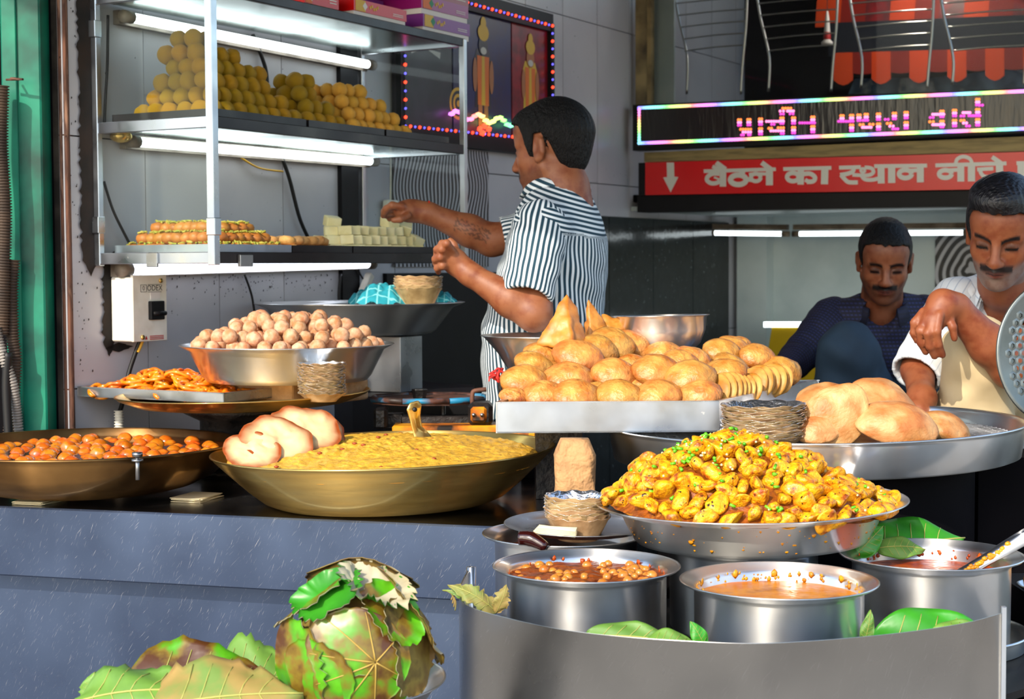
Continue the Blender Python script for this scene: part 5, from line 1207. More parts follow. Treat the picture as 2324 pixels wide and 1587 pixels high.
for (X, Y, d, s) in ((520, 480, 3.55, .9), (800, 470, 3.55, .9), (1080, 470, 3.58, .9), (1400, 470, 3.6, .9), (1000, 380, 3.7, .9), (1700, 500, 3.66, .9), (1250, 420, 3.68, .9), (660, 430, 3.66, .9), (700, 330, 3.70, .8)):
    tag(link('kachori', KM[0], None, zo(X, Y, d), (.3, .2, 1), s), 'golden fried kachori in the heap on the snack tray', 'kachori', 'kachoris on the snack tray')
MD = lump('fried_disc', (.041, .041, .009), M['matri'], 3, .06, 1.5, 3)
for i in range(7):
    k = i / 6; tag(link('fried_disc', MD, None, zo(1565 + 210 * k - 25, 588 - 12 * k, 3.40 + .06 * k), (R3(68), 0, R3(-42)), .92 + .1 * math.sin(i)), 'thin fried disc in the front row by the tray side', 'snack', 'fried discs in the front row')
for i in range(7):
    k = i / 6; tag(link('fried_disc', MD, None, zo(1800 + 170 * k - 20, 540 - 20 * k, 3.52 + .07 * k), (R3(68), 0, R3(-42)), .94 + .1 * math.sin(i * 2)), 'thin fried disc in the rear row by the tray side', 'snack', 'fried discs in the rear row')
def samosa_mesh(seed):
    bm = bmesh.new(); pts = [(.004, .006, .105), (.064, .012, -.022), (-.068, .010, -.026), (-.004, -.052, -.030), (.0, .045, -.024)]
    vs_ = [bm.verts.new(p) for p in pts]
    for a in ((0, 2, 3), (0, 3, 1), (0, 1, 4), (0, 4, 2), (1, 3, 2), (1, 2, 4)): bm.faces.new([vs_[i] for i in a])
    for _ in range(4): bmesh.ops.subdivide_edges(bm, edges=bm.edges[:], cuts=1, use_grid_fill=True)
    for _ in range(9): bmesh.ops.smooth_vert(bm, verts=bm.verts[:], factor=.5, use_axis_x=True, use_axis_y=True, use_axis_z=True)
    for v_ in bm.verts:
        p = v_.co; n_ = p.normalized(); p += n_ * (.006 * mnoise.noise(p * 45 + Vector((seed, 0, 0))) + .003 * mnoise.noise(p * 110))
        if abs(p.y) < .012 and p.x > .01: p += Vector((.007, 0, .002)) * (1 - abs(p.y) / .012)
    me = bpy.data.meshes.new('samosa'); bm.normal_update(); bm.to_mesh(me); bm.free(); me.materials.append(M['samosa']); me.polygons.foreach_set('use_smooth', [True] * len(me.polygons)); return me
tag(link('samosa', samosa_mesh(1), None, zo(575, 232, 3.58), (R3(-6), R3(4), .35), 1.05), 'pointed fried samosa standing on top of the heap', 'samosa')
tag(link('samosa', samosa_mesh(2), None, zo(775, 185, 3.72), (R3(-10), R3(-10), 1.3), .78), 'second fried samosa behind the first at the heap top', 'samosa')
tag(link('samosa', samosa_mesh(3), None, zo(885, 205, 3.74), (R3(20), R3(75), .3), .75), 'samosa lying on its side beside the steel bowl', 'samosa')
bw_ = P(1500, 716, 3.78)
vessel('steel_bowl', 'round polished steel bowl set on the kachori heap', 'bowl', (bw_.x, bw_.y, bw_.z - .097), rim_prof(.045, [(.070, .010), (.092, .032), (.104, .062), (.107, .092), (.113, .096)], .0015, .0012), 'steel_pan', 64, (R3(-1), R3(-1.0)))
kd = P(1245, 762, 3.90)
vessel('steel_funnel_pan', 'conical steel pan behind the samosas', 'pan', (kd.x - .005, kd.y, kd.z - .115), rim_prof(.07, [(.078, .008), (.118, .075), (.150, .112), (.156, .115)], .002, .002), 'steel_pan', 64)
tag(slab('pan_shelf', [(.02, 3.83), (.135, 3.83), (.135, 3.97), (.02, 3.97)], ZCT + .0005, kd.z - .1165, M['dark']), 'dark stand under the conical steel pan', 'stand')
rt = thing('red_thread_knot', 'red thread knot tied beside the snack tray', 'thread', P(1130, 870, 3.42))
tobj('post', [P(1152, 905, 3.42), P(1138, 890, 3.42), P(1136, 862, 3.42)], .006, M['iron'], rt, 8, 3)
for k in range(6):
    a = k * 1.05; c = P(1130 + 7 * math.cos(a), 852 + 8 * math.sin(a), 3.41 + .004 * k); tobj('thread', [c + Vector((.007 * math.cos(t_ + k), .005 * math.sin(t_ * 1.3), .008 * math.sin(t_))) for t_ in np.linspace(0, 6, 10)], .0028, M['red_thread'], rt, 6)
for k in range(3): tobj('loose_end', [P(1126, 852, 3.41), P(1116 - k * 2, 846 + 6 * k, 3.41), P(1110, 850 + 8 * k, 3.41)], .0018, M['red_thread'], rt, 5, 3)
# brown paper packet
pkc = PZ(1305, 1128, ZCT + .003) ; pkc = Vector((P(1305, 1128, 3.13).x, 3.13, ZCT))
t = thing('paper_packet', 'upright crumpled brown paper packet beside the brass pan', 'packet', pkc)
v, f = [], []
for j in range(17):
    z = .168 * j / 16
    for k in range(28):
        a = 2 * math.pi * k / 28; c_, s_ = math.cos(a), math.sin(a); r = (.040 if j < 14 else .040 - .004 * (j - 13)) / max(abs(c_) ** 5 + abs(s_) ** 5, .1) ** .2
        r *= 1 + .05 * mnoise.noise(Vector((c_ * 2, s_ * 2, z * 30))) + .04 * math.sin(z * 60 + a * 2); v.append((pkc.x + r * c_ * .98, pkc.y + r * s_ * .8, pkc.z + z))
for j in range(16):
    for k in range(28): f.append((j * 28 + k, j * 28 + (k + 1) % 28, (j + 1) * 28 + (k + 1) % 28, (j + 1) * 28 + k))
f.append(tuple(range(16 * 28, 17 * 28))); f.append(tuple(range(27, -1, -1)))
wobj('wrapping', v, f, M['paper'], t)
wobj('loose_fold', [(pkc.x - .048, pkc.y - .02, pkc.z + .001), (pkc.x + .02, pkc.y - .05, pkc.z + .001), (pkc.x + .0, pkc.y - .03, pkc.z + .016), (pkc.x - .045, pkc.y - .005, pkc.z + .02)], [(0, 1, 2, 3)], M['paper'], t)
# perforated skimmer
SKc = P(2418, 800, 3.42); skn = Vector((.22, -.96, .05)).normalized(); ska = Vector((0, 0, 1)); ska = (ska - skn * ska.dot(skn)).normalized(); skb = skn.cross(ska)
sk_ = thing('skimmer', 'large perforated steel skimmer leaning at the right edge', 'skimmer', SKc - UP * .155)
v, f = [], []; hr = .0055; ce = .0105
dish = lambda r: .016 * (1 - (r / .16) ** 2)
def skp(a, b, e=0.): r = math.hypot(a, b); return SKc + skb * a + ska * b - skn * (dish(r) + e)
for i in range(-9, 10):
    for j in range(-9, 10):
        a = (i + .5 * (j % 2)) * ce * 1.74; b = j * ce * 1.5
        if math.hypot(a, b) > .128: continue
        base = len(v)
        for k in range(6): an = math.pi / 6 + k * math.pi / 3; v.append(skp(a + ce * math.cos(an), b + ce * math.sin(an)))
        for k in range(6): an = math.pi / 6 + k * math.pi / 3; v.append(skp(a + hr * math.cos(an), b + hr * math.sin(an), -.0015))
        for k in range(6): f.append((base + k, base + (k + 1) % 6, base + 6 + (k + 1) % 6, base + 6 + k))
M['skim'] = mat('dull_skimmer', (.27, .29, .28), .5, 1, rvar=.1, rscale=20, col2=(.18, .20, .19), scale=12)
wobj('perforated_disc', v, f, M['skim'], sk_)
v, f = [], []
for (r, e) in ((.112, .0008), (.150, 0), (.158, -.003), (.160, .002), (.150, .003)):
    for k in range(72): a = 2 * math.pi * k / 72; v.append(skp(r * math.cos(a), r * math.sin(a), e))
for j in range(4):
    for k in range(72): f.append((j * 72 + k, j * 72 + (k + 1) % 72, (j + 1) * 72 + (k + 1) % 72, (j + 1) * 72 + k))
wobj('rim', v, f, M['skim'], sk_)
tobj('handle', [SKc - skb * .15 - skn * .002, SKc - skb * .3 - UP * .05, SKc - skb * .7 - UP * .3], .008, M['steel'], sk_, 8)
# ------------------------------------------------------------------ pots inside the curved guard
ZR = -.474; ZBASE = -.622
def pot(label, x, y, cont, label_c, lev, zr=ZR, R=.147, zb=ZBASE):
    H = zr - zb
    t = vessel('steel_pot', label, 'pot', (x, y, zb), rim_prof(R * .83, [(R * .855, .006), (R * .86, H * .90), (R * .90, H * .96), (R * .99, H * .985), (R, H)], .003, .0018), 'steel', 80, group='steel pots in the curved guard')
    if cont:
        o = link(cont, mesh(cont, *disc_surface(R * .855, 30, 80, lambda a, b: H - lev + (.004 * nz(a, b, 40, x) if cont == 'chickpea_gravy' else .0008 * nz(a, b, 25, x))), M[{'chickpea_gravy': 'curry_brown', 'yellow_curry': 'curry_yellow', 'red_curry': 'curry_red', 'dark_chutney': 'syrup'}[cont]]), None, (x, y, zb)); tag(o, label_c, 'curry', kind='stuff')
    return t
p1 = pot('steel pot of brown chickpea curry at the front left', .116, 2.56, 'chickpea_gravy', 'brown chickpea gravy in the front left pot', .016)
p2 = pot('steel pot of yellow curry at the front centre', .399, 2.43, 'yellow_curry', 'thin yellow orange curry in the front centre pot', .024)
p3 = pot('steel pot of red curry with a ladle at the right', .683, 2.645, 'red_curry', 'oily red curry in the right pot', .030)
p4 = pot('steel pot half covered by a plate behind the chickpeas', .094, 2.875, 'dark_chutney', 'dark chutney in the half covered pot', .030)
p5 = pot('steel pot hidden under the potato pan', .395, 2.775, None, '', 0, ZR - .0008)
CPM = [lump('chickpea', (.0075, .0085, .0075), M['chickpea'], 2, .10, 1.5, s) for s in range(2)]
q = random.Random(6)
for k in range(72):
    a, r = q.uniform(0, 6.28), .118 * math.sqrt(q.random()); tag(link('chickpea', CPM[k % 2], None, (.116 + r * math.cos(a), 2.56 + r * math.sin(a), ZR - .016 + q.uniform(-.006, .0015)), rrot(), q.uniform(.8, 1.25)), 'brown chickpea poking out of the front left gravy', 'chickpea', 'chickpeas in the gravy')
def splash(parent, c, R, zs, n, m, seed, arc=(0, 6.28), name='food_splash'):
    q = random.Random(seed); m_ = MB()
    for k in range(n):
        a = q.uniform(*arc); z = q.uniform(*zs); s = q.uniform(.0012, .0042) * q.choice((.7, 1, 1.4)); rr = R(z) if callable(R) else R; vv, ff = ico(1, 1)
        cc = Vector((rr * math.cos(a), rr * math.sin(a), z)); n_ = Vector((math.cos(a), math.sin(a), 0)); t_ = Vector((-n_.y, n_.x, 0))
        m_.add([cc + n_ * p[0] * .0008 + t_ * p[1] * s + UP * p[2] * s * q.uniform(.6, 1.6) for p in vv], ff.tolist())
    o = link(name, mesh(name, m_.v, m_.f, M[m]), parent); tag(o, kind='stuff'); return o
splash(p2, 0, .1225, (.126, .140), 110, 'turmeric', 1); splash(p3, 0, .1225, (.120, .138), 30, 'red_splash', 2, (.3, 2.6))
splash(p1, 0, .1225, (.128, .140), 40, 'red_splash', 3)
tag(link('potato_chunk', lump('potato_chunk', (.014, .011, .007), M['potato'], 2, .15, 1.5, 4), None, (.48, 2.405, ZR - .034)), 'yellow chunk floating in the front centre curry', 'food')
# ladle in the red curry
ld = thing('ladle', 'curry smeared ladle resting in the right pot', 'ladle', P(2190, 1298, 2.60))
tobj('handle', [P(2175, 1310, 2.58), P(2240, 1270, 2.575), P(2330, 1217, 2.57), P(2460, 1150, 2.56)], [.012, .011, .0135, .0135], M['steel'], ld, 12, 4, flat=.55)
m_ = MB(); q = random.Random(9)
for k in range(46):
    s = q.random() ** 1.4; px = 2195 + 120 * s; c = P(px + q.uniform(-4, 4), 1301 - (px - 2190) * .6 + q.uniform(-7, 7), 2.568); vv, ff = ico(1, 1); r = q.uniform(.002, .006)
    m_.add([c + Vector((p[0] * r, p[1] * .0035, p[2] * r * .8)) for p in vv], ff.tolist())
tag(wobj('food_smear', m_.v, m_.f, M['turmeric'], ld), kind='stuff')
# lower wide vessel and yellow plate at the right edge
vessel('wide_vessel', 'wide steel vessel whose rim shows behind the right pot', 'pot', (.683, 2.645, ZBASE), rim_prof(.148, [(.150, .001), (.151, .020), (.154, .024)], .003, .003), 'steel', 64)
pe = P(2378, 1335, 2.75); vessel('steel_plate', 'steel plate with yellow food cut by the right edge', 'plate', (pe.x, pe.y, pe.z - .012), rim_prof(.03, [(.045, .012), (.05, .016)], .002, .002), 'steel', 40)
tag(link('yellow_food', lump('yellow_food', (.040, .040, .022), M['potato'], 3, .2, 2, 2), None, (pe.x, pe.y, pe.z + .006)), 'yellow food heaped on the plate at right edge', 'food', kind='stuff')
tag(slab('plate_box', [(pe.x - .03, pe.y - .05), (pe.x + .3, pe.y - .05), (pe.x + .3, pe.y + .2), (pe.x - .03, pe.y + .2)], FLOOR, pe.z - .0125, M['black']), 'black box under the plate at right edge', 'box')
# curved guard
gpx = [(1060, 1305), (1046, 1340), (1043, 1368), (1062, 1380), (1143, 1396), (1241, 1436), (1327, 1447), (1449, 1459), (1700, 1473), (1787, 1468), (2036, 1451), (2192, 1429), (2276, 1408)]
gxy = [(-.073, 2.66), (-.081, 2.55), (-.082, 2.45), (-.062, 2.37), (-.008, 2.295), (.06, 2.225), (.13, 2.182), (.21, 2.152), (.31, 2.131), (.40, 2.145), (.52, 2.187), (.625, 2.245), (.698, 2.31)]
gs = smoothpts([Vector((x, y, 0)) for x, y in gxy], 8)
gd = thing('curved_guard', 'curved scratched steel guard around the pots', 'guard', (.31, 2.45, -.66))
ZG0, ZG1 = -.66, -.500; v, f = [], []
for i, p in enumerate(gs):
    t_ = (gs[min(i + 1, len(gs) - 1)] - gs[max(i - 1, 0)]).normalized(); n_ = Vector((t_.y, -t_.x, 0))
    for (o_, z) in ((0, ZG0), (0, ZG1), (.0015, ZG1 + .0015), (-.0025, ZG1), (-.0025, ZG0)): v.append(p + n_ * o_ + UP * z)
for i in range(len(gs) - 1):
    for k in range(4): f.append((i * 5 + k, (i + 1) * 5 + k, (i + 1) * 5 + k + 1, i * 5 + k + 1))
f += [(0, 1, 3, 4), tuple((len(gs) - 1) * 5 + k for k in (4, 3, 1, 0))]
wobj('band', v, f, M['guard'], gd)
ep = gs[-1]; MB().box((ep.x + .004, ep.y + .003, (ZG0 + ZG1) / 2 + .004), XYZ, (.004, .003, (ZG1 - ZG0) / 2 + .006)).obj('end_fold', M['steel'], gd, bevel=.001)
tobj('curled_end', [(gs[0].x + .004, gs[0].y, ZG0), (gs[0].x + .004, gs[0].y + .003, ZG1 + .006)], .008, M['steel'], gd, 10)
# base shelf of the guard on a dark stand
sh = [(p.x, p.y) for p in gs[::6]] + [(.86, 2.45), (.86, 3.03), (-.02, 3.03)]
sh = [((x - .35) * .985 + .35, (y - 2.6) * .985 + 2.6) for x, y in sh]
slab('pot_shelf', sh, ZBASE - .012, ZBASE - .0005, M['black'], gd)
tag(slab('guard_stand', [(.02, 2.35), (.66, 2.35), (.80, 3.0), (.02, 3.0)], FLOOR, ZBASE - .0125, M['black']), 'dark stand under the curved guard', 'stand')
# ------------------------------------------------------------------ potato pan
QC = Vector((.412, 2.80, ZR + .002))
pq = vessel('potato_pan', 'steel pan heaped with spiced yellow potatoes', 'pan', QC, rim_prof(.198, [(.204, .006), (.226, .052), (.258, .062), (.266, .066)], .002, .002), 'steel_pan', 96, (0, R3(-1.2)))
splash(pq, 0, lambda z: .203 + (z - .006) * .478 + .0003, (.008, .05), 75, 'turmeric', 5, (3.3, 6.1))
PK = Vector((-.035, -.02))
def mound(x, y):
    r = math.hypot(x, y) / .247; rp = math.hypot((x - PK.x) * .92, y - PK.y) / .25
    return .064 + .118 * max(0, 1 - rp ** 1.25) * max(0, min(1, (1 - r) * 5)) + .004 * nz(x, y, 40)
o = link('masala_mash', mesh('masala_mash', *disc_surface(.243, 60, 140, lambda x, y: mound(x, y) - .008), M['masala']), None, QC); tag(o, 'orange spice mash between the potato pieces', 'food', kind='stuff')
def pot_piece(seed):
    q = random.Random(seed); planes = [(Vector((q.uniform(-1, 1), q.uniform(-1, 1), q.uniform(-1, 1))).normalized(), q.uniform(.45, .8)) for _ in range(4)]
    def shp(p):
        p = Vector(p)
        for n_, d in planes:
            e = p.dot(n_) - d
            if e > 0: p = p - n_ * e * .93
        return p
    return lump('potato_piece', (.0255, .0195, .0135), M['potato'], 3, .14, 1.3, seed, .03, 6, shape=shp)
PPM = [pot_piece(s) for s in range(9)]
q = random.Random(12); pts = []; tr_ = 0
while len(pts) < 260 and tr_ < 30000:
    tr_ += 1; a, r = q.uniform(0, 6.28), .238 * math.sqrt(q.random()); x, y = r * math.cos(a), r * math.sin(a)
    if y > .12 and q.random() < .8: continue
    z = mound(x, y); p = Vector((x, y, z))
    if all((p - s).length > .0245 for s in pts): pts.append(p)
for p in pts:
    s = q.uniform(.62, 1.15); tag(link('potato_piece', PPM[q.randrange(9)], None, QC + p + UP * q.uniform(-.004, .004), (q.uniform(-.9, .9), q.uniform(-.9, .9), q.uniform(0, 6)), s), 'spiced yellow potato piece in the heaped pan', 'potato', 'potato pieces in the heaped pan')
m_ = MB(); m2 = MB()
for k in range(170):
    a, r = q.uniform(0, 6.28), .235 * math.sqrt(q.random()); x, y = r * math.cos(a), r * math.sin(a)
    if k < 70: x, y = PK.x - .06 + q.gauss(0, .05), PK.y + q.gauss(-.02, .05)
    if math.hypot(x, y) > .235: continue
    z = mound(x, y) + q.uniform(.006, .014); ax = Vector((q.uniform(-1, 1), q.uniform(-1, 1), q.uniform(-.4, .6))).normalized(); L_ = q.uniform(.002, .006)
    vv, ff = tube([Vector((x, y, z)) - ax * L_, Vector((x, y, z)) + ax * L_], q.uniform(.0022, .0034), 6); m_.add(vv, ff)
    if k % 2 == 0: vv, ff = ico(.0024, 1); m2.add([(p_[0] + x + .02, p_[1] + y, p_[2] + mound(x + .02, y) + .012) for p_ in vv], ff.tolist())
o = link('chopped_chilli', mesh('chopped_chilli', m_.v, m_.f, M['chilli']), None, QC); tag(o, 'chopped green chilli scattered on the potatoes', 'garnish', kind='stuff')
o = link('seed_bits', mesh('seed_bits', m2.v, m2.f, M['card_cream']), None, QC); tag(o, 'pale seeds scattered on the potatoes', 'garnish', kind='stuff')
# lid plate with leaf bowls, spoons and chutney spoon
LP = Vector((.125, 2.90, ZR + .004))
vessel('lid_plate', 'steel plate half covering the rear left pot', 'plate', LP, rim_prof(.11, [(.118, .004), (.134, .010), (.140, .0105)], .002, .0015), 'steel_dark', 64, (R3(1), 0))
bowl_stack(.057, .042, 8, .0052, P(1310, 1224, 2.84), 'topmost foil lined leaf bowl on the lid plate', 'leaf bowl nested in the small stack on the lid plate', 'leaf bowls on the lid plate', 51)
for k in range(5):
    a = P(1210 + 3 * k, 1213 + 2 * k, 2.81); b = P(1308, 1238 - 1.5 * k, 2.775); a.z = b.z = LP.z + .009 + .0024 * k
    v, f = tube([a, a.lerp(b, .3), b], [.0055, .0038, .006], 8, flat=.22); tag(wobj('wooden_spoon', v, f, M['napkin']), 'flat wooden spoon in the bundle on the lid plate', 'spoon', 'wooden spoons on the lid plate')
o = tobj('chutney_spoon', [P(1178, 1222, 2.74), P(1205, 1224, 2.735), P(1240, 1243, 2.72)], [.012, .0135, .008], M['curry_brown'], None, 12, 4); o.data.materials[0] = mat('chutney_coat', '#2a0a08', .12, coat=.6); tag(o, 'chutney coated dark spoon leaning on the pot rim', 'spoon')
# ------------------------------------------------------------------ leaves
def leaf_mesh(name, L, Wd, curl=.2, cup=.15, wav=.03, seed=0, m=('leaf', 'leaf_pale'), heart=0., ragged=0., veins=True):
    nu, nv = 22, 14; v, f, mi = [], [], []
    q = random.Random(seed); rag = [q.uniform(-1, 1) for _ in range(60)]
    def pt(u, s, side):
        w = Wd * (math.sin(math.pi * min(1, u ** (.75 - .2 * heart))) ** .8) * (1 + ragged * rag[int(u * 29) + (30 if s > 0 else 0)] * abs(s))
        x = u * L - (heart * .12 * L * abs(s) ** 1.5 * (1 - u)); y = s * w
        z = curl * L * (u * (1 - u)) * 2 - cup * abs(s) ** 1.6 * Wd + wav * L * math.sin(u * 13 + s * 4 + seed) * abs(s) - .006 * L * (1 - abs(s)) * 0 + (.012 * L * abs(math.sin((u * 7 + abs(s) * 1.5) * math.pi))) * (.5 - abs(abs(s) - .5)) * .8
        return (x, y, z + side * .0007)
    for side in (1, -1):
        for i in range(nu + 1):
            for j in range(nv + 1): v.append(pt(i / nu, -1 + 2 * j / nv, side))
    n = (nu + 1) * (nv + 1)
    for i in range(nu):
        for j in range(nv):
            a = i * (nv + 1) + j; f.append((a, a + nv + 1, a + nv + 2, a + 1)); mi.append(0); f.append((n + a, n + a + 1, n + a + nv + 2, n + a + nv + 1)); mi.append(1)
    for i in range(nu):
        for j in (0, nv): a = i * (nv + 1) + j; f.append((a, a + nv + 1, n + a + nv + 1, n + a)); mi.append(1)
    if veins:
        def vein(uv, r):
            pp_ = [Vector(pt(u, s, 1)) + Vector((0, 0, .0004)) for u, s in uv]; vv, ff = tube(pp_, r, 5); b = len(v); v.extend([tuple(p) for p in vv]); f.extend([[i + b for i in q_] for q_ in ff]); mi.extend([2] * len(ff))
        vein([(i / 14, 0) for i in range(15)], .0011 * L / .15)
        for k in range(1, 6):
            for sg in (-1, 1): vein([(.06 + k * .13 + .10 * t_, sg * .8 * t_) for t_ in (0.02, .3, .6, .95)], .0006 * L / .15)
    return mesh(name, v, f, [M[m[0]], M[m[1]], M['leaf_vein']], True, mi)
def leaf(label, c, d, up, *a, name='leaf', group=None, **k):
    d = Vector(d).normalized(); up = Vector(up); up = (up - d * up.dot(d)).normalized(); y = up.cross(d)
    o = link(name, leaf_mesh(name, *a, **k), None, c); o.rotation_euler = Matrix((d, y, up)).transposed().to_euler(); return tag(o, label, 'leaf', group)
leaf('big bright green leaf standing between the guard and right pot', P(1975, 1462, 2.36), (1, .1, .02), (-.1, -.80, .5), .20, .052, curl=.10, cup=.1, seed=1, m=('leaf', 'leaf_lt'))
leaf('pale leaf lying against the right end of the guard', P(2105, 1450, 2.335), (1, .15, .10), (-.1, -.7, .6), .095, .020, curl=.25, seed=2, m=('leaf_lt', 'leaf_lt'))
leaf('long pale green leaf along the guard before the chickpea pot', P(1322, 1446, 2.32), (1, -.12, -.06), (0, -.75, .6), .15, .026, curl=.18, seed=3, m=('leaf_lt', 'leaf_lt'))
leaf('small dark green leaf above the long pale leaf', P(1400, 1440, 2.35), (1, 0, .05), (0, -.75, .5), .06, .014, curl=.5, seed=4, m=('leaf', 'leaf'))
leaf('pale leaf tip beside the long leaf before the pots', P(1462, 1462, 2.29), (1, -.02, -.05), (0, -.75, .6), .075, .020, curl=.4, seed=5, m=('leaf_lt', 'leaf_lt'))
leaf('upright leaf tip between the two front pots', P(1600, 1470, 2.28), (-.5, .1, .9), (0.2, -.9, .2), .042, .012, seed=6, m=('leaf', 'leaf_lt'))
leaf('yellowish leaf edge right of the centre pot', P(1960, 1462, 2.30), (.2, .0, 1), (0, -1, 0), .05, .010, seed=7, m=('leaf_lt', 'leaf_lt'))
leaf('large dark green leaf behind the potato pan', P(1960, 1262, 2.78), (.95, .2, .12), (-.15, -.75, .55), .19, .062, curl=.12, seed=8, m=('leaf', 'leaf_lt'))
leaf('small pale leaf before the large dark leaf behind the pan', P(1990, 1245, 2.74), (1, .1, -.05), (0, -.7, .6), .085, .022, seed=9, m=('leaf_lt', 'leaf_lt'))
leaf('bright leaf edge under the right of the potato pan', P(1940, 1262, 2.72), (.6, .1, .6), (0, -.9, .3), .07, .022, seed=19, m=('leaf', 'leaf'))
leaf('dry curled leaf hanging over the left end of guard', P(1128, 1392, 2.42), (-1, .12, .55), (-.3, -.6, .7), .085, .016, curl=.35, seed=10, m=('leaf_tan', 'leaf_lt'), ragged=.3)
leaf('second dry leaf crossing at the left end of guard', P(1110, 1378, 2.44), (-1, .05, .35), (.2, -.7, .6), .075, .008, curl=.3, seed=11, m=('leaf_lt', 'leaf_tan'), ragged=.3)
leaf('dry folded leaf scrap against the chickpea pot', P(1125, 1392, 2.40), (.35, .1, .9), (.2, -.9, .1), .045, .012, curl=.3, seed=12, m=('leaf_tan', 'leaf_dry'), ragged=.3)
tg = thing('dry_root_strands', 'dry root strands hanging off the curled leaf', 'leaf strands', P(1030, 1340, 2.44))
for k in range(4): tobj('strand', [P(1046 - 3 * k, 1326 + k, 2.44), P(1032 - 3 * k, 1335 + 3 * k, 2.44), P(1028 + 2 * k, 1352 + 4 * k, 2.44), P(1024 + 3 * k, 1362 + 8 * k, 2.44)], .0011, M['leaf_tan'], tg, 5, 4)
# ------------------------------------------------------------------ foreground plate, leaves and leaf-bowl bundle
fp = PZ(640, 1625, -.585); FP = Vector((fp.x, fp.y, -.585))
fz = -.612
FPc = Vector((-.275, 2.26, fz))
tag(slab('plate_pedestal', [(FPc.x - .08, FPc.y - .08), (FPc.x + .08, FPc.y - .08), (FPc.x + .08, FPc.y + .08), (FPc.x - .08, FPc.y + .08)], FLOOR, fz - .0005, M['sheet']), 'grey steel pedestal under the front leaf plate', 'pedestal')
vessel('leaf_plate', 'round steel plate under the leaf bundle', 'plate', FPc, rim_prof(.14, [(.15, .004), (.168, .030), (.178, .036)], .002, .002), 'steel', 80)
BB = P(803, 1482, 2.22); BR = Vector((.094, .075, .094))
bun = thing('leaf_bundle', 'bundle of nested stitched leaf bowls mottled green and brown on the plate', 'leaf bundle', BB - UP * .095)
link('core', lump('core', tuple(x * .93 for x in BR), M['leaf_dry'], 3, .05, 1.5, 3), bun, BB - bun.location)
def leaf_patch(c, size, off, m, seed, lift=.06, rag=.06, aspect=1., tw=0., vein=None, name='leaf', wr=.03):
    c = Vector(c).normalized(); e1 = UP.cross(c).normalized(); e2 = c.cross(e1)
    e1, e2 = e1 * math.cos(tw) + e2 * math.sin(tw), e2 * math.cos(tw) - e1 * math.sin(tw)
    q = random.Random(seed); ns, nr = 60, 14; rg = [q.uniform(-1, 1) for _ in range(ns)]
    def rho(a): return size * (.86 + .14 * math.cos(a - .4) - .20 * max(0, math.cos(a + math.pi)) ** 6 + .05 * math.sin(3 * a + seed))
    def at(x, y, r, side):
        d = (c + e1 * x + e2 * y).normalized(); n_ = mnoise.noise(Vector((x * 2.2, y * 2.2, seed * 1.7)))
        k = 1 + off + lift * r ** 3 + wr * n_ + wr * .6 * math.sin(5 * math.atan2(y, x) + seed) * r * r
        return Vector((d.x * BR.x, d.y * BR.y, d.z * BR.z)) * k - d * (.0012 * side)
    v, f, mi = [], [], []
    for side in (0, 1):
        for i in range(nr + 1):
            for k in range(ns):
                a = 2 * math.pi * k / ns; t_ = i / nr; R_ = rho(a) * t_ * (1 + rag * rg[k] * t_ ** 4); v.append(at(R_ * math.cos(a) * aspect, R_ * math.sin(a), t_, side))
    n = (nr + 1) * ns
    for i in range(nr):
        for k in range(ns):
            a, b = i * ns + k, i * ns + (k + 1) % ns; f.append((a, b, b + ns, a + ns)[::-1]); mi.append(0); f.append((a + n, b + n, b + ns + n, a + ns + n)); mi.append(1)
    for k in range(ns): a, b = nr * ns + k, nr * ns + (k + 1) % ns; f.append((a, b, n + b, n + a)); mi.append(1)
    o = link(name, mesh(name, v, f, [M[m[0]], M[m[1]]], True, mi), bun, BB - bun.location)
    if vein:
        vm = MB()
        for k in range(8):
            a = 2 * math.pi * k / 8 + .3; tx, ty = rho(a) * .9 * math.cos(a) * aspect, rho(a) * .9 * math.sin(a)
            pp_ = []
            for t_ in np.linspace(0.02, 1, 10): x, y = vein[0] + (tx - vein[0]) * t_, vein[1] + (ty - vein[1]) * t_; pp_.append(at(x, y, min(1, math.hypot(x / aspect, y) / rho(math.atan2(y, x / aspect))), 0) * 1.006)
            vv, ff = tube(pp_, [.0013 * (1 - .07 * i) for i in range(10)], 5); vm.add(vv, ff)
        link('veins', mesh('veins', vm.v, vm.f, mat('reddish_vein', '#a88a3e', .5)), o)
    return o
LX, LD = ('leaf_mix', 'leaf_pale'), ('leaf_dry', 'leaf_pale')
leaf_patch((.9, .1, .55), 1.0, .10, ('leaf_pale', 'leaf_dry'), 11, .22, .10)
leaf_patch((.2, .7, .75), 1.05, .08, ('leaf_pale', 'leaf_dry'), 12, .30, .12)
leaf_patch((-.55, .1, .75), .85, .06, ('leaf_mix', 'leaf_pale'), 13, .16, .12)
leaf_patch((.85, -.45, .15), .95, .04, LD, 14, .14, .08)
leaf_patch((-.8, -.5, -.1), .85, .03, ('leaf_mix', 'leaf_pale'), 15, .12, .10)
leaf_patch((-.35, -.35, .8), .60, .06, ('leaf', 'leaf_pale'), 16, .20, .16)
leaf_patch((.25, -.35, .85), .55, .08, ('leaf_pale', 'leaf'), 17, .28, .20)
leaf_patch((.5, -.55, .6), .60, .05, LX, 18, .16, .10)
leaf_patch((.1, -.7, -.65), .85, .03, LX, 19, .05, .05)
leaf_patch((-.55, -.8, -.25), .75, .045, LX, 20, .06, .05)
leaf_patch((.02, -.95, .0), 1.12, .06, LX, 21, .05, .035, 1.0, .2, (.36, -.02))
leaf('torn pale leaf flap at the upper left of the bundle', P(768, 1455, 2.24), (-.38, .1, .9), (-.3, -.9, .1), .078, .024, seed=21, m=('leaf_pale', 'leaf_pale'), ragged=.35, veins=False)
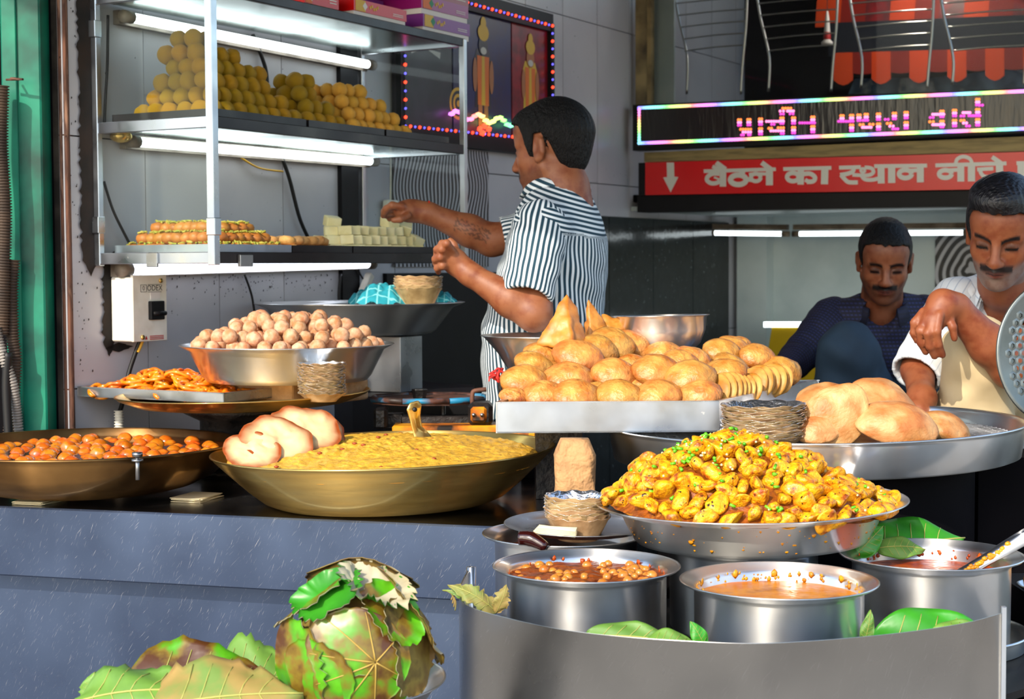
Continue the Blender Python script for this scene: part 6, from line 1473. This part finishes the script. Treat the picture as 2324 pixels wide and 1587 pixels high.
leaf('brown leaf peak at the top of the bundle', P(815, 1430, 2.27), (.12, .1, .9), (-.2, -.9, .2), .068, .034, seed=22, m=('leaf_dry', 'leaf_pale'), ragged=.3, veins=False)
leaf('small green leaf tip amid the torn leaves of the bundle', P(838, 1432, 2.22), (.05, .05, .9), (-.1, -.9, .3), .048, .014, seed=31, m=('leaf', 'leaf_pale'), ragged=.2, veins=False)
leaf('pale pointed leaf tip at the top right of the bundle', P(858, 1440, 2.21), (.25, .05, .9), (-.1, -.9, .3), .050, .015, seed=32, m=('leaf_pale', 'leaf_pale'), ragged=.35, veins=False)
leaf('curled brown leaf edge at the right of the bundle', P(945, 1545, 2.23), (.05, .05, 1), (.4, -.85, .1), .10, .022, seed=33, m=('leaf_dry', 'leaf_pale'), ragged=.25, veins=False)
leaf('mottled green and brown leaf lying behind on the plate', P(300, 1572, 2.30), (1, -.02, .045), (-.05, -.82, .55), .215, .080, curl=.12, cup=.12, wav=.02, seed=23, m=('leaf_mix', 'leaf_lt'), heart=.6, ragged=.06)
leaf('light green crumpled leaf behind the mottled one', P(468, 1552, 2.36), (1, .05, .03), (0, -.8, .6), .14, .070, curl=.2, cup=.15, wav=.05, seed=24, m=('leaf_lt', 'leaf_tan'), ragged=.1)
leaf('yellowing dry leaf spread over the front of the plate', P(345, 1606, 2.14), (1, .10, .06), (0, -.66, .75), .20, .080, curl=.10, cup=.2, wav=.02, seed=25, m=('leaf_tan', 'leaf_lt'), heart=.4, ragged=.15)
leaf('dull green leaf at the left end of the plate', P(150, 1602, 2.18), (1, .03, .06), (-.1, -.6, .8), .20, .060, curl=.2, cup=.25, wav=.05, seed=26, m=('leaf_lt', 'leaf_lt'), ragged=.1)
leaf('upturned green leaf tip at the far left of the plate', P(210, 1600, 2.22), (.05, .1, .9), (-.1, -.9, .2), .045, .020, seed=27, m=('leaf_lt', 'leaf'), ragged=.1)
# ------------------------------------------------------------------ people
class Head:
    def __init__(s, c, fwd, sc_=1.0, up=(0, 0, 1)):
        s.c = Vector(c); s.f = Vector(fwd).normalized(); u = Vector(up); s.u = (u - s.f * u.dot(s.f)).normalized(); s.l = s.u.cross(s.f); s.s = sc_
    def p(s, f, l, u): return s.c + (s.f * f + s.l * l + s.u * u) * s.s
    def loc(s, V_):
        d = (V_ - np.array(s.c)) / s.s; return d @ np.array(s.f), d @ np.array(s.l), d @ np.array(s.u)
def build_head(S_, H, nose=1.0, cheek=1.0):
    s = H.s; ax = (H.f, H.l, H.u)
    def E(f, l, u, rf, rl, ru, k=.01, sub=False, a=ax): S_.ell(H.p(f, l, u), a, (rf * s, rl * s, ru * s), k * s, sub)
    def C(a, b, r0, r1, k=.01, sub=False): S_.cap(H.p(*a), H.p(*b), r0 * s, r1 * s, k * s, sub)
    E(-.014, 0, .034, .097, .074, .086, .0); E(.030, 0, -.028, .058, .059, .082, .03); E(.045, 0, .05, .046, .06, .045, .03)
    for g in (-1, 1):
        C((-.005, g * .053, -.05), (.05, g * .022, -.093), .017, .016, .025); E(.052, g * .038, -.024, .022 * cheek, .022, .024, .02)
        C((.079, g * .010, .020), (.066, g * .046, .018), .010, .009, .012)
        E(.092, g * .031, .002, .018, .020, .0125, .010, True); E(.0705, g * .031, .001, .0128, .0155, .0112, .003)
        C((.0815, g * .021, -.0015), (.077, g * .044, -.0015), .0034, .003, .003); C((.079, g * .022, -.012), (.075, g * .043, -.011), .003, .0025, .005)
        E(.096, g * .0125, -.036, .010, .008, .008, .008)
        ea = (H.f, (H.l + H.f * (-.35 * g)).normalized() if False else H.l, H.u)
        E(-.008, g * .076, -.004, .018, .008, .033, .008); E(-.001, g * .083, .002, .009, .006, .018, .004, True); C((-.020, g * .081, .014), (-.020, g * .081, -.016), .0065, .005, .006); E(.001, g * .076, -.030, .007, .006, .009, .006)
    C((.084, 0, .014), (.106 * nose, 0, -.030), .0085, .0115, .012); E(.104 * nose, 0, -.033, .012, .0125, .0105, .008)
    E(.070, 0, -.062, .024, .033, .026, .018); E(.064, 0, -.100, .024, .026, .018, .018)
    for g in (-1, 1): C((.0935, 0, -.0585), (.084, g * .021, -.0625), .0062, .0035, .004); C((.0915, 0, -.0705), (.083, g * .019, -.067), .0066, .0035, .004)
    C((.0985, 0, -.0645), (.090, .022, -.0648), .0018, .0016, .002, True); C((.0985, 0, -.0645), (.090, -.022, -.0648), .0018, .0016, .002, True)
    E(.097, 0, -.081, .006, .018, .0045, .008, True)
    C((-.022, 0, -.06), (-.042, 0, -.155), .052, .056, .03)
def skin_colors(V_, heads, base, stubble=None, grey=False, FROWN=0.):
    col = np.tile(np.array(lin(base)[:3]), (len(V_), 1))
    def blend(m, c): col[:] = col * (1 - m[:, None]) + np.array(lin(c)[:3]) * m[:, None]
    for H in heads:
        f, l, u = H.loc(V_); near = (np.abs(l) < .10) & (np.abs(u) < .13) & (np.abs(f) < .13)
        sm = lambda x: np.clip(x, 0, 1) * near
        g = np.abs(l)
        blend(sm(1.4 - (((u + .03) / .10) ** 2 + (g / .07) ** 2)) * (f > .03) * .25, '#b06a44')
        if stubble: blend(sm((-.040 - u) / .02) * (f > -.005) * (u > -.125) * (.8 if grey else .5), stubble)
        # eyebrows
        yb = .0205 - .0035 * ((g - .03) / .018) ** 2 + (FROWN * (g - .028) / .02 * .005)
        blend(sm(1.6 - np.abs(u - yb) / .0052) * (g > .010) * (g < .050) * (f > .055), '#0f0a09')
        # lash lines; lids and sockets painted dark for shadow on the eyes
        blend(sm(1.3 - np.hypot((g - .031) / .022, (u - .001) / .014)) * (f > .05) * .8, '#3a2016'); blend(sm(1.8 - np.abs(u + .0055) / .0032) * (g > .018) * (g < .046) * (f > .05), '#0c0706')
        # lips, nostrils, moustache
        blend(sm(1.5 - np.hypot(l / .0215, (u + .0645) / .0105) * 1.1) * (f > .075), '#6e3a30'); blend(sm(1.4 - np.abs(u + .0645) / .0018) * (g < .021) * (f > .078), '#2c1410')
        blend(sm(1.4 - np.hypot((g - .007) / .005, (u + .042) / .003)) * (f > .085), '#1c0c08')
        if stubble:
            mu = -.0505 - .18 * np.maximum(g - .012, 0); blend(sm(1.7 - np.abs(u - mu) / .0075) * (g < .036) * (f > .066), '#241c1b' if grey else '#140d0c')
    return col
def build_hair(H, name, parent, m, fringe=.070, vol=.010, h=.0032, swept=0., nape=-.075):
    s = H.s; R_ = .14 * s; S_ = SDF(np.array(H.c) - R_, np.array(H.c) + R_, h); ax = (H.f, H.l, H.u)
    S_.ell(H.p(-.014, 0, .034), ax, ((.097 + vol) * s, (.074 + vol * .75) * s, (.086 + vol) * s), 0)
    S_.ell(H.p(-.035, 0, -.02), ax, ((.070 + vol * .4) * s, (.064 + vol * .4) * s, .07 * s), .02 * s)
    S_.ell(H.p(.045, 0, .066), ax, (.046 * s + vol * .6 * s, (.060 + vol * .5) * s, .036 * s + vol * .8 * s), .02 * s)
    if swept: S_.ell(H.p(.03, -.008, .104), ax, (.075 * s, .064 * s, .038 * s), .02 * s); S_.ell(H.p(.0, .055, .06), ax, (.06 * s, .03 * s, .04 * s), .02 * s)
    X, Y, Z_ = S_.grid(); X, Y, Z_ = np.broadcast_arrays(X, Y, Z_); d = [X - H.c.x, Y - H.c.y, Z_ - H.c.z]
    f = sum(d[i] * H.f[i] for i in range(3)) / s; u = sum(d[i] * H.u[i] for i in range(3)) / s; l = sum(d[i] * H.l[i] for i in range(3)) / s
    hl = np.interp(f, [-.13, -.05, -.032, -.022, .004, .012, .030, .040, .052, .075, .13], [nape, nape + .005, -.03, .035, .035, -.025, -.018, .035, fringe - .012, fringe, fringe + .004])
    hl = hl + np.where(f < -.03, .9 * np.maximum(np.abs(l) - .022, 0), 0)
    hl = hl + .0022 * np.sin(l * 133 + 2 * np.sin(l * 71)) + .0014 * np.sin(l * 290 + 1)
    S_.a = S_.a + ((.0006 * np.sin(l * 420 + 9 * np.sin(f * 40)) + .0005 * np.sin(l * 790 + f * 300 + 4 * np.sin(f * 90))) * s + (vol - .0035) * s * np.clip((.03 - u) / .07, 0, 1) * np.clip((.02 - f) / .03, 0, 1))
    S_.a = np.maximum(S_.a, (hl - u) * s * .8).astype(np.float32)
    V_, F_ = S_.out(); return wobj(name, V_, F_, m, parent)
def sdf_obj(S_, name, m, parent, attrs_fn=None):
    V_, F_ = S_.out(); at = attrs_fn(V_) if attrs_fn else None
    return wobj(name, V_, F_, m, parent, attrs=at)
def hand(S_, palm, wrist, fingers, pr=.026, nrm=None):
    S_.cap(wrist, palm, .026, pr, .02); 
    for ch in fingers:
        rs = np.linspace(.0105, .0078, len(ch))
        for i in range(len(ch) - 1): S_.cap(ch[i], ch[i + 1], rs[i], rs[i + 1], .006)
def ang_attr(c0, c1, ref, scale):
    """stripe coordinate running round an axis c0-c1"""
    a = Vector(c1) - Vector(c0); a.normalize(); r = Vector(ref); r = (r - a * r.dot(a)).normalized(); b = a.cross(r)
    def fn(V_):
        d = V_ - np.array(c0); return {'sx': np.arctan2(d @ np.array(b), d @ np.array(r)) * scale, 'sy': d @ np.array(a)}
    return fn
def wrinkle(S_, amp, fr, seed=0):
    X, Y, Z_ = S_.grid(); S_.a = (S_.a + amp * (np.sin(X * fr + 2.1 * np.sin(Z_ * fr * .7 + seed)) * np.sin(Z_ * fr * 1.1 + 1.7 * np.sin(Y * fr * .8)) + .5 * np.sin((X + Z_) * fr * 1.9 + seed))).astype(np.float32); return S_
def box_of(pts, m): a = np.array([list(p) for p in pts]); return a.min(0) - m, a.max(0) + m
# ---- standing man in the striped shirt
F1 = Vector((-.95, .31, 0)).normalized(); L1 = Vector((-F1.y, F1.x, 0))
ch, be, hi = P(1266, 580, 4.30), P(1232, 750, 4.30), P(1228, 900, 4.30)
slj, srj = P(1226, 522, 4.12), P(1300, 510, 4.47)
H1 = Head(P(1251, 340, 4.30), Vector((-.84, .52, -.12)), 1.04, (.05, 0, 1))
man1 = thing('person', 'man in navy and white striped shirt reaching into the cabinet', 'person', Vector((hi.x, hi.y, FLOOR)))
el, wl_, pal = P(1212, 712, 4.02), P(1066, 622, 4.05), P(1036, 596, 4.06)
er, wr, par = P(1116, 545, 4.46), P(972, 484, 4.43), P(930, 480, 4.42)
lo, hi_ = box_of([H1.c, el, wl_, P(985, 560, 4.06), P(870, 480, 4.40), slj, srj, ch, be], .16)
S_ = SDF(lo, hi_, .0042); build_head(S_, H1)
nk = P(1272, 470, 4.31); S_.cap(H1.p(-.03, 0, -.10), nk, .058, .07, .03); S_.ell(ch, (F1, L1, UP), (.10, .16, .15), .04); S_.ell(be, (F1, L1, UP), (.11, .14, .16), .04)
S_.cap(slj, el, .05, .043, .03); S_.cap(el, el.lerp(wl_, .35), .042, .043, .02); S_.cap(el.lerp(wl_, .35), wl_, .043, .027, .02)
S_.cap(srj, er, .05, .043, .03); S_.cap(er, er.lerp(wr, .35), .042, .042, .02); S_.cap(er.lerp(wr, .35), wr, .042, .027, .02)
S_.cap(wl_, pal, .027, .030, .02); S_.cap(P(1040, 605, 4.08), P(1020, 580, 4.05), .026, .026, .02)
q4 = lambda *a: [P(x, y, d) for x, y, d in a]
for chn in (q4((1026, 570, 4.03), (1014, 553, 4.00), (1003, 553, 4.02), (1000, 562, 4.04)), q4((1020, 580, 4.04), (1004, 566, 4.01), (992, 566, 4.03), (990, 575, 4.05)), q4((1017, 594, 4.05), (1000, 584, 4.02), (988, 588, 4.04), (988, 598, 4.06)), q4((1020, 606, 4.06), (1004, 603, 4.03), (993, 609, 4.05), (995, 617, 4.07)), q4((1040, 580, 4.08), (1030, 556, 4.09), (1022, 546, 4.09))):
    rs = np.linspace(.0108, .008, len(chn)); [S_.cap(chn[i], chn[i + 1], rs[i], rs[i + 1], .005) for i in range(len(chn) - 1)]
S_.cap(wr, par, .027, .029, .02); S_.cap(P(940, 476, 4.43), P(912, 478, 4.40), .025, .024, .02)
for chn in (q4((912, 470, 4.38), (890, 466, 4.37), (876, 474, 4.38), (872, 484, 4.39)), q4((908, 478, 4.40), (886, 472, 4.39), (872, 480, 4.40), (870, 490, 4.41)), q4((908, 486, 4.42), (888, 482, 4.41), (876, 490, 4.42)), q4((912, 492, 4.43), (894, 490, 4.43), (884, 497, 4.43)), q4((925, 490, 4.38), (908, 498, 4.36), (894, 500, 4.36))):
    rs = np.linspace(.0108, .008, len(chn)); [S_.cap(chn[i], chn[i + 1], rs[i], rs[i + 1], .005) for i in range(len(chn) - 1)]
V_, F_ = S_.out(); cols = skin_colors(V_, [H1], '#8a5436', '#4a2c22')
pxs = np.array([pxof(p) for p in V_]) if len(V_) < 90000 else None
fa = (V_ - np.array(er)) @ np.array((wr - er).normalized()); fb = np.linalg.norm(np.cross(V_ - np.array(er), np.array((wr - er).normalized())), axis=1)
tat = (fa > .015) & (fa < .115) & (fb < .06) & ((np.sin(fa * 420) * np.sin(V_[:, 2] * 520 + np.sin(fa * 200) * 2) > .05)) & (V_[:, 1] < er.y + .0) & (np.abs(V_[:, 2] - (er.z + (wr.z - er.z) * fa / (wr - er).length)) < .017)
cols[tat] = cols[tat] * .45
wobj('body', V_, F_, M['skin_a'], man1, attrs={'col': cols})
build_hair(H1, 'hair', man1, M['hair'], .075, .012, .0034)
lo, hi_ = box_of([ch, be, hi, slj, srj], .24); S_ = SDF(lo, hi_, .0062)
S_.ell(ch, (F1, L1, UP), (.130, .178, .19), 0); S_.ell(be, (F1, L1, UP), (.146, .172, .22), .08); S_.cap(be - UP * .04, hi - UP * .08, .150, .158, .06, flat=(list(L1), .92))
S_.cap(slj + UP * .0, nk, .062, .066, .05); S_.cap(srj, nk, .062, .066, .05); S_.cap(slj, slj.lerp(el, .25), .068, .062, .03); S_.cap(srj, srj.lerp(er, .25), .068, .06, .03)
wrinkle(S_, .0028, 34, 1); S_.cut((0, 0, -1), -(hi.z - .06)); S_.cap(H1.p(-.03, 0, -.10), nk + UP * .012, .062, .072, 0, True)
def torso_sx(V_):
    d = V_ - np.array(be); a = np.arctan2(d @ np.array(L1), d @ np.array(F1)); sx = a * .15 + .02 * (V_[:, 2] - be.z)
    yo = V_[:, 2] > (slj.z - .005 + .10 * ((V_ - np.array(ch)) @ np.array(F1))); sx = np.where(yo, V_[:, 2] * 1.05 - .35 * ((V_ - np.array(ch)) @ np.array(F1)), sx); return {'sx': sx, 'sy': V_[:, 2]}
sh1 = sdf_obj(S_, 'shirt', M['shirt_stripe'], man1, torso_sx)
def sleeve(name, a, b, r0, r1, m, parent, ref, cutat, seed, per=.062, h=.0052, amp=.0022):
    lo, hi_ = box_of([a, b], .12); S_ = SDF(lo, hi_, h); S_.cap(a, b, r0, r1, 0); wrinkle(S_, amp, 46, seed); d = (Vector(b) - Vector(a)).normalized(); c = Vector(a).lerp(Vector(b), cutat)
    S_.cut(tuple(d), c.dot(d)); S_.cap(Vector(a).lerp(Vector(b), .5), Vector(b) + d * .1, r1 * .80, r1 * .86, 0, True)
    return sdf_obj(S_, name, m, parent, ang_attr(a, b, ref, per))
slv = P(1190, 705, 4.00)
sleeve('sleeve', slj + UP * .005, slv, .072, .063, M['shirt_stripe'], man1, (1, 0, 0), .86, 2)
sleeve('sleeve', srj + UP * .0, er, .068, .058, M['shirt_stripe'], man1, (0, 0, 1), .86, 3)
def collar(H, base, r, h, m, parent, tilt, per=None, gap=.5, wide=1.0, h1=.0):
    v, f, sx = [], [], []; n = 44; t = Vector(tilt).normalized(); x = H.f - t * H.f.dot(t); x.normalize(); y = t.cross(x)
    for i in range(n + 1):
        a = gap + (2 * math.pi - 2 * gap) * i / n; w = abs(i / n - .5) * 2
        for j, (rr, hh) in enumerate(((1.0, 0), (1.0, h), (1.06, h + .004), (1.13, h * .55), (1.24 + .12 * w ** 3, -h * .25 - .022 * w ** 4), (1.20, -h * .3 - .02 * w ** 4), (1.03, h * .5))):
            p = Vector(base) + (x * math.cos(a) + y * math.sin(a) * wide) * (r * rr) + t * (hh + h1 * w); v.append(p); sx.append(hh * 1.0 + j * .004 + a * .012)
    for i in range(n):
        for j in range(6): f.append((i * 7 + j, (i + 1) * 7 + j, (i + 1) * 7 + j + 1, i * 7 + j + 1))
    return wobj('collar', v, f, m, parent, attrs={'sx': sx, 'sy': sx})
collar(H1, P(1268, 440, 4.30), .075, .030, M['shirt_stripe'], man1, (.18, -.04, 1), gap=.35)
tr_ = thing
lo, hi_ = box_of([hi, Vector((hi.x, hi.y, FLOOR + .05))], .26); S_ = SDF(lo, hi_, .011)
for g in (-1, 1):
    hp_ = hi + L1 * (.085 * g) - UP * .06; kn = hp_ - UP * .42 + F1 * .02; ft = Vector((hp_.x, hp_.y, FLOOR + .10)); S_.cap(hp_, kn, .095, .075, .03); S_.cap(kn, ft, .072, .062, .03); S_.cap(ft - UP * .05, ft - UP * .055 + F1 * .16, .045, .04, .02)
sdf_obj(S_, 'trousers', M['navy'], man1)
wc = P(964, 481, 4.432); wd = (wr - er).normalized(); wx = wd.orthogonal().normalized(); wy = wd.cross(wx)
tobj('wrist_thread', [wc + (wx * math.cos(a) + wy * math.sin(a)) * .0305 for a in np.linspace(0, 6.283, 25)], .0028, M['bulb_red'] if False else mat('red_wrist_thread', '#d8280f', .6), man1, 6)
# ---- white shirted older man
PLT = -.66
o = st(slab('trim_8', [(.72, 3.90), (2.6, 3.55), (3.2, 5.4), (1.25, 6.35), (.75, 6.3)], FLOOR, PLT, M['platform'])); tag(o, 'dark raised floor where the seated men sit', 'platform')
H3 = Head(P(2276, 527, 3.80), Vector((-.40, -.80, -.40)), 1.02, (.10, 0, 1))
man3 = thing('person', 'seated older man in white shirt and beige trousers with hanging hand', 'person', Vector((1.16, 4.0, PLT)))
sr, sl3, ch3 = P(2172, 690, 3.98), P(2395, 690, 3.99), P(2285, 800, 4.02)
e3, w3 = P(2296, 838, 3.62), P(2168, 700, 3.58); er3, hr3 = P(2085, 840, 3.86), P(2092, 905, 3.72)
lo, hi_ = box_of([H3.c, sr, sl3, ch3, e3, P(2085, 700, 3.56), P(2100, 800, 3.56), hr3], .15)
S_ = SDF(lo, hi_, .0042); build_head(S_, H3, 1.03, 1.0)
nk3 = P(2288, 672, 3.96); S_.cap(H3.p(-.03, 0, -.08), nk3, .052, .06, .03); S_.ell(ch3, (Vector((1, 0, 0)), Vector((0, 1, 0)), UP), (.13, .108, .18), .05)
S_.cap(sl3, e3, .045, .042, .03); S_.cap(e3, e3.lerp(w3, .4), .043, .043, .02); S_.cap(e3.lerp(w3, .4), w3, .043, .031, .02)
S_.cap(sr, er3, .045, .04, .03); S_.cap(er3, hr3, .037, .030, .02); S_.cap(hr3, P(2085, 935, 3.68), .032, .028, .02)
S_.cap(w3, P(2140, 692, 3.56), .031, .033, .02); S_.cap(P(2142, 692, 3.56), P(2118, 728, 3.545), .031, .028, .02, flat=((.5, -.6, .5), 1.15))
for chn in (q4((2132, 715, 3.525), (2126, 752, 3.515), (2130, 782, 3.525), (2139, 806, 3.54)), q4((2120, 722, 3.53), (2106, 757, 3.52), (2110, 786, 3.53), (2121, 809, 3.545)), q4((2106, 720, 3.545), (2088, 751, 3.535), (2090, 778, 3.545), (2101, 799, 3.555)), q4((2096, 708, 3.56), (2076, 732, 3.555), (2074, 756, 3.56), (2082, 774, 3.565)), q4((2150, 712, 3.55), (2162, 742, 3.535), (2166, 768, 3.54))):
    rs = np.linspace(.0102, .0078, len(chn)); [S_.cap(chn[i], chn[i + 1], rs[i], rs[i + 1], .005) for i in range(len(chn) - 1)]
V_, F_ = S_.out(); wobj('body', V_, F_, M['skin_a'], man3, attrs={'col': skin_colors(V_, [H3], '#8a4e30', '#7a6c64', True, 1.0)})
build_hair(H3, 'hair', man3, M['hair_grey'], .082, .013, .0034, 1.0)
lo, hi_ = box_of([sr, sl3, ch3, P(2285, 960, 4.02)], .2); S_ = SDF(lo, hi_, .0065)
XF, YF = Vector((1, -.05, 0)).normalized(), Vector((.05, 1, 0)).normalized()
S_.ell(ch3, (XF, YF, UP), (.165, .115, .20), 0); S_.cap(sr, nk3 - UP * .02, .062, .062, .06); S_.cap(sl3, nk3 - UP * .02, .062, .062, .06); S_.cap(ch3 - UP * .1, P(2290, 980, 4.05), .15, .17, .06); wrinkle(S_, .003, 30, 2)
S_.cap(H3.p(-.03, 0, -.08), nk3 + UP * .01, .056, .066, .0, True); S_.cap(P(2264, 685, 3.895), P(2254, 780, 3.90), .058, .012, .004, True)
def planar_sx(V_): return {'sx': V_[:, 0] + .25 * V_[:, 2], 'sy': V_[:, 2]}
sdf_obj(S_, 'shirt', M['shirt_white'], man3, planar_sx)
sleeve('sleeve', sr, er3 + Vector((-.012, -.02, -.01)), .068, .062, M['shirt_white'], man3, (0, -1, 0), 1.0, 4, .07)
sleeve('sleeve', sl3, e3, .070, .066, M['shirt_white'], man3, (0, -1, 0), .62, 5, .07)
collar(H3, P(2290, 657, 3.935), .076, .024, M['shirt_white'], man3, (-.05, -.25, 1), gap=.75, h1=-.02)
kn3 = P(2222, 800, 3.71); lo, hi_ = box_of([kn3, P(2215, 1000, 3.66), P(2340, 960, 4.05), Vector((kn3.x, kn3.y, PLT))], .16); S_ = SDF(lo, hi_, .0075)
ftz = Vector((kn3.x + .0, kn3.y + .12, PLT + .07)); S_.cap(kn3, P(2330, 960, 4.05), .078, .10, 0); S_.cap(kn3, kn3.lerp(ftz, .45), .078, .086, .03); S_.cap(kn3.lerp(ftz, .45), ftz, .086, .07, .03); S_.cap(P(2420, 860, 3.85), P(2400, 980, 4.05), .08, .10, .03); S_.cap(P(2420, 860, 3.85), Vector((1.42, 3.95, PLT + .07)), .08, .07, .03)
wrinkle(S_, .006, 30, 3); sdf_obj(S_, 'trousers', M['trouser'], man3)
lo, hi_ = box_of([ftz, ftz + Vector((-.1, -.2, -.05))], .12); S_ = SDF(lo, hi_, .008); S_.cap(ftz - UP * .03, ftz + Vector((-.06, -.13, -.035)), .04, .033, .02); S_.cap(Vector((1.42, 3.95, PLT + .04)), Vector((1.36, 3.83, PLT + .035)), .04, .033, .02); sdf_obj(S_, 'feet', mat('bare_feet', '#6e3f29', .6), man3)
# ---- navy shirted man behind
H2 = Head(P(2008, 592, 5.0), Vector((-.16, -.90, -.36)), 1.02, (.03, 0, 1))
man2 = thing('person', 'man in dark navy shirt and jeans crouching behind the snack trays', 'person', Vector((1.12, 5.1, PLT)))
s2r, s2l, ch2 = P(1888, 722, 5.12), P(2100, 716, 5.14), P(1992, 820, 5.16)
e2, w2 = P(1812, 812, 4.98), P(1772, 850, 4.86)
lo, hi_ = box_of([H2.c, s2r, s2l, ch2, w2, P(1740, 880, 4.8)], .14); S_ = SDF(lo, hi_, .0048); build_head(S_, H2)
nk2 = P(2000, 702, 5.10); S_.cap(H2.p(-.03, 0, -.08), nk2, .054, .062, .03); S_.ell(ch2, (Vector((1, 0, 0)), Vector((0, 1, 0)), UP), (.13, .09, .16), .05)
S_.cap(s2r, e2, .045, .04, .03); S_.cap(e2, w2, .04, .028, .02); S_.cap(w2, P(1752, 872, 4.83), .028, .028, .02); S_.cap(s2l, P(2140, 830, 5.05), .045, .04, .03)
for k in range(4): a = P(1750 - 3 * k, 872 + 4 * k, 4.815 + .014 * k); S_.cap(a, a + Vector((-.02, -.02, -.03)), .0105, .009, .005); S_.cap(a + Vector((-.02, -.02, -.03)), a + Vector((-.012, -.03, -.058)), .009, .008, .005)
S_.cap(P(1764, 868, 4.81), P(1764, 895, 4.79), .011, .009, .006)
V_, F_ = S_.out(); wobj('body', V_, F_, M['skin_a'], man2, attrs={'col': skin_colors(V_, [H2], '#7a4830', '#1c1210')})
build_hair(H2, 'hair', man2, M['hair'], .080, .008, .004)
lo, hi_ = box_of([s2r, s2l, ch2, P(1990, 1000, 5.2)], .2); S_ = SDF(lo, hi_, .008)
S_.ell(ch2, (XF, YF, UP), (.165, .115, .20), 0); S_.cap(s2r, nk2 - UP * .02, .064, .064, .06); S_.cap(s2l, nk2 - UP * .02, .064, .064, .06); S_.cap(ch2 - UP * .1, P(1990, 1010, 5.22), .15, .17, .06); wrinkle(S_, .004, 26, 5)
S_.cap(H2.p(-.03, 0, -.08), nk2 + UP * .008, .058, .066, 0, True); S_.cap(P(2000, 712, 5.02), P(1998, 788, 5.02), .058, .006, .004, True)
sdf_obj(S_, 'shirt', M['shirt_blue'], man2, planar_sx)
sleeve('sleeve', s2r, e2, .068, .056, M['shirt_blue'], man2, (0, -1, 0), 2.0, 6, .07, .007); sleeve('sleeve', e2, w2, .056, .044, M['shirt_blue'], man2, (0, -1, 0), .98, 7, .07, .007); sleeve('sleeve', s2l, P(2150, 850, 5.05), .068, .056, M['shirt_blue'], man2, (0, -1, 0), 2, 8, .07, .007)
collar(H2, P(2002, 695, 5.08), .070, .024, M['shirt_blue'], man2, (-.02, -.22, 1), gap=.6, h1=-.02)
kn2 = P(1925, 800, 4.80); lo, hi_ = box_of([kn2, P(1990, 980, 5.15), Vector((kn2.x, kn2.y, PLT))], .16); S_ = SDF(lo, hi_, .009)
f2 = Vector((kn2.x - .02, kn2.y + .10, PLT + .07)); S_.cap(kn2, P(1985, 985, 5.2), .085, .11, 0); S_.cap(kn2, kn2.lerp(f2, .5), .085, .092, .03); S_.cap(kn2.lerp(f2, .5), f2, .092, .07, .03); S_.cap(P(2110, 860, 4.95), P(2040, 985, 5.2), .085, .11, .03); S_.cap(P(2110, 860, 4.95), Vector((1.25, 5.0, PLT + .07)), .085, .07, .03)
wrinkle(S_, .006, 28, 6); sdf_obj(S_, 'jeans', M['jeans'], man2)
lo, hi_ = box_of([f2, Vector((1.25, 5.0, PLT))], .2); S_ = SDF(lo, hi_, .009); S_.cap(f2 - UP * .03, f2 + Vector((-.04, -.13, -.035)), .04, .033, .02); S_.cap(Vector((1.25, 5.0, PLT + .04)), Vector((1.22, 4.88, PLT + .035)), .04, .033, .02); sdf_obj(S_, 'feet', mat('bare_feet_dark', '#5e3624', .6), man2)
